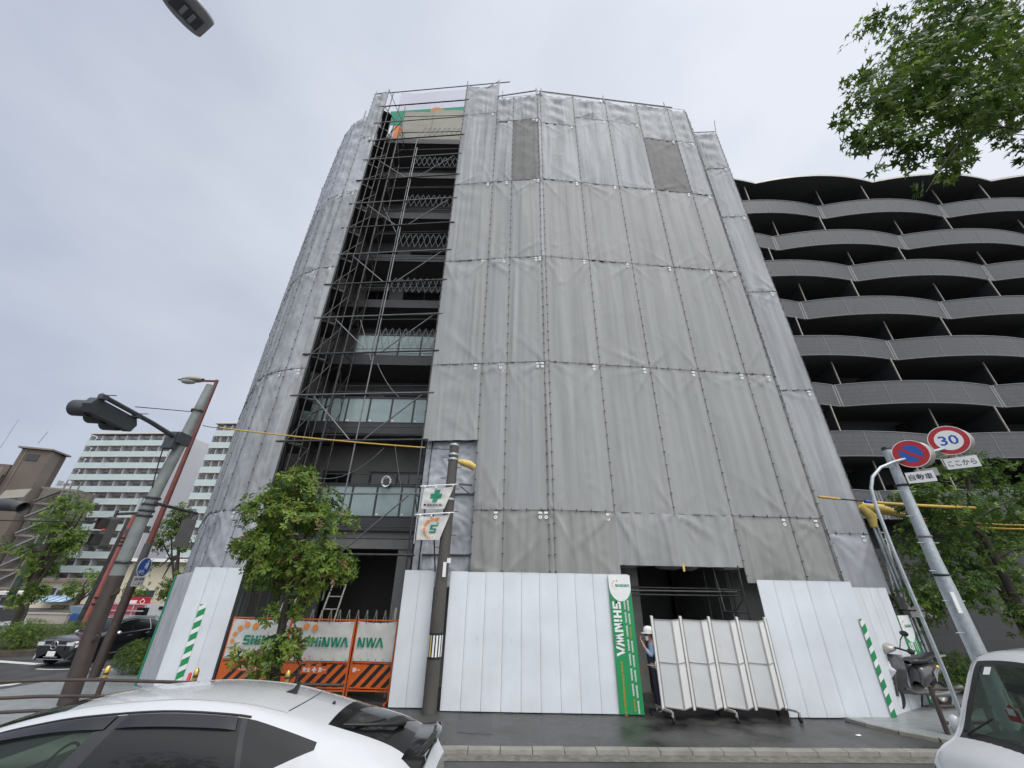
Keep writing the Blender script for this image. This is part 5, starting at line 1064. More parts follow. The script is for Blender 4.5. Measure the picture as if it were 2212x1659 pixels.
# ================================================================ foliage
def leafmesh(name, P, D, Nn, L, Wd, fold, mats, mi, parent, shape):
    P = np.array(P); D = np.array(D); Nn = np.array(Nn); n = len(P); D /= np.linalg.norm(D, axis=1)[:, None]
    Sx = np.cross(D, Nn); Sx /= (np.linalg.norm(Sx, axis=1)[:, None] + 1e-9); Nn = np.cross(Sx, D)
    L = np.array(L)[:, None]; W_ = L * Wd
    if shape == 'leaf':
        prof = [(0, 0, 0), (.28, .8, .5), (.62, .95, .35), (1, 0, -.45), (.62, -.95, .35), (.28, -.8, .5)]; faces = [(0, 1, 2, 3), (0, 3, 4, 5)]
    elif shape == 'small':
        prof = [(0, 0, 0), (.45, .9, .4), (1, 0, -.3), (.45, -.9, .4)]; faces = [(0, 1, 2), (0, 2, 3)]
    else:
        tips = [(-158, .36), (-128, .66), (-92, .42), (-58, .95), (-30, .42), (0, 1.15), (30, .42), (58, .95), (92, .42), (128, .66), (158, .36)]
        prof = [(.35, 0, .15)] + [(.35 + .62 * r * math.cos(math.radians(a)), 1.5 * r * math.sin(math.radians(a)) * .72, -.35 * r if r > .5 else .05) for a, r in tips]
        faces = [(0, i, i + 1) for i in range(1, 11)]
    k = len(prof); V = np.empty((n, k, 3))
    for j, (a, b, c) in enumerate(prof): V[:, j] = P + D * L * a + Sx * W_ * b * .5 + Nn * W_ * c * fold
    me = bpy.data.meshes.new(name); F = [tuple(i * k + q for q in f) for i in range(n) for f in faces]
    me.from_pydata(V.reshape(-1, 3).tolist(), [], F); me.polygons.foreach_set('material_index', np.repeat(np.array(mi), len(faces)).tolist())
    for m in mats: me.materials.append(M[m])
    me.update(); o = bpy.data.objects.new(name, me); COL.objects.link(o)
    if parent is not None: o.parent = parent; off = parent.location; me.transform(Matrix.Translation(-off))
    return o
def crown(name, clumps, per, Lf, Wd, mats, wts, parent, seed, shape='leaf', whorl=7, droop=.25, gap=-.12, gs=1.2, fold=.35):
    r = random.Random(seed); P = []; D = []; Nn = []; L = []; mi = []
    for (c, rad, dens) in clumps:
        c = Vector(c); rad = rad if isinstance(rad, (tuple, list)) else (rad, rad, rad * .85)
        for _ in range(int(per * dens)):
            d = Vector((r.gauss(0, 1), r.gauss(0, 1), r.gauss(0, 1))).normalized(); q = r.random() ** .42
            p = c + Vector((d.x * rad[0], d.y * rad[1], d.z * rad[2])) * q
            if noise.noise((p * gs) + Vector((seed, 0, 0))) < gap: continue
            ax = (d * .7 + Vector((r.uniform(-.4, .4), r.uniform(-.4, .4), r.uniform(.0, .7)))).normalized(); x = ax.orthogonal().normalized(); y = ax.cross(x); ph = r.uniform(0, 6.28)
            m = r.choices(range(len(mats)), wts)[0]; s = r.uniform(.7, 1.15)
            for k in range(whorl):
                a = ph + 2 * PI * k / whorl + r.uniform(-.3, .3); el = r.uniform(.1, .75)
                rd = x * math.cos(a) + y * math.sin(a); dd = rd * math.cos(el) + ax * math.sin(el) - Vector((0, 0, droop * r.uniform(.4, 1.5)))
                P.append(p + ax * r.uniform(-.06, .06) * Lf * 4 + rd * .01); D.append(dd); Nn.append(ax + rd * -.3); L.append(Lf * s * r.uniform(.7, 1.15)); mi.append(m if r.random() < .85 else r.randrange(len(mats)))
    return leafmesh(name, P, D, Nn, L, Wd, fold, mats, mi, parent, shape)
def tree(name, label, base, trunk, limbs, clumps, cat='tree', group=None, tr=.09, **kw):
    t = thing(name, label, cat, base, group); b = MB(); n = len(trunk)
    b.tube(trunk, [tr * (1.15 - .75 * i / (n - 1)) for i in range(n)], 10)
    for l in limbs:
        l = [Vector(p) for p in l]
        if len(l) == 2: l = [l[0], l[0].lerp(l[1], .5) + Vector((rnd.uniform(-.12, .12), rnd.uniform(-.12, .12), .1)), l[1]]
        b.tube(l, [tr * .42, tr * .26, tr * .12][:len(l)] if len(l) <= 3 else [tr * .4] * len(l), 7)
    b.build('trunk', 'bark', t); crown('crown', clumps, parent=t, **kw); return t
# street tree in front of the barriers
TY = 10.25; A_ = lambda x, y, d=0: at(x, y, TY + d)
bt = gz(604, 1540, 0); bt = at(600, 1500, TY); bs = Vector((bt.x - .02, TY, 0))
tk = [bs, A_(597, 1440), A_(606, 1370), A_(618, 1310), A_(632, 1250), A_(640, 1190), A_(636, 1120)]
R_ = lambda px: px * .0113
cl = [(A_(640, 1062), R_(62), .8), (A_(655, 1040, .3), R_(40), .5), (A_(585, 1105, -.3), R_(62), 1), (A_(690, 1105, .2), R_(66), 1), (A_(560, 1165), R_(58), .9), (A_(640, 1165, -.5), R_(90), 1.5), (A_(720, 1140), R_(52), .7), (A_(600, 1225, .2), R_(62), 1), (A_(700, 1220, -.2), R_(62), 1), (A_(738, 1228, .2), R_(34), .4), (A_(560, 1240, .3), R_(36), .5), (A_(640, 1110, .6), R_(80), .9), (A_(664, 1262), R_(44), .5)]
cl2 = [(A_(560, 1425, -.1), R_(46), .2), (A_(610, 1395, -.2), R_(42), .2), (A_(585, 1445, -.2), R_(50), .22), (A_(640, 1395), R_(26), .12), (A_(585, 1325, -.1), R_(26), .1), (A_(640, 1318), R_(20), .08), (A_(510, 1415, -.1), R_(22), .06)]
tree('street_tree', 'leafy street tree with bright green leaves in front of the orange barriers', bs, tk, [(tk[3], A_(575, 1240, -.2)), (tk[3], A_(700, 1230, -.1)), (tk[4], A_(560, 1160)), (tk[5], A_(700, 1110, .2)), (tk[6], A_(645, 1060)), (tk[2], A_(560, 1410, -.15)), (tk[1], A_(585, 1420, -.2)), (tk[1], A_(640, 1395)), (tk[2], A_(640, 1320))], cl + cl2, tr=.1,
     per=210, Lf=.14, Wd=.37, mats=['leafA', 'leafB', 'leafbrown'], wts=[6, 2.4, .4], seed=3, whorl=8, droop=.3, gap=-.22, gs=1.5)
b = MB()
for dx in (-.28, .28): b.tube([bs + Vector((dx, .15, 0)), bs + Vector((dx, .15, 1.0))], .03, 8)
b.tube([bs + Vector((-.34, .15, .9)), bs + Vector((.34, .15, .9))], .025, 8); tag(b.build('tree_stake', 'brown'), 'low dark timber prop around the foot of the street tree', 'tree prop')
# right-hand pavement trees
B_ = lambda x, y, Y: at(x, y, Y)
p0 = B_(2165, 1230, 13.2); q = lambda z: (p0.x, p0.y, z)
tree('pavement_tree', 'broad dark green tree behind the road signs at right', (p0.x, p0.y, 0), [q(0), (p0.x - .1, p0.y, 1.5), (p0.x - .05, p0.y, 3), B_(2100, 1110, 13.2), B_(2088, 1020, 13.2)], [(B_(2120, 1150, 13.2), B_(1990, 1110, 12.9)), (B_(2110, 1120, 13.2), B_(2190, 1080, 13)), (B_(2160, 1225, 13.2), B_(2010, 1250, 13)), (B_(2150, 1210, 13.2), B_(2230, 1180, 13))],
     [(B_(2060, 1020, 13.2), 1.1, .9), (B_(2120, 1030, 13.5), 1.1, .9), (B_(1985, 1080, 13), .9, .7), (B_(2040, 1100, 12.8), 1.2, 1), (B_(2140, 1110, 13), 1.3, 1.1), (B_(2210, 1130, 13.4), 1.2, 1), (B_(1990, 1170, 13), .75, .6), (B_(2050, 1190, 13.4), .8, .6), (B_(2190, 1210, 12.8), 1.2, 1), (B_(2100, 1270, 13), .8, .7), (B_(2190, 1330, 13.4), .8, .5), (B_(2010, 1290, 13), .6, .45), (B_(2250, 1060, 13.4), 1.2, .9)], tr=.14,
     per=300, Lf=.14, Wd=.42, mats=['leafB', 'leafA', 'leafC'], wts=[5, 1.4, 2], seed=8, whorl=7, gap=-.05, gs=.9)
p1 = B_(2000, 1400, 14.6)
tree('pavement_tree', 'slim dark tree beside the grey conduit at the end of the hoarding', (p1.x, p1.y, 0), [(p1.x, p1.y, 0), (p1.x - .05, p1.y, 2), (p1.x - .1, p1.y, 3.4), B_(1962, 1230, 14.6)], [(B_(1985, 1300, 14.6), B_(1945, 1260, 14.4)), (B_(1985, 1320, 14.6), B_(2010, 1270, 14.5))],
     [(B_(1962, 1225, 14.6), .75, .8), (B_(1985, 1265, 14.4), .9, 1), (B_(1955, 1290, 14.7), .6, .7), (B_(1985, 1330, 14.6), .7, .8), (B_(1995, 1385, 14.4), .45, .4), (B_(2030, 1240, 14.8), .7, .7)], tr=.08, per=380, Lf=.09, Wd=.5, mats=['leafB', 'leafC', 'leafA'], wts=[5, 2, 2], seed=12, whorl=6, gap=-.1, shape='small')
for i, (x, lab) in enumerate(((11.9, 'low clipped hedge bush behind the scooter seat'), (13.6, 'low clipped hedge bush between the two grey poles'), (15.6, 'low clipped hedge bush behind the white microvan'))):
    t = thing('hedge_bush', lab, 'bush', (x, 14.2, 0), 'low hedge bushes on the right pavement'); crown('foliage', [((x, 14.2, .55), (.95, .6, .55), 1)], 1500, .06, .5, ['leafD', 'leafB', 'leafA'], [3, 2, 1], t, 20 + i, 'small', 6, .1, -.6); b = MB(); b.tube([(x, 14.2, 0), (x, 14.2, .6)], [.05, .03], 7); b.build('stem', 'bark', t)
t = thing('pavement_tree', 'dark tree at the right edge above the microvan roof', 'tree', (18.5, 16, 0)); b = MB(); b.tube([(18.5, 16, 0), (18.3, 16, 2.5), (17.9, 15.9, 5)], [.16, .13, .07], 9); b.build('trunk', 'bark', t)
crown('crown', [((17.8, 15.8, 4.8), 1.5, 1), ((18.9, 15.8, 5.4), 1.5, 1), ((18.0, 15.6, 3.2), 1.0, .7)], 420, .14, .42, ['leafB', 'leafA'], [3, 1.4], t, 31, 'leaf', 7, .25, -.05)
# maple overhanging from the near right
MY = 2.3; m_ = lambda x, y, d=0: at(x, y, MY + d); k_ = .0052
mc = [(2000, 60, 130, 1.2, 0), (2110, 120, 170, 2.0, .15), (1925, 215, 85, .9, -.05), (2030, 255, 95, 1.0, 0), (2140, 255, 95, 1.0, .1), (1965, 170, 110, 1.2, .1), (2060, 170, 130, 1.5, -.15), (1880, 65, 48, .3, 0), (1850, 110, 34, .16, -.1), (1845, 165, 38, .28, 0), (1855, 225, 40, .3, .05), (2190, 40, 120, 1.3, 0), (2200, 200, 90, .9, .1), (1905, 295, 42, .28, 0), (1860, 300, 30, .14, .1), (1985, 320, 42, .3, 0), (2050, 320, 36, .22, .1), (1812, 262, 14, .05, 0), (2012, 402, 24, .1, 0), (2052, 372, 20, .09, .05), (2080, 338, 22, .1, 0), (1895, 362, 10, .03, 0), (2130, 60, 140, 1.3, -.2), (2212, 330, 26, .12, 0), (2260, 150, 150, 1.0, .2), (2100, -60, 170, 1.0, .1), (2250, -40, 170, 1.0, 0), (1980, -50, 110, .5, .1)]
tb = Vector((7.6, 2.2, 0))
mt = thing('maple_tree', 'maple tree overhanging the top right corner with star shaped leaves', 'tree', tb); b = MB(); fk = Vector((7.35, 2.3, 6.0)); b.tube([tb, Vector((7.5, 2.25, 3)), fk, Vector((7.0, 2.35, 8.2))], [.17, .15, .11, .05], 10)
for (x, y, r, d, o) in mc[:12]: e_ = m_(x, y, o); s_ = fk.lerp(Vector((7.0, 2.35, 8.2)), rnd.random()); b.tube([s_, s_.lerp(e_, .45) + Vector((0, 0, .25)), s_.lerp(e_, .78)], [.032, .014, .004], 6)
for (x, y), (x2, y2) in (((2085, 290), (2000, 415)), ((2090, 300), (2050, 375)), ((1900, 215), (1808, 262)), ((1935, 290), (1892, 366))): b.tube([m_(x, y), m_((x + x2) / 2, (y + y2) / 2 - 4), m_(x2, y2)], [.008, .006, .003], 5)
b.build('trunk', 'bark', mt)
crown('crown', [(m_(x, y, o), (r * k_, r * k_ * .8, r * k_ * .8), d) for (x, y, r, d, o) in mc], 165, .105, 1.0, ['leafC', 'leafB', 'leafA'], [6, 1, 1], mt, 44, 'star', 3, .5, -.14, 2.2, .3)
# ================================================================ right poles, road signs, cables
def sgn(name, label, px, Y, r, deco, par=None, up=None):
    c = at(*px, Y); t = thing(name, label, 'road sign', c); f = Vector((-.74, -.8, -.04)).normalized(); u = Vector((0, 0, 1)).cross(f) * -1; u = Vector((0, 0, 1)).cross(f).normalized(); v = f.cross(u).normalized()
    b = MB(); b.lathe([(.001, -.012), (r, -.012), (r, 0), (.001, 0)], c, f, 36); b.build('back_plate', 'alu', t)
    g = MB(); deco(g, c + f * .004, u, v, r, f); g.build('face', ['signw', 'red', 'blue', 'ink'], t); return t, c, u, v, f
RD = 9.75
def noparking(g, c, u, v, r, f):
    g.disc(c, u, v, r, 40, 0); g.disc(c + f * .002, u, v, r * .96, 40, 1); g.disc(c + f * .004, u, v, r * .62, 40, 2)
    d = (u - v).normalized(); n = (u + v).normalized(); e = c + f * .006; w = .1 * r; l = .66 * r; g.add([e - d * l - n * w, e + d * l - n * w, e + d * l + n * w, e - d * l + n * w], [(0, 1, 2, 3)], 1)
def speed(g, c, u, v, r, f):
    g.disc(c, u, v, r, 40, 0); g.disc(c + f * .002, u, v, r * .96, 40, 1); g.disc(c + f * .004, u, v, r * .68, 40, 0); txt(g, '30', c + f * .006, u, v, r * .66, 2, .015, w=r * .92)
pole_t = thing('sign_pole', 'thin galvanised pole with a curved top carrying two round road signs', 'pole', (0, 0, 0))
pb = at(2060, 1510, RD)
pts = [(pb.x, RD, 0)] + [at(x, y, RD) for x, y in ((2040, 1450), (1985, 1320), (1930, 1190), (1893, 1095), (1882, 1055), (1885, 1030), (1902, 1010), (1930, 998), (1990, 982), (2055, 965))]
pole_t.location = (pb.x, RD, 0); b = MB(); b.tube(pts, .038, 12); b.build('tube', 'galv', pole_t)
def plate(name, label, px, Y, w, h, s, tilt, u, v, f, hh):
    c = at(*px, Y); t = thing(name, label, 'sign plate', c); b = MB(); b.prism(rect(-w / 2, w / 2, -h / 2, h / 2), c - f * .012, u, v, f * .012); b.build('plate', 'alu', t); g = MB(); g.flat(rect(-w / 2, w / 2, -h / 2, h / 2), c + f * .003, u, v, 0); txt(g, s, c + f * .006, u, v, hh, 1, .012, w=w * .84); g.build('face', ['signw', 'ink'], t)
t1, c1, u1, v1, f1 = sgn('road_sign', 'round no parking sign, blue with red ring and slash, on the curved pole', (1967, 980), RD - .12, .355, noparking)
t2, c2, u2, v2, f2 = sgn('road_sign', 'round speed limit 30 sign on the curved pole', (2049, 951), RD - .12, .385, speed)
plate('sign_plate', 'small white plate with three black characters under the no parking sign', (1989, 1030), RD - .12, .52, .27, '自動車', 0, u1, v1, f1, .15)
plate('sign_plate', 'small white plate with black kana under the speed limit sign', (2078, 999), RD - .12, .6, .28, 'ここから', 0, u2, v2, f2, .14)
for (c, r, u, v, f, lab) in ((c1, .34, u1, v1, f1, 'no parking'), (c2, .36, u2, v2, f2, 'speed limit')):
    o = c + f * -.26 + u * .12; t = thing('road_sign', 'bare metal back of the second sign behind the %s sign' % lab, 'road sign', o); b = MB(); b.lathe([(.001, 0), (r, 0), (r, .012), (.001, .012)], o, f, 36); b.build('disc', 'alu', t)
    b = MB(); b.prism(rect(-.21, .21, -.1, .1), o - v * (r + .13) + u * .03, u, v, f * .012); b.build('plate', 'alu', t); b = MB(); b.beam(c - v * (r + .15) - f * .03, c + v * (r * .8) - f * .03, .04, .03, 0, up=f); b.beam(o - f * 0 - v * (r + .1), o + v * r * .8, .04, .03, 0, up=f); b.build('mount', 'alu', t)
sY = 10.1; top = at(1914, 968, sY); ctr = at(2016, 1205, sY)
st_ = thing('utility_pole', 'tall galvanised steel utility pole with step bolts beside the road signs', 'pole', (ctr.x + .02, sY, 0)); b = MB(); b.tube([(ctr.x + .1, sY, 0), (ctr.x + .02, sY, 2.8), tuple(ctr), tuple(top)], [.165, .15, .132, .098], 18); b.build('shaft', 'galv', st_)
b = MB(); b.lathe([(.001, .03), (.085, .03), (.105, .01), (.105, -.06)], tuple(top), n=16); b.build('cap', 'black', st_)
for i in range(7): z = top.z - .55 - .62 * i; s = -1 if i % 2 == 0 else 1; xx = top.x + (ctr.x - top.x) * (top.z - z) / (top.z - ctr.z) if z > ctr.z else ctr.x; b = MB(); b.tube([(xx - .28, sY - .05, z), (xx + .12 * (s + 1), sY - .05, z)], .011, 6); b.build('step_bolt', 'galv', st_)
for (z, m) in ((5.15, 'black'), (3.9, 'steel'), (3.05, 'black')): b = MB(); b.lathe([(.137, 0), (.152, .005), (.152, .05), (.137, .055)], (top.x + (ctr.x - top.x) * (top.z - z) / (top.z - ctr.z), sY, z), n=18); b.build('band', m, st_)
b = MB(); pq = at(2058, 1296, sY - .14); b.box(pq + Vector((.05, 0, -.05)), (.09, .02, .42)); b.build('number_plate', 'signw', st_)
YC = 12.0
sagline('cable', 'thick yellow sleeved cable running right past the curved sign pole', at(1768, 1073, YC), at(1814, 1078, YC), .04, 'yellow', 0)
sagline('cable', 'short black wire joint between two yellow sleeved cables near the curved sign pole', at(1814, 1078, YC), at(1872, 1083, YC), .022, 'wire', 0)
sagline('cable', 'yellow sleeved cable with blue end passing behind both sign poles', at(1876, 1084, YC), at(2106, 1097, YC), .043, 'yellow', .02)
b = MB(); b.cyl(at(1868, 1083, YC), at(1882, 1084.5, YC), .052, 12); tag(b.build('cable_sleeve', 'blue'), 'blue sleeve end of the yellow sleeved cable left of the curved sign pole', 'cable cap')
ry = 14.32; rp = at(1888, 1130, ry)
rt = thing('conduit_riser', 'grey cable conduits with a yellow wrapped head climbing beside the wrapped building', 'conduit', (rp.x, ry, 0)); b = MB()
for dx in (-.07, .06): b.tube([(rp.x + .06 + dx, ry, 0), (rp.x + .03 + dx, ry, 2.3), (rp.x + dx, ry, rp.z)], .045, 8)
b.build('conduit', 'galv', rt)
b = MB(); b.tube([(rp.x - .05, ry, rp.z - .15), (rp.x, ry, rp.z + .25), (rp.x - .3, ry, rp.z + .6)], [.1, .17, .16], 9); b.tube([(rp.x - .25, ry, rp.z + .62), (rp.x + .3, ry - .05, rp.z + .5), (rp.x + .95, ry - .1, rp.z + .32)], [.16, .2, .12], 9); b.build('wrap', 'yellow2', rt)
b = MB(); b.box((rp.x + .15, ry - .12, 2.35), (.75, .3, .35)); b.box((rp.x + .2, ry - .14, 2.05), (.8, .25, .16)); b.box((rp.x + .1, ry - .3, 2.38), (.2, .08, .2)); b.box((rp.x + .35, ry - .3, 2.38), (.2, .08, .2)); b.build('junction_box', 'alu', rt)
sagline('cable', 'upper thin yellow sleeved cable leaving the wrapped conduit head to the right', (rp.x + .9, ry - .1, rp.z + .35), at(2230, 1135, 12), .024, 'yellow', .1)
sagline('cable', 'lower thin yellow sleeved cable leaving the wrapped conduit head to the right', (rp.x + .9, ry - .1, rp.z + .25), at(2230, 1143, 12), .027, 'yellow', .12)
ld = thing('ladder', 'white ladder top standing behind the grey conduits', 'ladder', at(1905, 1240, 15)); b = MB(); a = at(1898, 1150, 15); c = at(1935, 1290, 15)
for dx in (0, .22): b.beam(a + X * dx, c + X * dx, .03, .05)
for i in range(9): q_ = a.lerp(c, i / 9); b.beam(q_, q_ + X * .22, .03, .03)
b.build('rails', 'letter', ld)
# ---- guard pipes
def guard(label, pts, capz, posts, m='brown', rails=(.8, .53, .3), gold=True):
    t = thing('guard_pipe', label, 'guard rail', (*pts[0], 0))
    for z in rails: b = MB(); b.tube([(p[0], p[1], z) for p in pts], .03, 10); b.build('rail', m, t)
    for (x, y) in posts:
        b = MB(); b.tube([(x, y, 0), (x, y, capz)], .048, 12); po = b.build('post', m, t)
        if gold:
            b = MB(); b.lathe([(.05, 0), (.052, .06), (.03, .11), (.001, .125)], (x, y, capz), n=14); b.lathe([(.0495, -.09), (.0495, -.04)], (x, y, capz), n=14); b.build('gold_cap', 'goldcap', po)
guard('dark brown guard pipe with gold caps along the kerb behind the white hatchback', [(-10.6, 9.75), (-9.6, 10.05), (-8.55, 10.15), (-6.6, 10.05), (-4.6, 10.05), (-3.4, 10.05)], .93, [(-10.5, 9.8), (-8.52, 10.15), (-6.55, 10.05), (-4.62, 10.05)])
guard('dark brown guard pipe beside the scooter and microvan', [(9.42, 10.62), (11.4, 10.75), (13.4, 10.9), (16, 11.1)], .86, [(9.4, 10.6), (11.4, 10.75), (13.4, 10.9), (15.4, 11.05)], gold=False, rails=(.8, .5, .22))
b = MB(); b.lathe([(.16, 0), (.16, .03), (.09, .05), (.035, .62), (.001, .64)], (-7.9, 11.9, 0), n=18); b.bx(-8.08, -7.72, 11.72, 12.08, 0, .02); tag(b.build('traffic_cone', mat('cone red', (.6, .05, .03), .5)), 'red traffic cone at the left end of the orange barriers', 'cone')
# ================================================================ junction furniture at left
sp_ = thing('signal_pole', 'thick grey and brown steel signal pole carrying traffic lights at the junction', 'pole', (-10.5, 11.8, 0))
b = MB(); b.tube([(-10.68, 11.8, 2.75), (-10.66, 11.8, 4.1), (-10.58, 11.82, 5.4), (-10.45, 11.83, 6.8), (-10.33, 11.85, 8.6)], [.165, .16, .152, .14, .125], 20); b.build('upper_shaft', 'conc2' if 'conc2' in M else M.setdefault('conc2', mat('weathered grey paint', (.21, .23, .225), .6, vary=.2, vscale=3, bump=.1, bscale=30)), sp_)
b = MB(); b.tube([(-10.54, 11.8, 0), (-10.68, 11.8, 1.6), (-10.68, 11.8, 2.76)], [.185, .18, .172], 20); b.tube([(-10.5, 11.72, 2.3), (-10.38, 11.7, 2.35), (-10.38, 11.7, 2.45)], [.04, .05, .04], 8); b.tube([(-10.48, 11.7, 1.3), (-10.4, 11.68, 1.4)], [.05, .04], 8); b.build('lower_sleeve', 'brown', sp_)
for z, r in ((4.78, .17), (4.6, .175), (4.42, .17), (4.28, .175), (3.05, .18), (7.6, .15)): b = MB(); b.lathe([(r, 0), (r + .02, .01), (r + .02, .06), (r, .07)], (-10.66 + max(0, z - 4) * .075, 11.81, z), n=18); b.build('band', 'steeld', sp_)
b = MB(); b.box((-10.52, 11.72, 6.62), (.42, .5, .34)); b.box((-10.52, 11.5, 6.5), (.3, .2, .5)); b.build('arm_bracket', 'dkgrey', sp_)
b = MB(); b.tube([(-10.5, 11.6, 6.62), (-10.32, 10.4, 6.68), (-10.18, 8.7, 6.74)], [.07, .06, .055], 12); b.build('signal_arm', 'dkgrey', sp_)
b = MB(); b.tube([(-10.5, 11.75, 4.68), (-10.8, 13.95, 4.7)], .045, 10); b.tube([(-10.6, 11.8, 4.4), (-11.95, 12.3, 4.42)], .04, 10); b.build('bracket_arm', 'steeld', sp_)
sagline('cable', 'thin guy wire from the signal arm to the signal pole', (-10.25, 9.7, 6.86), (-10.57, 11.85, 7.62), .012, 'wire', 0)
sagline('cable', 'black cable looping down from the signal arm bracket beside the pole', (-10.7, 11.5, 6.45), (-10.62, 11.65, 5.1), .016, 'wire', .12)
vs_ = thing('traffic_signal', 'horizontal traffic light seen from behind on the overhead signal arm', 'traffic light', (-10.3, 9.4, 6.5))
b = MB(); p, q = Vector((-10.32, 10.05, 6.42)), Vector((-10.2, 8.6, 6.48)); dv = (q - p).normalized(); nx = Vector((-1, -.08, 0)); c = (p + q) / 2; l = (q - p).length
b.prism([(-l / 2, .03), (-l / 2 + .1, -.19), (l / 2 - .1, -.19), (l / 2, .0), (l / 2 - .1, .19), (-l / 2 + .1, .19)], c, dv, Vector((0, 0, 1)), nx * .2); b.build('housing', 'dkgrey', vs_)
for k in (-1, 0, 1):
    o = c + dv * (k * .46) + nx * .2 - Vector((0, 0, .03)); b = MB(); b.lathe([(.20, 0), (.205, .12), (.2, .38), (.185, .38), (.185, .02), (.001, .0)], o, nx, 20); b.build('visor', 'dkgrey', vs_)
b = MB()
for k in (-.55, .55): b.box(c + dv * k + Vector((.02, 0, .24)), (.14, .14, .12)); b.tube([c + dv * k + Vector((0, 0, .3)), c + dv * k + Vector((.22, .1, .34))], .012, 6)
b.build('clamp', 'dkgrey', vs_)
def pedsig(label, c, f, lit):
    c = Vector(c); f = Vector(f).normalized(); u = Z.cross(f).normalized(); t = thing('pedestrian_signal', label, 'traffic light', c)
    b = MB(); w, h, d = .36, .86, .2; r = .09; out = [(w / 2 - r + r * math.cos(a), h / 2 - r + r * math.sin(a)) for a in [PI / 2 * i / 4 for i in range(5)]] + [(-w / 2 + r + r * math.cos(a), h / 2 - r + r * math.sin(a)) for a in [PI / 2 + PI / 2 * i / 4 for i in range(5)]] + [(-w / 2 + r + r * math.cos(a), -h / 2 + r + r * math.sin(a)) for a in [PI + PI / 2 * i / 4 for i in range(5)]] + [(w / 2 - r + r * math.cos(a), -h / 2 + r + r * math.sin(a)) for a in [1.5 * PI + PI / 2 * i / 4 for i in range(5)]]
    b.prism(out, c - f * d, u, Z, f * d); b.build('housing', 'grey', t)
    for s in (1, -1):
        o = c + Z * (s * .21); v = MB(); pr = [(-.15, -.13), (-.15, .15), (.15, .15), (.15, -.13)]
        for i in range(3): a_, b_ = pr[i], pr[i + 1]; P_ = [o + u * a_[0] + Z * a_[1], o + u * b_[0] + Z * b_[1]]; v.add([P_[0], P_[1], P_[1] + f * .2, P_[0] + f * (.2 if i != 0 or 1 else .1)], [(0, 1, 2, 3)]); v.add([P_[0] * 1, P_[1] * 1, P_[1] + f * .2 + Z * .0, P_[0] + f * .2], [(3, 2, 1, 0)])
        vo = v.build('visor', 'grey', t); g = MB(); g.flat(rect(-.13, .13, -.13, .13), o + f * .004, u, Z); g.build('lens', 'redlit' if lit and s == 1 else 'black', vo)
    b = MB(); b.tube([c - f * .1 + Z * .42, c - f * .1 + Z * .62], .04, 8); b.build('hanger', 'steeld', t)
pedsig('pedestrian signal with its red light on, left of the signal pole', at(222, 1150, 11.9), (-.52, -.85, 0), True)
pedsig('pedestrian signal seen from behind, right of the signal pole', at(398, 1152, 13.6), (-.72, .66, 0), False)
lp = thing('street_lamp', 'slim red-brown lamp post with a beige lamp head behind the signal pole', 'street lamp', (-12.5, 14.5, 0))
b = MB(); b.tube([(-12.5, 14.5, 2.7), (-12.46, 14.5, 10.15)], [.1, .065], 14); b.tube([(-12.46, 14.5, 10.1), (-13.1, 14.52, 10.12)], .045, 10); b.build('post', 'redbrown', lp)
b = MB(); b.tube([(-12.5, 14.5, 0), (-12.5, 14.5, 2.72)], [.135, .125], 14); b.build('post_base', 'brown', lp); b = MB(); b.tube([(-12.5, 14.5, 2.45), (-12.5, 14.5, 3.75)], [.132, .112], 14); b.build('grey_wrap', 'grey', lp)
b = MB(); b.grid(lambda u, v: Vector((-13.05 - 1.05 * v, 14.52 + .2 * math.sin(2 * PI * u) * math.sin(PI * min(.97, v + .08)) ** .5, 10.16 + (.13 if math.cos(2 * PI * u) > 0 else .1) * math.cos(2 * PI * u) * math.sin(PI * min(.97, v + .06)) ** .5)), 14, 12); b.build('lamp_head', 'lampgrey', lp)
b = MB(); b.ball((-13.65, 14.52, 10.08), .19, 14, 0, (1.7, .85, .6)); b.build('lamp_glass', 'lens', lp)
# round blue path sign and plate on the lamp post
f = Vector((.99, .12, 0)).normalized(); u = Z.cross(f).normalized(); c = at(311.5, 1225.5, 14.3); t = thing('road_sign', 'round blue pedestrian and bicycle sign on the lamp post', 'road sign', c)
b = MB(); b.lathe([(.001, -.015), (.3, -.015), (.3, 0), (.001, 0)], c, f, 36); b.build('back_plate', 'alu', t)
g = MB(); g.disc(c + f * .003, u, Z, .298, 36, 0); g.disc(c + f * .006, u, Z, .275, 36, 1); e = c + f * .009
g.disc(e + u * .10 + Z * .19, u, Z, .028, 12, 0); g.flat([(.06, .15), (.14, .15), (.15, .02), (.13, -.06), (.10, -.06), (.08, .0), (.05, .02)], e, u, Z, 0); g.disc(e + u * .02 + Z * .11, u, Z, .02, 10, 0); g.flat([(0, .08), (.04, .08), (.05, -.02), (.01, -.05)], e, u, Z, 0)
for x in (-.17, .02): g.disc(e + u * x - Z * .16, u, Z, .06, 20, 0, .045)
for a_, b_ in (((-.17, -.16), (-.06, -.09)), ((-.06, -.09), (.02, -.16)), ((-.17, -.16), (-.08, -.16)), ((-.08, -.16), (-.06, -.09)), ((-.13, -.07), (-.09, -.16)), ((-.02, -.06), (.02, -.16))): d = Vector((b_[0] - a_[0], b_[1] - a_[1])).normalized() * .008; g.flat([(a_[0] - d.y, a_[1] + d.x), (a_[0] + d.y, a_[1] - d.x), (b_[0] + d.y, b_[1] - d.x), (b_[0] - d.y, b_[1] + d.x)], e, u, Z, 0)
g.build('face', ['signw', 'blue'], t)
c = at(299, 1255.5, 14.25); t = thing('sign_plate', 'small white plate with two rows of black characters under the round blue sign', 'sign plate', c); b = MB(); b.prism(rect(-.26, .26, -.15, .15), c - f * .012, u, Z, f * .012); b.build('plate', 'alu', t)
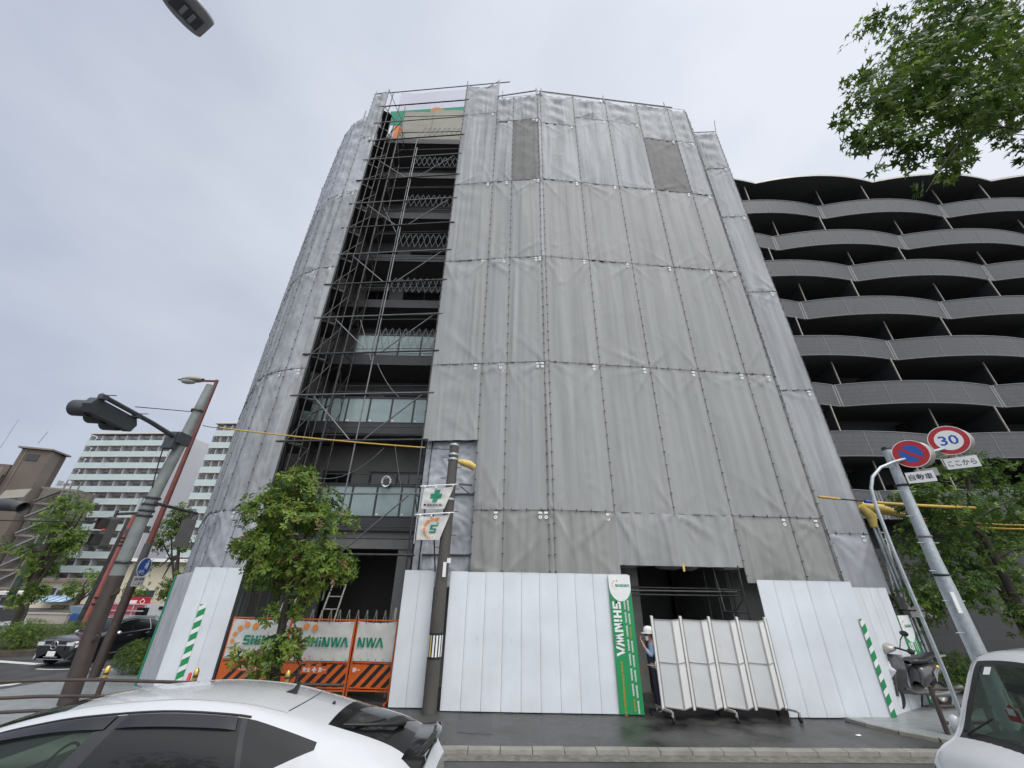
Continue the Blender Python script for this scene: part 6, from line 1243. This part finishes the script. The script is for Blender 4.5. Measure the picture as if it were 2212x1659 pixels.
g = MB(); g.flat(rect(-.26, .26, -.15, .15), c + f * .003, u, Z, 0); txt(g, '自転車等', c + f * .006 + Z * .06, u, Z, .1, 1, .02, w=.42); txt(g, 'ここまで', c + f * .006 - Z * .07, u, Z, .09, 1, .02, w=.42); g.build('face', ['signw', 'ink'], t)
# second, faded red post further back with signal boxes
P = at(292, 1110, 24); Q = at(179, 1353, 24); rp2 = thing('lamp_post', 'faded red post with black bands and a small dark box behind the signal pole', 'pole', (Q.x, 24, -.3))
b = MB(); b.tube([(Q.x, 24, -.4), (Q.x + .05, 24, 2.5), tuple(P)], [.14, .125, .11], 14); b.build('post', 'red2', rp2); b = MB(); b.tube([tuple(P), tuple(P + Vector((.02, 0, .9)))], [.12, .1], 12); b.build('post_top', 'galv', rp2)
for z in (1.3, 1.6, 4.2, 4.4, 4.6): b = MB(); b.lathe([(.135, 0), (.145, .02), (.145, .07), (.135, .09)], (P.x + (Q.x - P.x) * .3, 24, z), n=14); b.build('band', 'black', rp2)
b = MB(); o = at(288, 1149, 23.8); b.box(o, (.7, .3, .3)); b.box(o + Vector((.55, 0, .15)), (.4, .35, .35)); b.build('control_box', 'dkgrey', rp2)
P = at(75, 1190, 30); Q = at(0, 1322, 30); t = MB(); t.tube([(Q.x + .2, 30, -.8), (P.x, 30, P.z + 2)], [.24, .16], 12); tag(t.build('utility_pole', mat('dark green paint', (.035, .05, .045), .6)), 'dark green post between the bushy trees at far left', 'pole')
P = at(262, 1160, 27); Q = at(188, 1305, 27); t = MB(); t.tube([(Q.x, 27, -.6), (P.x, 27, P.z + 1.2)], [.17, .12], 12); tag(t.build('utility_pole', 'steeld'), 'dark thin post just left of the signal pole, behind the faded red post', 'pole')
b = MB(); b.tube([at(155, 1376 - 268 + 18, 20), at(215, 1125, 20)], .02, 6); b.tube([at(0, 1124, 20), at(240, 1128, 20)], .03, 6); tag(b.build('cable', 'wire'), 'thin black overhead wire crossing in front of the left trees', 'cable')
# partial signal at the far left edge
o = at(22, 1083, 12.5); t = thing('traffic_signal', 'dark horizontal traffic light cut by the left picture edge', 'traffic light', o); b = MB(); b.tube([o + Vector((-.9, 0, -.05)), o + Vector((.2, 0, -.1)), o + Vector((.3, 0, -.12))], [.2, .2, .15], 14); b.build('housing', 'dkgrey', t); b = MB(); b.lathe([(.17, 0), (.17, .35), (.155, .35), (.155, 0)], o + Vector((.25, 0, -.1)), (1, -.15, -.28), 18); b.build('visor', 'grey', t); b = MB(); b.prism(rect(-.35, .35, -.02, .26), o + Vector((.1, -.12, .1)), Vector((1, .1, .12)), Vector((.25, .1, 1)).normalized(), Vector((0, .04, 0))); b.build('top_plate', 'lampgrey', t)
# overhead lamp near the camera, top left
a0, a1 = gz(446, 68, 7.5), gz(372, -12, 7.5); dd = (a1 - a0).normalized(); sd2 = Vector((dd.y, -dd.x, 0)); tl = thing('street_lamp', 'grey lamp head seen from below at the top left of the picture', 'street lamp', a1 + dd * 2.2 - Vector((0, 0, 7.5)))
wd = .16; LL = (a1 - a0).length * 1.15
def lamp(u, v): a = 2 * PI * u; k = (math.sin(PI * min(1, max(0, .04 + .93 * v)))) ** .16; return a0 + dd * (LL * v) + sd2 * (wd * k * math.cos(a)) + Z * (.01 + (.12 if math.sin(a) > 0 else .035) * k * math.sin(a))
b = MB(); b.grid(lamp, 24, 20); b.build('lamp_head', mat('lamp grey', (.38, .39, .41), .45, .2), tl)
b = MB(); b.prism([(.05, -.07), (.28, -.08), (.28, .08), (.05, .07)], a0 - Z * .032, dd, sd2, Z * .008); b.build('lamp_recess', mat('recess grey', (.10, .105, .13), .3), tl)
b = MB()
for k in (.12, .19): b.box(a0 + dd * k - Z * .036, (.1, .03, .012), 0, Matrix.Rotation(math.atan2(sd2.y, sd2.x), 3, 'Z'))
b.build('led_strip', 'lens', tl)
b = MB(); e = a1 + dd * 2.2; b.tube([a0 + dd * LL * .9 + Z * .03, e + Z * .1, e - Z * .5, Vector((e.x, e.y, 0))], [.04, .05, .07, .1], 10); b.build('post', 'galv', tl)
# ---------------------------------------------------------------- bushes, trees and low buildings across the street
def bush(label, c, r, seed, n=420, Lf=.09, mats=('leafD', 'leafA', 'leafB'), w=(3, 2, 1)):
    n = int(n * 4.5); Lf = Lf * .48
    t = thing('bush', label, 'bush', (c[0], c[1], c[2])); crown('foliage', [((c[0], c[1], c[2] + r[2] * .9), r, 1)], n, Lf, .5, list(mats), list(w), t, seed, 'small', 6, .05, -.8); b = MB(); b.tube([(c[0], c[1], c[2] - .1), (c[0], c[1], c[2] + r[2])], [.05, .03], 6); b.build('stem', 'bark', t)
bush('rounded green bush beside the pleated end of the left hoarding', (-11.75, 15.15, 0), (.85, .6, .5), 61, 900, .075)
bush('rounded dark bush at the tip of the median at far left', (-21.6, 20.6, -.22), (1.1, .9, .62), 62, 600, .1)
bush('dark bush cut by the left picture edge on the median', (-23.3, 20.4, -.22), (.9, .9, .6), 63, 350, .1)
for i in range(2): bush('low hedge bush on the median behind the dark car, %s' % ('nearer to the camera', 'farther back')[i], (-21.4 + 1.0 * i, 22.8 + 3.0 * i, -.22), (1.1, 1.0, .5), 64 + i, 380, .1, ('leafB', 'leafD', 'leafA'))
Lt = lambda x, y, Y: at(x, y, Y)
def simple_tree(label, px, Y, cl, seed, tr=.15, per=300, Lf=.16, mats=('leafA', 'leafB'), w=(3, 2), name='roadside_tree', shape='small', whorl=7):
    b0 = Lt(*px[0], Y); base = Vector((b0.x, Y, min(-.2, b0.z))); tk = [base] + [Lt(*p, Y) for p in px[1:]]
    tree(name, label, base, tk, [(tk[min(len(tk) - 1, 1 + i % max(1, len(tk) - 1))], Lt(c[0], c[1], Y)) for i, c in enumerate(cl)], [(Lt(c[0], c[1], Y + rnd.uniform(-.5, .5)), c[2] * Y * .0014, c[3]) for c in cl], tr=tr, per=per, Lf=Lf, Wd=.5, mats=list(mats), wts=list(w), seed=seed, whorl=whorl, shape=shape, gap=-.06, gs=.8)
simple_tree('tall layered light green tree in front of the pale apartment tower', [(28, 1365), (55, 1300), (75, 1250), (95, 1190), (135, 1120)], 24, [(150, 1090, 24, .6), (165, 1112, 30, .8), (120, 1130, 34, .9), (160, 1150, 30, .8), (70, 1175, 40, 1), (120, 1185, 36, .9), (40, 1195, 32, .8), (85, 1215, 36, .9), (185, 1100, 18, .3), (140, 1170, 24, .6), (30, 1180, 20, .4), (95, 1240, 20, .5)], 71, .2)
simple_tree('small low-branching tree below the tall layered tree at far left', [(45, 1345), (58, 1320)], 23, [(62, 1285, 24, .8), (45, 1298, 16, .4), (80, 1278, 14, .4), (55, 1306, 14, .3)], 72, .12, 260)
simple_tree('spreading green tree in front of the cream shop houses', [(160, 1325), (168, 1300), (180, 1285)], 34, [(180, 1268, 26, 1), (155, 1276, 18, .6), (205, 1262, 20, .8), (190, 1250, 18, .6), (220, 1268, 14, .5), (160, 1290, 10, .3)], 73, .2, 260, .18)
simple_tree('leafy tree with pale seed clusters squeezed between the lamp post and the wrapped building', [(372, 1330), (378, 1270), (385, 1200)], 21, [(385, 1130, 26, .7), (395, 1105, 18, .4), (370, 1150, 28, .8), (390, 1180, 30, 1), (352, 1175, 16, .4), (360, 1225, 24, .8), (385, 1235, 28, .9), (350, 1250, 16, .5), (370, 1275, 22, .7), (345, 1225, 12, .3)], 74, .16, 300, .12, ('leafB', 'leafA', 'leafbrown'), (4, 3, .6))
simple_tree('green shrub tree behind the lamp post foot', [(290, 1330), (292, 1300)], 38, [(288, 1270, 14, .6), (300, 1280, 12, .5), (280, 1285, 10, .4)], 75, .14, 260, .18)
# buildings far left ------------------------------------------------------------
M['cream'] = mat('cream render', (.62, .56, .43), .8, vary=.06, vscale=.3); M['aptwhite'] = mat('apartment white', (.62, .60, .57), .75, vary=.04, vscale=.2); M['aptside'] = mat('apartment side wall', (.52, .53, .56), .7, vary=.04, vscale=.15)
M['teal'] = mat('teal glass rail', (.47, .56, .55), .3, vary=.06, vscale=.4); M['brownt'] = mat('brown tile', (.125, .10, .085), .7, vary=.08, vscale=.5); M['brownl'] = mat('light brown tile', (.21, .18, .155), .7, vary=.06, vscale=.5); M['aptdark'] = mat('recess wall', (.2, .19, .175), .7, vary=.3, vscale=.6)
def block(par, name, l, m, depth, z0, z1, mt):
    l = Vector((l[0], l[1], 0)); m = Vector((m[0], m[1], 0)); d = (m - l).normalized(); n = Vector((d.y, -d.x, 0)); b = MB()
    P4 = [l, m, m - n * depth, l - n * depth]; slab([(p.x, p.y) for p in P4], z0, z1, b); return b.build(name, mt, par), l, d, n, (m - l).length
def apartment(name, label, xl, yl, xr, yr, Y, n_, pitch, z_top_off, wide, side, depth, px_extra=0, rail='teal', bays=9, drop=0):
    m = at(xr, yr, Y); Zt = m.z; l = gz(xl, yl, Zt); t = thing(name, label, 'building', (m.x, m.y, -3))
    o, l, d, n, Wd = block(t, 'wall', l, m, depth, -4, Zt - .35, side); z = Zt - z_top_off; k = 0
    b = MB(); c = (l + m) / 2; e = Vector((m.x, m.y, 0)); slab([(p.x, p.y) for p in (l + n * 1.6 - d * .6, e + n * 1.6, e - n * depth, l - n * depth - d * .6)], Zt - .35, Zt, b); b.build('roof', 'aptwhite', t)
    while z > -1 and k < n_:
        ex = -.3 if k < drop else -px_extra; L0 = l + d * ex; Lw = (e - l).dot(d) - ex - wide
        g = MB(); P0 = L0 + n * 1.5; g.beam(P0 + Z * (z - .5), P0 + d * Lw + Z * (z - .5), .08, 1.25); g.beam(L0 + n * .7 + Z * (z - .5), P0 + Z * (z - .5) + n * 0, .08, 1.1); bo = g.build('balcony_rail', rail, t)
        s = MB(); s.beam(L0 + n * .75 + Z * (z - 1.17), L0 + n * .75 + d * Lw + Z * (z - 1.17), 1.6, .2); s.build('balcony_slab', 'aptwhite', t)
        bw = Lw / bays
        for i in range(bays): w = MB(); w.beam(L0 + d * (bw * i + .25) + n * .03 + Z * (z + .0), L0 + d * (bw * (i + 1) - .9) + n * .03 + Z * (z + .0), .05, pitch - .75); w.build('window_band', 'aptdark', t)
        for i in range(bays + 1): q = MB(); q.beam(L0 + d * min(Lw - .1, bw * i + .02) + n * .7 + Z * (z - .9), L0 + d * min(Lw - .1, bw * i + .02) + n * .7 + Z * (z + pitch - 1.3), .1, 1.3, 0, up=(-n.x, -n.y, 0)) if 0 else q.box(L0 + d * min(Lw - .1, bw * i + .02) + n * .72 + Z * (z + pitch / 2 - 1.1), (.1, 1.3, pitch - .5), 0, Matrix.Rotation(math.atan2(d.y, d.x), 3, 'Z')); q.build('partition', 'aptside', t)
        z -= pitch; k += 1
    return t, l, e, d, n, Zt
tb_, l, e, d, n, Zt = apartment('apartment_tower', 'pale apartment tower with bands of teal glass balconies behind the signal pole', 214, 939, 402, 938, 95, 12, 2.88, 2.2, 1.1, 'aptside', 11, 2.6, drop=4, bays=7)
for k in range(9): b = MB(); b.beam(e - n * (9.8) + d * .03 + Z * (Zt - 5 - 2.88 * k), e - n * 10.6 + d * .03 + Z * (Zt - 5 - 2.88 * k), .06, 1.3); b.build('side_window', 'dark', tb_)
for x, y0, y1 in ((322, 920, 937), (388, 900, 935), (283, 0, 0)):
    if y0: b = MB(); b.tube([at(x, y1, 96), at(x + 5, y0, 96)], .06, 6); tag(b.build('antenna', 'galv'), 'thin aerial mast on the pale apartment tower roof, %s' % ('farther left' if x < 350 else 'beside the signal pole'), 'antenna')
apartment('apartment_tower', 'second pale balcony tower half hidden by the left flank of the wrapped building', 481, 917, 560, 917, 88, 12, 2.9, 2.2, -2, 'aptwhite', 12, 0, bays=6)
bt2 = thing('apartment_tower', 'brown tiled apartment building with a stair tower at the far left edge', 'building', (-91, 75, -3)); m = at(113.7, 971, 75); Zt = m.z; l = gz(51.6, 965, Zt); r = gz(129, 979, Zt)
o, l_, d, n, Wd = block(bt2, 'stair_tower', l, m, 5, -4, Zt - .3, 'brownt'); b = MB(); e = Vector((m.x, m.y, 0)); slab([(p.x, p.y) for p in (l_ + n * .5 - d * .5, e + n * .5 + d * .3, e - n * 4.6 + d * .9, l_ - n * 5)], Zt - .3, Zt, b); b.build('roof', 'brownl', bt2)
b = MB(); b.beam(l_ + n * .05 + d * 1.2 + Z * (Zt - 1.9), l_ + n * .05 + d * 3 + Z * (Zt - 1.9), .08, 1.3); b.build('window', 'dark', bt2)
b = MB(); b.tube([l_ + n * .1 + d * .8 + Z * (Zt - .3), l_ + n * .1 + d * .8 + Z * -3], .08, 6); b.build('drain_pipe', 'brownl', bt2)
b = MB(); b.prism(rect(0, 3.2, -4, Zt - .35), e + d * .02 + n * .0, (-n * 1).normalized(), Z, d * .05); b.build('side_wall', 'brownl', bt2)
z2 = at(138, 1046, 75).z; s0 = e + d * .2 - n * 2.2
b = MB(); DL = (gz(139, 1046, z2) - s0).dot(d) - .3; slab([(p.x, p.y) for p in (s0 - n * .8, s0 + d * DL - n * 1.4, s0 + d * DL - n * 8, s0 - n * 8)], -4, z2, b); b.build('wall', 'aptdark', bt2)
for k in range(9):
    z = z2 - .3 - 2.9 * k; a_ = s0 + n * .3 + d * .3; c_ = s0 + d * DL - n * .9; g = MB(); g.beam(a_ + Z * (z), c_ + Z * z, .2, .35); g.build('landing', 'brownl', bt2); g = MB(); g.beam(a_ + Z * (z - 2.6), a_.lerp(c_, .55) + Z * (z - .3), 1.0, .25); g.beam(a_.lerp(c_, .58) + Z * (z - .9), c_ + Z * (z - .9), .1, .8); g.build('stair_flight', mat('stair grey', (.12, .13, .125), .7), bt2) if k == 0 else g.build('stair_flight', 'coping', bt2)
for f_ in (.62, .78, 1.0): q = s0 + n * .35 + (d * DL - n * 1.2) * f_; b = MB(); b.tube([q + Z * -3, q + Z * (z2 + 1.5)], .13, 8); b.build('steel_column', 'brownl', bt2)
z3_ = at(40, 1020, 75).z; o2 = l_ - d * .1
b = MB(); slab([(p.x, p.y) for p in (o2 - d * 14 + n * .2, o2 + n * .2, o2 - n * 6, o2 - d * 14 - n * 6)], -4, z3_ + 1, b); b.build('wall', 'brownt', bt2)
for k in range(7):
    z = z3_ - 1.0 - 2.9 * k; g = MB(); g.beam(o2 + n * 1.0 + Z * z, o2 - d * 14 + n * 1.0 + Z * z, 1.8, .25); g.build('balcony_slab', 'brownl', bt2); g = MB()
    for i in range(3): g.beam(o2 - d * (.7 + 4.6 * i) + n * .3 + Z * (z - 1.5), o2 - d * (3.9 + 4.6 * i) + n * .3 + Z * (z - 1.5), .1, 2.1)
    g.build('balcony_recess', 'dark', bt2)
for i in range(4): q = o2 - d * (4.6 * i + .1) + n * 1.3; b = MB(); b.beam(q + Z * -3, q + Z * (z3_ + .2), .5, .5, 0, up=(0, 1, 0)); b.build('pier', 'brownl', bt2)
for (x, y0, y1, x1, lab) in ((-2, 1375, 0, 0, ''), (82, 958, 932, 104, 'beside the roof edge'), (0, 968, 906, 40, 'tallest at the far left')):
    if x1: b = MB(); b.tube([at(x, y0, 76), at(x1, y1, 76)], .07, 6); tag(b.build('antenna', 'galv'), 'leaning aerial mast on the brown building roof, %s' % lab, 'antenna')
def house(label, x0, x1, ytop, ybot, Y, mt, roof, wins, depth=8, name='shop_house'):
    a_, b_ = at(x0, ytop, Y), at(x1, ytop, Y); zt = a_.z; t = thing(name, label, 'building', ((a_.x + b_.x) / 2, Y, -1)); b = MB(); b.bx(a_.x, b_.x, Y, Y + depth, -3, zt); b.build('wall', mt, t)
    b = MB(); b.bx(a_.x - .5, b_.x + .5, Y - .7, Y + depth, zt + .01, zt + .3); b.build('eaves', roof, t)
    for (wx0, wx1, wy0, wy1) in wins: p, q = at(wx0, wy0, Y - .06), at(wx1, wy1, Y - .06); f = MB(); f.bx(p.x - .12, q.x + .12, Y - .05, Y - .01, q.z - .12, p.z + .12, 1); f.bx(p.x, q.x, Y - .1, Y - .051, q.z, p.z, 0); f.build('window', ['dark', 'aptwhite'], t)
    return t
hs = house('cream shop house with small dark windows and a blue striped awning', 88, 205, 1256, 1330, 45, 'cream', mat('roof red grey', (.2, .15, .13), .8), [(92, 101, 1272, 1286), (106, 116, 1270, 1285), (126, 134, 1274, 1286), (170, 178, 1280, 1292)])
p, q = at(78, 1287, 43.8), at(143, 1300, 43.8); b = MB(); k = 9
for i in range(k): b.add([(p.x + (q.x - p.x) * i / k, 44.9, p.z), (p.x + (q.x - p.x) * (i + 1) / k, 44.9, p.z), (p.x + (q.x - p.x) * (i + 1) / k, 43.5, q.z), (p.x + (q.x - p.x) * i / k, 43.5, q.z)], [(0, 1, 2, 3)], i % 2)
b.build('awning', [mat('awning blue', (.15, .3, .5), .6), mat('awning pale', (.5, .6, .66), .6)], hs)
p, q = at(95, 1308, 44), at(140, 1328, 44); b = MB()
for i in range(3): b.bx(p.x + 1.5 * i, p.x + 1.5 * i + 1.3, 44.7, 44.8, -.9, p.z)
b.build('shutter', mat('shutter ochre', (.2, .16, .09), .7), hs)
house('cream building with white eaves right of the lamp post', 268, 420, 1213, 1330, 42, 'cream', 'letter', [(300, 312, 1275, 1290), (318, 330, 1275, 1290)])
house('low grey shop row behind the tall layered tree', -20, 95, 1284, 1340, 47, mat('grey shop', (.25, .24, .22), .8), 'aptwhite', [(5, 25, 1290, 1310), (40, 60, 1292, 1310)])
p, q = at(45, 1326, 30), at(130, 1363, 30); b = MB(); b.bx(p.x, q.x, 30, 30.2, -2.5, p.z); b.bx(p.x - .05, q.x + .05, 29.96, 30.24, p.z + .002, p.z + .08); b.build('street_wall', mat('pinkish wall', (.45, .40, .37), .85, vary=.1, vscale=.6)) and None
w_ = [o for o in COL.objects if o.name.startswith('street_wall') and o.parent is None]
for o in w_: o.name = 'garden_wall'; tag(o, 'pinkish rendered wall behind the median hedge at left', 'wall')
# trucks across the street
def truck(label, x0, x1, Y, ybot, cargo, cab_right, group=None):
    a_, b_ = at(x0, ybot, Y), at(x1, ybot, Y); t = thing('flatbed_truck', label, 'truck', (a_.x, Y, -1.0)); return t, a_, b_
t, a_, b_ = truck('white truck with a pink red lattice cargo bed and red rear board', 205, 306, 33, 1333, 0, 0)
zt = at(250, 1304, 33).z; zb_ = a_.z; b = MB(); b.bx(a_.x, b_.x, 33, 35, zb_, zt); o = b.build('cargo_bed', mat('cargo pink red', (.45, .09, .13), .6, vary=.12), t)
b = MB()
for i in range(5): xx = a_.x + (b_.x - a_.x) * i / 4; b.bx(xx - .04, xx + .04, 32.95, 32.99, zb_, zt)
for z in (zb_, (zb_ + zt) / 2, zt): b.bx(a_.x, b_.x, 32.92, 32.948, z - .035, z + .035)
b.build('cargo_frame', mat('cargo frame', (.5, .45, .45), .5), o)
p, q = at(276, 1290, 33.3), at(314, 1309, 33.3); b = MB(); b.bx(p.x, q.x, 33.5, 33.6, q.z, p.z); b.bx(p.x, p.x + .7, 33.4, 33.49, q.z, p.z - .2, 1)
cx_ = (p.x + q.x) / 2 + .3; b.disc((cx_, 33.46, (p.z + q.z) / 2), (1, 0, 0), (0, 0, 1), .22, 4, 1, .15); b.build('rear_board', ['red', 'signw'], t)
p, q = at(318, 1304, 33), at(356, 1350, 33); b = MB(); b.prism([(0, 0), (q.x - p.x, 0), (q.x - p.x, 1.0), (q.x - p.x - .25, p.z - q.z), (0, p.z - q.z)], Vector((p.x, 33, q.z)), X, Z, Vector((0, 2, 0))); cb = b.build('cab', 'carwhite', t)
b = MB(); b.prism([(1.0, .95), (q.x - p.x - .12, .95), (q.x - p.x - .32, p.z - q.z - .15), (1.0, p.z - q.z - .15)], Vector((p.x, 32.96, q.z)), X, Z, Vector((0, .03, 0))); b.bx(p.x - .55, p.x + .3, 32.95, 32.98, q.z + .5, p.z - .25); b.build('cab_window', 'privacy', cb)
for x in (a_.x + 1, b_.x - .6, q.x - .8): b = MB(); b.lathe([(.25, -.12), (.45, -.12), (.45, .12), (.25, .12)], (x, 33.2, b_.z - .55), (0, 1, 0), 18); b.build('wheel', 'tyre', t)
b = MB(); b.bx(a_.x, q.x, 33.3, 34.8, zb_ - .35, zb_ - .01); b.build('chassis', 'steeld', t)
t, a_, b_ = truck('small tipper truck loaded under blue sheets, left of the faded red post', 122, 186, 32, 1343, 0, 0)
zt = at(150, 1326, 32).z; b = MB(); b.bx(a_.x, b_.x, 32, 33.8, a_.z - .1, zt - .02); b.build('cargo_bed', mat('bed blue grey', (.1, .12, .15), .6), t)
b = MB(); b.grid(lambda u, v: (a_.x - .1 + (b_.x - a_.x + .2) * u, 31.95 - .05 * math.sin(9 * u), a_.z + .05 + (zt - a_.z) * v + .04 * math.sin(7 * u)), 12, 4); b.build('blue_sheet', mat('blue sheet', (.03, .09, .3), .5, bump=.5, bscale=5), t)
b = MB(); P_ = [at(150, 1309, 32.3), at(186, 1313, 32.3), at(186, 1328, 32.3), at(152, 1326, 32.3)]; b.prism([((q_.x - P_[0].x), (q_.z - P_[0].z)) for q_ in P_], Vector((P_[0].x, 32.3, P_[0].z)), X, Z, Vector((0, 1.2, 0))); b.build('load_sheet', mat('grey blue sheet', (.16, .24, .32), .5, bump=.5, bscale=5), t)
b = MB(); P_ = [at(157, 1305, 33.9), at(207, 1305, 33.9)]; b.bx(P_[0].x, P_[1].x, 33.9, 34, a_.z, P_[0].z); b.build('headboard', mat('headboard red', (.3, .06, .07), .6), t)
for x in (a_.x + .6, b_.x - .7): b = MB(); b.lathe([(.2, -.1), (.38, -.1), (.38, .1), (.2, .1)], (x, 32.1, a_.z - .4), (0, 1, 0), 16); b.build('wheel', 'tyre', t)
# white van at the left picture edge
o = at(28, 1376, 25); vt = thing('parked_van', 'white van front with a dark windscreen at the left picture edge', 'van', (o.x, 25, -.4)); p, q = at(-60, 1318, 25), at(33, 1376, 25)
sx = at(45, 1376, 26.7).x; VZ = q.z - .25; b = MB(); b.prism([(0, 0), (-5, 0), (-5, 1.62), (-.75, 1.62), (-.2, .85), (0, .72)], Vector((sx, 25, VZ)), X, Z, Vector((0, 1.7, 0))); b.build('body', 'carwhite', vt)
b = MB(); b.prism([(-.85, 1.5), (-.32, .85), (-1.5, .8), (-1.5, 1.5)], Vector((sx, 24.96, VZ)), X, Z, Vector((0, .03, 0))); b.prism([(-1.6, 1.5), (-1.6, .8), (-3.2, .8), (-3.2, 1.5)], Vector((sx, 24.96, VZ)), X, Z, Vector((0, .03, 0))); b.build('side_window', 'carglass', vt)
b = MB(); b.quad((sx - .22, 25.1, VZ + .92), (sx - .22, 26.6, VZ + .92), (sx - .7, 26.6, VZ + 1.58), (sx - .7, 25.1, VZ + 1.58)); b.build('windscreen', 'privacy', vt)
b = MB(); b.ball((sx - .25, 24.8, VZ + .95), .14, 10, 0, (.6, .6, 1.2)); b.build('door_mirror', 'plastic', vt)
for x in (-.9, -4): b = MB(); b.lathe([(.2, -.1), (.34, -.1), (.34, .1), (.2, .1)], (sx + x, 25.1, q.z - .3), (0, 1, 0), 16); b.build('wheel', 'tyre', vt)

# trees on the near pavement behind the camera: seen only as reflections in the car glass
for i, (x, y, sd, lab) in enumerate(((-7.5, -1.6, 91, 'near pavement tree mirrored in the front side window of the hatchback'), (-1.6, -2.6, 92, 'near pavement tree mirrored in the rear quarter window of the hatchback'))):
    tree('near_tree', lab, (x, y, 0), [(x, y, 0), (x + .1, y, 1.6), (x, y, 3.2), (x + .1, y, 4.6)], [((x, y, 2.4), (x - 1, y + .3, 3.6)), ((x, y, 2.8), (x + 1, y - .2, 3.9))], [((x, y, 4.0), 1.5, 1), ((x - 1, y, 3.2), 1.0, .6), ((x + 1.1, y, 3.4), 1.0, .6)], tr=.13, per=220, Lf=.2, Wd=.45, mats=['leafB', 'leafA'], wts=[3, 1], seed=sd, shape='small', gap=-.15)
